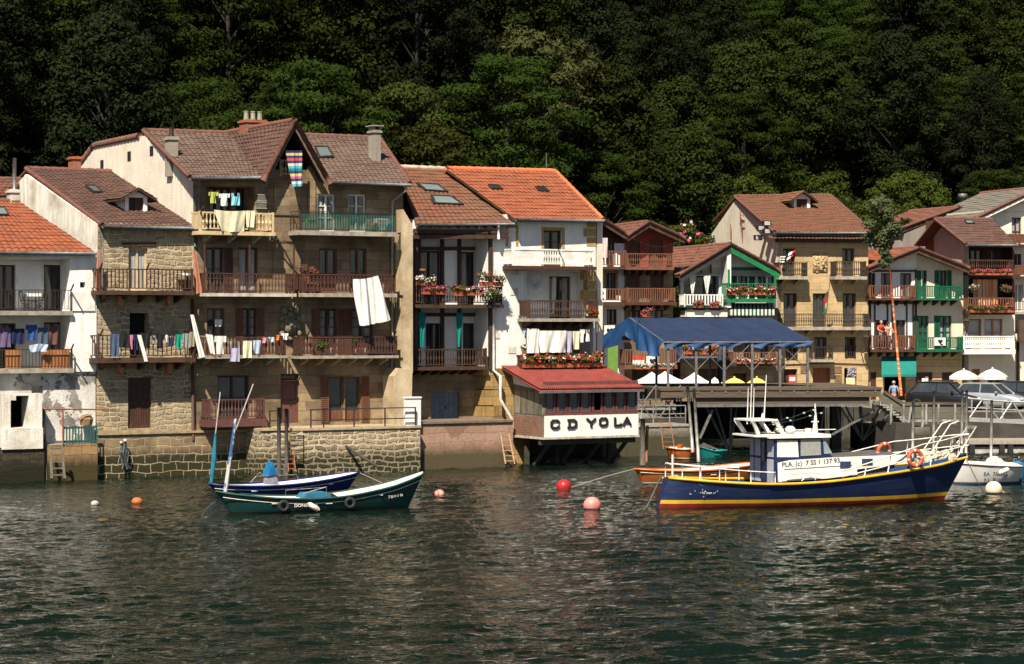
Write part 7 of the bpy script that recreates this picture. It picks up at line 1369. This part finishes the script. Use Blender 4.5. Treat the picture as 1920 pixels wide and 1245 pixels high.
for x0, y0_, x1, y1, c, k, l in ((402, 630, 424, 664, 'white', 'shirt', 'white shirt on the line left of the lilac shirt'), (429, 640, 452, 678, 'lilac', 'vest', 'lilac shirt with trailing straps below the lower left balcony'), (456, 639, 472, 671, 'cream', 'sheet', 'cream towel right of the lilac shirt'), (475, 638, 489, 663, 'paleblue', 'sheet', 'pale blue grey cloth right of the cream towel'), (491, 633, 501, 643, 'pink', 'bag', 'small pink underwear piece on the line'), (503, 632, 514, 641, 'paleblue', 'bag', 'small pale blue piece between pink and orange pieces'), (517, 628, 526, 638, 'orange', 'bag', 'small orange piece near the coat of arms'), (528, 625, 540, 637, 'white', 'shirt', 'small white shirt at the right end by the coat of arms'), (403, 599, 417, 612, 'white', 'sheet', 'small white cloth in the window above the laundry line')):
    cloth(F3, R4(x0, y0_, x1, y1), 1.1 if y0_ > 600 else .3, c, l, k, nx=10, ny=12)
cloth(F3, [(385, 626), (398, 628), (404, 665), (394, 662)], 1.12, 'white', 'slanting white cloth at the left end of the gabled house line', nx=10)
for x0, y0_, x1, y1, c, k, l in ((-2, 614, 20, 651, 'purple', 'sheet', 'purple grey cloth at the left edge in the white house loggia'), (22, 616, 46, 645, 'navy', 'sheet', 'dark navy cloth in the lower loggia of the white house'), (48, 609, 70, 638, 'blue', 'shirt', 'bright blue shirt in the lower loggia of the white house'), (71, 614, 90, 645, 'denim', 'trousers', 'slate trousers right of the bright blue shirt'), (92, 612, 108, 646, 'brown', 'sheet', 'brown towel at the right of the lower loggia line')):
    cloth(F1, R4(x0, y0_, x1, y1), -.25, c, l, k, nx=12, ny=12)
cloth(F1, [(54, 648), (90, 646), (86, 660), (58, 661)], .34, 'paleblue', 'pale blue sheet draped over the iron railing of the white house', sag=-.05)
for x0, y0_, x1, y1, c, k, l in ((988, 616, 1011, 662, 'white', 'sheet', 'plain white sheet, leftmost above the red geraniums'), (1012, 620, 1062, 661, 'white', 'sheet', 'wide gathered white sheet above the red geraniums'), (1063, 621, 1073, 661, 'lilac', 'sheet', 'narrow lilac cloth above the red geraniums'), (1074, 621, 1086, 655, 'cream', 'sheet', 'cream cloth right of the lilac cloth'), (1087, 618, 1097, 642, 'white', 'shirt', 'white shirt next to the cream cloth'), (1098, 618, 1107, 640, 'white', 'vest', 'last white vest at the right end above the geraniums'), (980, 620, 986, 630, 'paleblue', 'shirt', 'tiny pale shirt at the left end above the geraniums')):
    cloth(F5, R4(x0, y0_, x1, y1), .75, c, l, k, nx=14, ny=12, amp=.06 if x1 - x0 > 40 else .03)
PKS = M((.62, .25, .27), (.68, .5, .48), 1, .9, st=(40, .01, .01), lo=.49, hi=.51); cloth(F6a, R4(1114, 446, 1139, 483), 1.2, None, 'pink striped towel over the top balcony rail of the small timber house', name='towel', mats=[PKS])
cloth(F2, [(183, 470), (188, 470), (187, 548), (178, 556)], .5, None, 'orange sun blind hanging at the left end of the stone house balcony', name='sun_blind', mats=[M((.42, .17, .09), (.3, .12, .07), 3, .9)], nx=5, cat='blind', group='orange sun blinds'); cloth(F2, [(361, 470), (368, 470), (379, 548), (366, 552)], .7, None, 'orange sun blind hanging at the right end of the stone house balcony', name='sun_blind', mats=[M((.42, .17, .09), (.3, .12, .07), 3, .9)], nx=5, cat='blind', group='orange sun blinds')
TEALC = M((.0, .19, .16), (.0, .12, .10), 4, .9, st=(6, 6, .4))
for x, l in ((791, 'left'), (861, 'right')): cloth(F4, [(x - 6, 586), (x + 7, 586), (x + 2, 650), (x - 4, 652)], .05, None, f'{l} teal green curtain tied in the lower timber loggia', name='curtain', cat='curtain', group='teal curtains', mats=[TEALC], nx=14)
for x, l in ((1298, 'left'), (1325, 'right')): cloth(F7, [(x - 6, 517), (x + 7, 517), (x + 2, 550), (x - 1, 552)], .75, None, f'{l} white curtain tied back in the green framed loggia', name='curtain', cat='curtain', group='white tied curtains', mats=[fab((.55, .54, .5))], nx=12)
cloth(F5, [(1036, 520), (1043, 520), (1040, 585), (1033, 590)], -.5, 'white', 'white lace curtain at the doorway behind the dark balusters', name='curtain', cat='curtain', group=None)
def banner(F, x0, y0_, x1, y1, out, label):
    o_ = thing(F, *[F.P3(x0, y1, out)[i] for i in range(3)], 'heart_banner', label, 'banner', 'white banners with black heart'); a, b_, c, d = F.rect((x0, y0_, x1, y1), out); W_, H_ = b_ - a, d - c
    MB().box(0, W_, -.01, 0, 0, H_).build('cloth', fab((.66, .64, .58)), o_); k = min(W_, H_) * .36; cx, cz = W_ / 2, H_ / 2; pts = []
    for i in range(28): t = 2 * math.pi * i / 28; pts.append((cx + k * 16 * math.sin(t) ** 3 / 16 * (1 if math.sin(t) > 0 else .8), cz + k * (13 * math.cos(t) - 5 * math.cos(2 * t) - 2 * math.cos(3 * t) - math.cos(4 * t)) / 16))
    mb = MB(); mb.prism(pts[::-1], -.016, -.0101); mb.bar((cx + .1 * k, -.0138, cz - k * .8), (cx + k * 1.0, -.0138, cz - k * 1.25), .004, .09); mb.build('heart_emblem', BLACK, o_)
banner(F6a, 1114, 541, 1136, 562, 1.09, 'white heart banner on the middle balcony of the small timber house'); banner(F6b, 1212, 668, 1234, 687, 1.2, 'white heart banner on the brown balcony below the blue canopy edge'); banner(F9, 1752, 633, 1773, 648, 1.05, 'white heart banner on the green lower balcony'); banner(F6a, 1133, 610, 1153, 632, 1.09, 'white heart banner behind the left corner of the blue canopy')
# --- plants
L_POT = leaf_mat('potted_leaves', (.035, .085, .015), (.055, .12, .02), (.08, .15, .03))
FLC = dict(red=(.40, .01, .01), pink=(.5, .07, .15), white=(.6, .5, .46), crimson=(.42, .008, .045))
def plants(F, x0, x1, y0_, y1, out, cols, label, name='flower_box', cat='flowers', group='flower boxes on the balconies', n=None, nb=None, pot=TERRA, box=True, leaf=L_POT, bs=.042, dens=1.):
    a, b_, c, d = F.rect((x0, y0_, x1, y1), out); rg = np.random.default_rng(int(x0 * 13 + y0_)); o = thing(F, a, -out, c, name, label, cat, group); W_, H_ = b_ - a, d - c; k = max(2, int(W_ / .25))
    cs = np.array([((i + .5) * W_ / k + rg.normal() * .04, rg.normal() * .04, H_ * rg.uniform(.4, .72)) for i in range(k)]); rd = np.full(k, min(.24, H_ * .42)) * (.8 + .4 * rg.random(k)); n = n or int(230 * k * dens)
    lo = bpy.data.objects.new('foliage', np_mesh('foliage', leaves_np(rg, cs, rd, .95, n, .045, .6), leaf)); COL.objects.link(lo); lo.parent = o
    if cols:
        for ci, cn in enumerate(cols):
            m_ = nb or int(22 * k / len(cols)); V = leaves_np(rg, cs + np.array([0, -.06, .03]), rd * 1.12, .95, m_ * 2, bs, .9); fo = bpy.data.objects.new('blossoms', np_mesh('blossoms', V, M(FLC[cn], tuple(v * .6 for v in FLC[cn]), 9, .8))); COL.objects.link(fo); fo.parent = o
    if box: MB().prism([(0.02, 0), (W_ - .02, 0), (W_, H_ * .34), (0, H_ * .34)], -.09, .09).build('planter', pot, o)
    return o
plants(F4, 791, 835, 537, 552, .75, ['crimson', 'pink'], 'crimson flower box, left on the timber loggia railing'); plants(F4, 849, 869, 535, 555, .75, ['crimson'], 'crimson flower box in the middle of the timber loggia railing'); plants(F4, 871, 903, 537, 554, .75, ['white', 'pink'], 'pale pink flower box right on the timber loggia railing')
plants(F4, 776, 816, 517, 535, .5, ['white'], 'white flowers in pots standing on the left of the timber loggia rail', 'potted_flowers', n=500); plants(F4, 900, 942, 512, 537, .7, ['pink', 'white', 'red'], 'tall pink and white flowers at the right corner of the timber loggia', 'potted_flowers'); plants(F4, 906, 938, 540, 570, .7, ['pink', 'white'], 'trailing pink flowers hanging below the right loggia corner', 'potted_flowers', box=False)
hb_ = thing(F4, *F4.P3(793, 512, .1), 'hanging_basket', 'hanging basket in the left upper bay of the timber loggia', 'basket'); MB().lathe([(.03, 0), (.16, .1), (.18, .2)], (0, 0, 0), 10).build('basket', M((.25, .14, .06), None, 8, .9), hb_)
for a in (0, 2.1, 4.2): MB().tube([(.17 * math.cos(a), .17 * math.sin(a), .2), (0, 0, .75)], .006, 4).build('chain', IRON, hb_)
plants(F5, 980, 1128, 664, 689, .62, ['red', 'red', 'red', 'crimson', 'white'], 'long dense row of red geraniums above the clubhouse roof', dens=1.6, nb=75, bs=.05); plants(F5, 980, 995, 645, 664, .5, ['white'], 'white flowering plant at the left end of the red geraniums', 'potted_flowers'); plants(F5, 1098, 1120, 580, 600, .75, ['red'], 'red potted geraniums on the dark balustraded balcony', 'potted_flowers')
plants(F7, 1300, 1318, 564, 577, 1.12, ['pink'], 'left pink flower box on the white balusters'); plants(F7, 1331, 1347, 564, 577, 1.12, ['red', 'pink'], 'right coral flower box on the white balusters'); plants(F7, 1365, 1452, 538, 553, 1.2, ['white', 'red', 'pink'], 'mixed flower box along the bright green balcony')
plants(F10, 1818, 1898, 505, 516, 1.05, ['pink', 'red'], 'pink flower box under the dark top loggia'); plants(F10, 1818, 1900, 570, 586, 1.15, ['pink', 'crimson', 'red'], 'bright pink flower box below the striped curtain', dens=1.2, nb=60); plants(F10, 1818, 1832, 528, 556, .8, ['white', 'pink'], 'white climbing flowers left of the striped curtain', 'climbing_plant', box=False); plants(F10, 1880, 1896, 528, 555, .8, ['pink'], 'pink climbing flowers right of the striped curtain', 'climbing_plant', box=False)
plants(F3, 589, 616, 638, 656, .85, None, 'left green potted plant on the lower carved balcony', 'potted_plant', 'plant'); plants(F3, 660, 679, 637, 655, .85, None, 'right green potted plant on the lower carved balcony', 'potted_plant', 'plant')
L_DRY = leaf_mat('dry_leaves', (.13, .06, .035), (.16, .08, .05), (.06, .09, .02)); plants(F3, 566, 590, 460, 549, .6, None, 'big dry reddish bush at the left end of the carved upper balcony', 'potted_bush', 'plant', n=2600, leaf=L_DRY)
plants(F6b, 1204, 1222, 577, 594, .9, ['pink'], 'pink flowering pot hanging under the lower timber balcony', 'hanging_flowers'); plants(F6b, 1190, 1264, 682, 692, 1.2, ['white'], 'small white flowers along the brown balcony under the canopy'); plants(F7, 1280, 1362, 650, 664, 1.12, ['red', 'pink'], 'red flowers on the dark blue balcony under the canopy'); plants(F7, 1380, 1454, 672, 682, 1.1, ['red', 'white'], 'red flower row on the brown balcony under the canopy')
plants(F9, 1636, 1642, 552, 560, .6, ['red'], 'tiny red flower pot on the upper left balcony of the half timbered house', 'potted_flowers')
cloth(F7, R4(1298, 650, 1328, 656), 1.15, 'sky', 'bright turquoise towel under the front edge of the canopy', name='towel')
cloth(F6b, R4(1186, 668, 1208, 690), 1.15, None, 'small tricolour banner beside the brown balcony heart banner', name='banner', cat='banner', group=None, mats=[fab((.5, .04, .03)), fab((.6, .58, .5)), fab((.03, .25, .08))])
gp_ = MB(); a, b_, c, d = F6a.rect((1139, 648, 1158, 702), 2); gp_.box(a, b_, -2.05, -2, c, d); place(F6a, gp_, 'green_screen', M((.12, .22, .04), (.09, .17, .03), 3, .8), 'lime green screen behind the left side of the canopy', 'screen')
cloth(F8, [(1462, 500), (1466, 482), (1492, 468), (1486, 480)], 1.2, None, 'red white and black bunting hung on the left upper mansion balcony', name='bunting', cat='bunting', group=None, mats=[fab(FC['red']), fab(FC['black']), fab(FC['white']), fab(FC['red'])])
cloth(F8, [(1464, 478), (1473, 478), (1472, 492), (1462, 492)], 1.3, None, 'black and white striped cloth beside the red bunting', name='cloth', cat='bunting', group=None, mats=[fab(FC['black']), fab(FC['white'])] * 3, nx=8)
o = thing(F8, *F8.P3(1485, 722, .4), 'wall_sign', 'red and white hanging sign on the mansion ground floor', 'sign'); MB().box(-.22, .22, -.05, .05, .05, .6).build('board', M((.55, .05, .05), None, 3, .5), o); MB().box(-.18, .18, -.056, -.0501, .25, .48).build('panel', WHITE, o)
for x0, y0_, x1, y1, l in ((1592, 690, 1605, 706, 'black printed cloth in the mansion doorway'), (1590, 708, 1603, 721, 'cream notice board leaning in the mansion doorway')): mb = MB(); a, b_, c, d = F8.rect((x0 - 4, y0_, x1, y1), .05); mb.box(a, b_, -.08, -.05, c, d); place(F8, mb, 'notice_board', M((.03, .03, .04), (.35, .33, .35), 9, .7, lo=.5, hi=.55) if y0_ < 700 else fab((.6, .52, .3)), l, 'notice board')
# pink flowering bush behind the small houses, and the tall painted pole crowned with a treetop
def bush(px, py, Y, r, label, mat, cols=None, name='bush', flat=.7):
    p = at(px, py, Y); o = empty(name, (p.x, p.y, p.z - r), 0, label, 'bush'); rg = np.random.default_rng(int(px)); cs = rg.normal(size=(9, 3)) * np.array([r * .55, r * .4, r * .3]) + np.array([0, 0, r]); V = leaves_np(rg, cs, np.full(9, r * .45), .9, 2600, .10, .6)
    lo = bpy.data.objects.new('foliage', np_mesh('foliage', V, mat)); COL.objects.link(lo); lo.parent = o
    for c_ in cols or (): V = leaves_np(rg, cs + np.array([0, -.2, .1]), np.full(9, r * .47), .9, 60, .11, .9); fo = bpy.data.objects.new('blossoms', np_mesh('blossoms', V, M(FLC[c_], tuple(v * .7 for v in FLC[c_]), 9, .8))); COL.objects.link(fo); fo.parent = o
    MB().tube([(0, 0, -1.5), (0, 0, r)], .08, 6).build('stem', BARK, o)
bush(1290, 452, 152, 1.4, 'green bush with pink blossoms between the red gable and the mansion side wall', L_BRIGHT, ['pink', 'white']); bush(1640, 430, 156, 1.3, 'light green bush behind the right corner of the mansion', L_OAK); bush(1230, 470, 150, 1.5, 'dark bush behind the roof of the red gabled house', L_OAK)
pt_a, pt_b = at(1690, 742, 131), at(1665, 470, 131); o = empty('painted_pole_tree', pt_a, 0, 'tall thin orange painted pole topped with a leafy treetop', 'pole tree'); V_ = pt_b - pt_a
ORP = M((.42, .10, .03), (.55, .4, .25), 1, .7, st=(1, 1, 9), lo=.55, hi=.6); MB().tube([(0, 0, 0), V_ * .5, V_], [.075, .062, .045], 8).build('trunk', ORP, o, True); MB().tube([V_, V_ + Vector((-.2, 0, 1.5)), V_ + Vector((-.5, 0, 3.0))], [.05, .03, .01], 6).build('treetop_stem', BARK, o)
rg = np.random.default_rng(9); top = np.array(V_); cs = np.array([top + np.array([rg.normal() * (.5 if i > 8 else .12) - .1, rg.normal() * (.4 if i > 8 else .12), -.75 + 3.5 * (i / 26)]) * np.array([1, 1, 1]) for i in range(26)]); cr = bpy.data.objects.new('crown', np_mesh('crown', leaves_np(rg, cs, (.3 + .3 * rg.random(26)) * np.where(np.arange(26) < 8, .5, 1.), .9, 8000, .07, .6), leaf_mat('poplar_leaves', (.05, .068, .03), (.07, .09, .04), (.10, .12, .055)))); COL.objects.link(cr); cr.parent = o
# fishing net bundle with floats on the sea wall
o = thing(F2, *F2.P3(232, 875, .35), 'net_bundle', 'grey net bundle with two white floats hanging on the sea wall', 'fishing net'); nb_ = MB(); g = random.Random(8)
for i in range(14): nb_.tube([(g.gauss(0, .08), g.gauss(0, .05), 1.05), (g.gauss(.02, .16), g.gauss(-.05, .06), .6), (g.gauss(.1, .12), g.gauss(0, .05), -.1)], .028, 4)
nb_.build('net', M((.10, .115, .115), (.05, .06, .06), 12, .9), o); MB().ball((-.14, -.08, 1.02), .065, 8, 6).build('float', WHITEP, o); MB().ball((.03, -.08, 1.10), .07, 8, 6).build('float', WHITE, o)
# pallet box with boots on the fence platform, boxes
o = thing(F1, F1.U(162, .3), -.3, F1.P(150, 798, .6)[1], 'wicker_basket', 'brown wicker basket on the green fence platform', 'basket'); MB().lathe([(.25, 0), (.3, .25), (.2, .42), (.12, .45)], (0, 0, 0), 9).build('body', M((.3, .17, .08), (.14, .08, .04), 14, .9, bump=.02), o)
for (x, l) in ((40, 'left'), (88, 'right')):
    o = thing(F1, F1.U(x + (10 if l == 'left' else -14), -.55), .55, F1.P(60, 583)[1] + .0, 'folding_chair', f'{l} dark folding chair at the little table on the upper white balcony', 'chair', 'balcony chairs'); s_ = 1 if l == 'left' else -1
    MB().box(-.2, .2, -.2, .2, .42, .45).build('seat', IRON, o); MB().bar((-.2 * s_, -.18, .45), (-.28 * s_, -.18, .88), .03).bar((-.2 * s_, .18, .45), (-.28 * s_, .18, .88), .03).bar((-.26 * s_, -.18, .8), (-.26 * s_, .18, .8), .06).build('backrest', IRON, o)
    for y in (-.18, .18): MB().bar((-.2, y, 0), (.2, y, .42), .025).bar((.2, y, 0), (-.2, y, .42), .025).build('leg_pair', IRON, o)
def table(F, px, out, zb_, label, top=WHITE):
    o = thing(F, F.U(px, out), -out, zb_, 'small_table', label, 'table', 'balcony tables'); MB().box(-.3, .3, -.3, .3, .70, .73).box(-.3, .3, -.305, -.3, .6, .73).build('tabletop', top, o)
    for x in (-.25, .25):
        for y in (-.25, .25): MB().bar((x, y, 0), (x, y, .7), .03).build('leg', IRON, o)
table(F1, 60, -.55, F1.P(60, 583)[1], 'little table with white cloth on the upper white house balcony'); table(F2, 346, .45, F2.P(346, 545)[1], 'little white topped table at the right of the stone house balcony')
o = thing(F3, *F3.P3(715, 433, .5), 'air_conditioner', 'white air conditioning box on the green netted balcony', 'air conditioner'); MB().box(-.3, .3, -.15, .15, .05, .55).build('casing', WHITE, o)
for i in range(7): MB().box(-.26, .26, -.156, -.151, .12 + i * .055, .14 + i * .055).build('grille_slat', IRON, o)
for x, c, l in ((702, (.4, .06, .02), 'red bucket left of the air conditioner'), (729, (.02, .25, .25), 'turquoise bucket right of the air conditioner')): mb = MB(); mb.lathe([(.12, 0), (.16, .38), (.14, .38)], (0, 0, 0), 10); ob_ = mb.build('bucket', M(c, None, 3, .6), None, True); ob_.location = wpt(F3, F3.U(x, .7), -.7, F3.P(x, 434, .7)[1]); tag(ob_, l, 'bucket', 'buckets on the netted balcony')
# floodlight-like meters beside the cream balustrade, diagonal clothes poles
for x, y, l in ((491, 371, 'upper'), (490, 385, 'lower')): u, z = F3.P(x, y, .1); o = thing(F3, u, -.1, z - .15, 'bird_cage', f'{l} wire bird cage on the wall right of the upper loggia', 'bird cage', 'bird cages'); MB().box(-.22, .22, -.1, .1, 0, .04).box(-.22, .22, -.1, .1, .26, .3).build('frame', M((.3, .28, .24), None, 3, .7), o); MB().box(-.2, .2, -.085, .095, .04, .26).build('back', M((.12, .11, .09), None, 3, .7), o)
for F, x, y, o_, wh_ in ((F2, 187, 500, .95, 'left end of the upper stone house balcony'), (F2, 275, 500, .95, 'middle of the upper stone house balcony'), (F2, 188, 624, .95, 'left end of the laundry hung stone house balcony'), (F2, 281, 622, .95, 'middle of the laundry hung stone house balcony'), (F3, 376, 395, 1, 'left end of the cream balustrade'), (F3, 515, 395, 1, 'right end of the cream balustrade'), (F3, 575, 628, 1, 'left end of the lower carved balcony'), (F3, 738, 628, 1, 'right end of the lower carved balcony'), (F3, 738, 510, 1, 'right end of the upper carved balcony'), (F5, 1047, 462, .9, 'middle of the white balustrade'), (F1, 133, 540, .1, 'right end of the upper iron railing'), (F1, 133, 652, .25, 'right end of the lower iron railing')):
    a, b_ = Vector(F.P3(x, y + 5, o_)), Vector(F.P3(x + 5, y - 7, o_ + .6)); mb = MB(); mb.bar(a, b_, .05); place(F, mb, 'clothesline_arm', WOODD, None, 'clothesline arm', 'wooden clothesline arms on balcony rails')['label'] = 'dark clothesline arm at the ' + wh_
# wires
for a, b_, s_, l in ((at(1133, 409, 114), at(1310, 430, 143), 1.2, 'thin cable from the orange roof towards the mansion'), (F1.P3(-60, 545, .6), F1.P3(150, 540, .6), 0, None)):
    if l: a, b_ = Vector(a), Vector(b_); mb = MB(); mb.tube([a.lerp(b_, i / 8) - Vector((0, 0, s_ * math.sin(math.pi * i / 8))) for i in range(9)], .015, 4); tag(mb.build('cable', DKB, None), l, 'cable')
# --- people
def skin(name, J, E, mat, parent, sub=1):
    me = bpy.data.meshes.new(name); me.from_pydata([j[:3] for j in J], E, []); o = bpy.data.objects.new(name, me); COL.objects.link(o); o.parent = parent; me.materials.append(mat)
    sk = o.modifiers.new('Skin', 'SKIN'); sk.use_smooth_shade = True
    if not me.skin_vertices: bpy.context.view_layer.objects.active = o
    L_ = me.skin_vertices[0].data if me.skin_vertices else me.attributes and None
    for i, j in enumerate(J): L_[i].radius = (j[3], j[4] if len(j) > 4 else j[3])
    L_[0].use_root = True; sb = o.modifiers.new('Sub', 'SUBSURF'); sb.levels = sub; sb.render_levels = sub; return o
SKN = M((.45, .24, .15), (.4, .2, .12), 5, .6)
def person(loc, rz, h, top, trousers, hairc, label, lean=0., bag=None, long_hair=False, arms='rail'):
    o = empty('person', loc, rz, label, 'person', 'people'); k = h / 1.75; L = lean
    z = lambda v: v * k
    hip, che, nec, hd = (0, 0, z(.93)), (0, -L * .5, z(1.28)), (0, -L * .9, z(1.46)), (0, -L * 1.1, z(1.60))
    J = [(*hip, .13 * k, .10 * k), (*che, .15 * k, .10 * k), (*nec, .05 * k), (*hd, .085 * k, .10 * k), (0, -L * 1.15, z(1.70), .06 * k)]; E = [(0, 1), (1, 2), (2, 3), (3, 4)]; n = 5
    for s in (-1, 1):
        sh_ = (s * .19 * k, -L * .8, z(1.41)); 
        el, wr, ha = ((s * .27 * k, -L - .12, z(1.18)), (s * .16 * k, -L - .32, z(1.10)), (s * .10 * k, -L - .38, z(1.09))) if arms == 'rail' else ((s * .27 * k, 0, z(1.13)), (s * .25 * k, -.12, z(.90)), (s * .24 * k, -.15, z(.82)))
        J += [(*sh_, .055 * k), (*el, .042 * k), (*wr, .03 * k), (*ha, .035 * k, .02 * k)]; E += [(1, n), (n, n + 1), (n + 1, n + 2), (n + 2, n + 3)]; hn = n + 3; n += 4
        for q in range(4): J.append((ha[0] + (q - 1.5) * .02 * k, ha[1] - .06 * k, ha[2] - .03 * k, .009 * k)); E.append((hn, n)); n += 1
        J.append((ha[0] - s * .045 * k, ha[1] - .02 * k, ha[2], .01 * k)); E.append((hn, n)); n += 1
        J += [(s * .09 * k, 0, z(.86), .085 * k), (s * .10 * k, -.02, z(.48), .06 * k), (s * .10 * k, .02, z(.08), .04 * k), (s * .11 * k, -.14 * k, z(.03), .035 * k)]; E += [(0, n), (n, n + 1), (n + 1, n + 2), (n + 2, n + 3)]; n += 4
    skin('body', J, E, SKN, o)
    T = [(0, -.0, z(.95), .15 * k, .115 * k), (*che, .165 * k, .12 * k), (0, -L * .8, z(1.42), .10 * k, .08 * k)] + [v for s in (-1, 1) for v in ((s * .19 * k, -L * .8, z(1.41), .068 * k), (s * .245 * k, -L * .9 - .06, z(1.26), .058 * k))]
    skin('shirt', T, [(0, 1), (1, 2), (2, 3), (3, 4), (2, 5), (5, 6)], top, o)
    T = [(0, 0, z(.94), .14 * k, .11 * k)] + [v for s in (-1, 1) for v in ((s * .09 * k, 0, z(.84), .10 * k), (s * .10 * k, -.02, z(.48), .075 * k), (s * .10 * k, .02, z(.12), .06 * k))]
    skin('trousers', T, [(0, 1), (1, 2), (2, 3), (0, 4), (4, 5), (5, 6)], trousers, o)
    hh = MB(); hh.ball((0, -L * 1.1 + .03, z(1.655)), .105 * k, 10, 8, 1.0)
    if long_hair: hh.ball((0, -L * 1.1 + .08, z(1.55)), .09 * k, 8, 6, 1.4)
    hh.build('hair', hairc, o, True); f = MB(); yy = -L * 1.1 - .098 * k; f.prism([(-.012, z(1.60)), (.012, z(1.60)), (0, z(1.64))], yy - .02, yy + .02); f.build('nose', SKN, o)
    for s in (-1, 1): MB().ball((s * .033 * k, yy + .012, z(1.645)), .011 * k, 6, 4).build('eye', DKB, o)
    return o
bz = F9.P(1670, 655, .9)[1]
person(wpt(F9, F9.U(1650, .45), -.42, bz), F9.th, 1.74, fab((.55, .06, .03)), fab((.09, .10, .13)), fab((.3, .28, .25)), 'person in a red shirt leaning on the brown lower balcony rail', .22)
person(wpt(F9, F9.U(1664, .45), -.42, bz), F9.th, 1.62, fab((.6, .35, .27)), fab((.12, .14, .2)), fab((.05, .03, .02)), 'dark haired person in a pink sleeveless top beside the person in red', .2, long_hair=True)
pp = at(1676, 750, 127.6); FLW = M((.03, .22, .42), (.5, .25, .2), 14, .8, lo=.52, hi=.56); person((pp.x, pp.y, SQZ), R(160), 1.62, FLW, fab((.2, .2, .22)), fab((.35, .3, .25)), 'grey haired person in a blue floral top walking by the green awning', 0, arms='down')
# --- cars
def car(px, Y, rz, col, label, rack=False, h=1.45, L=4.1, W=1.72):
    p = at(px, 750, Y); o = empty('parked_car', (p.x, Y, SQZ), rz, label, 'car', 'cars parked on the square'); m_ = M(col, tuple(x * .85 for x in col), 2, .25, .4 if sum(col) > .3 else .1, spec=.6)
    st = [(-L / 2, .62, .35, .72), (-L / 2 + .12, .74, .28, .88), (-L / 2 + .6, .84, .22, .96), (-.5, .86, .2, .95), (.5, .86, .2, .92), (L / 2 - .95, .84, .2, .86), (L / 2 - .3, .76, .24, .72), (L / 2, .58, .32, .55)]; b = MB()
    rings = []
    for x, w_, z0_, z1_ in st: rings.append([(x, -w_ * .92, z0_), (x, -w_, z0_ + .2), (x, -w_ * .99, z1_ - .14), (x, -w_ * .9, z1_), (x, w_ * .9, z1_), (x, w_ * .99, z1_ - .14), (x, w_, z0_ + .2), (x, w_ * .92, z0_)])
    b.v = [v for r in rings for v in r]; b.f = [(i * 8 + j, i * 8 + (j + 1) % 8, (i + 1) * 8 + (j + 1) % 8, (i + 1) * 8 + j) for i in range(7) for j in range(8)] + [tuple(range(7, -1, -1)), tuple(range(56, 64))]; b.mi = [0] * len(b.f); bd = b.build('body', m_, o, True)
    g = [(-L / 2 + .25, .70, .90), (-L / 2 + .75, .60, h), (.35, .60, h), (L / 2 - 1.05, .72, .86)]; c = MB(); zc = .88
    c.prism([(g[0][0], zc), (g[3][0], zc - .03), (g[2][0], h - .02), (g[1][0], h - .02)], -.70, .70); c.v = [(x, y * (.84 if z > 1.2 else 1.06), z) for x, y, z in c.v]; c.build('cabin', GLASS, o)
    r_ = MB(); r_.prism([(g[1][0] - .06, h - .05), (g[2][0] + .08, h - .05), (g[2][0], h), (g[1][0] + .02, h)], -.62, .62)
    for s in (-1, 1):
        for (x0, x1) in ((g[0][0], g[1][0]), (g[3][0], g[2][0]), (-.35, -.35)): r_.bar((x0, s * .75, zc), (x1, s * .60, h - .03), .06 if x0 != x1 else .05)
    r_.build('roof', m_, o)
    for x in (-L / 2 + .75, L / 2 - .8):
        for s in (-1, 1):
            t_ = MB(); torus(t_, (x, s * .78, .31), .22, .09, 18, 6, 'y'); w_ = t_.build('wheel', TYRE, o, True); MB().prism([(x + .18 * math.cos(a * .628), .31 + .18 * math.sin(a * .628)) for a in range(10)], s * .80 - .02, s * .80 + .02).build('rim', STEEL, w_)
    for s in (-1, 1):
        MB().lathe([(.02, -.1), (.14, 0), (.1, .08), (.01, .1)], (L / 2 - .14, s * .55, .62), 8, .6, 1.2).build('headlight', M((.6, .6, .58), None, 3, .1, spec=.9), o); MB().box(-L / 2 - .01, -L / 2 + .1, s * .5 - .12, s * .5 + .12, .68, .84).build('tail_light', M((.4, .02, .02), None, 3, .2), o); MB().ball((.62, s * .9, .98), .09, 8, 5, .7).build('mirror', m_, o)
    MB().box(L / 2 - .01, L / 2 + .015, -.26, .26, .38, .5).build('number_plate', WHITE, o); MB().box(L / 2 - .06, L / 2 - .0, -.4, .4, .52, .58).build('grille', DKB, o)
    if rack: MB().bar((-.9, -.5, h + .06), (.4, -.5, h + .06), .03).bar((-.9, .5, h + .06), (.4, .5, h + .06), .03).bar((-.6, -.55, h + .05), (-.6, .55, h + .05), .03).bar((.2, -.55, h + .05), (.2, .55, h + .05), .03).build('roof_rack', IRON, o)
car(1775, 130.0, R(-30), (.012, .012, .013), 'black estate car with roof rack, leftmost of the parked cars', True, 1.5, 4.3); car(1858, 129.4, R(-32), (.36, .38, .40), 'silver car parked between the two black cars', h=1.45, L=4.2); car(1925, 131.5, R(-30), (.01, .01, .012), 'black car cut off by the right picture edge', h=1.5)
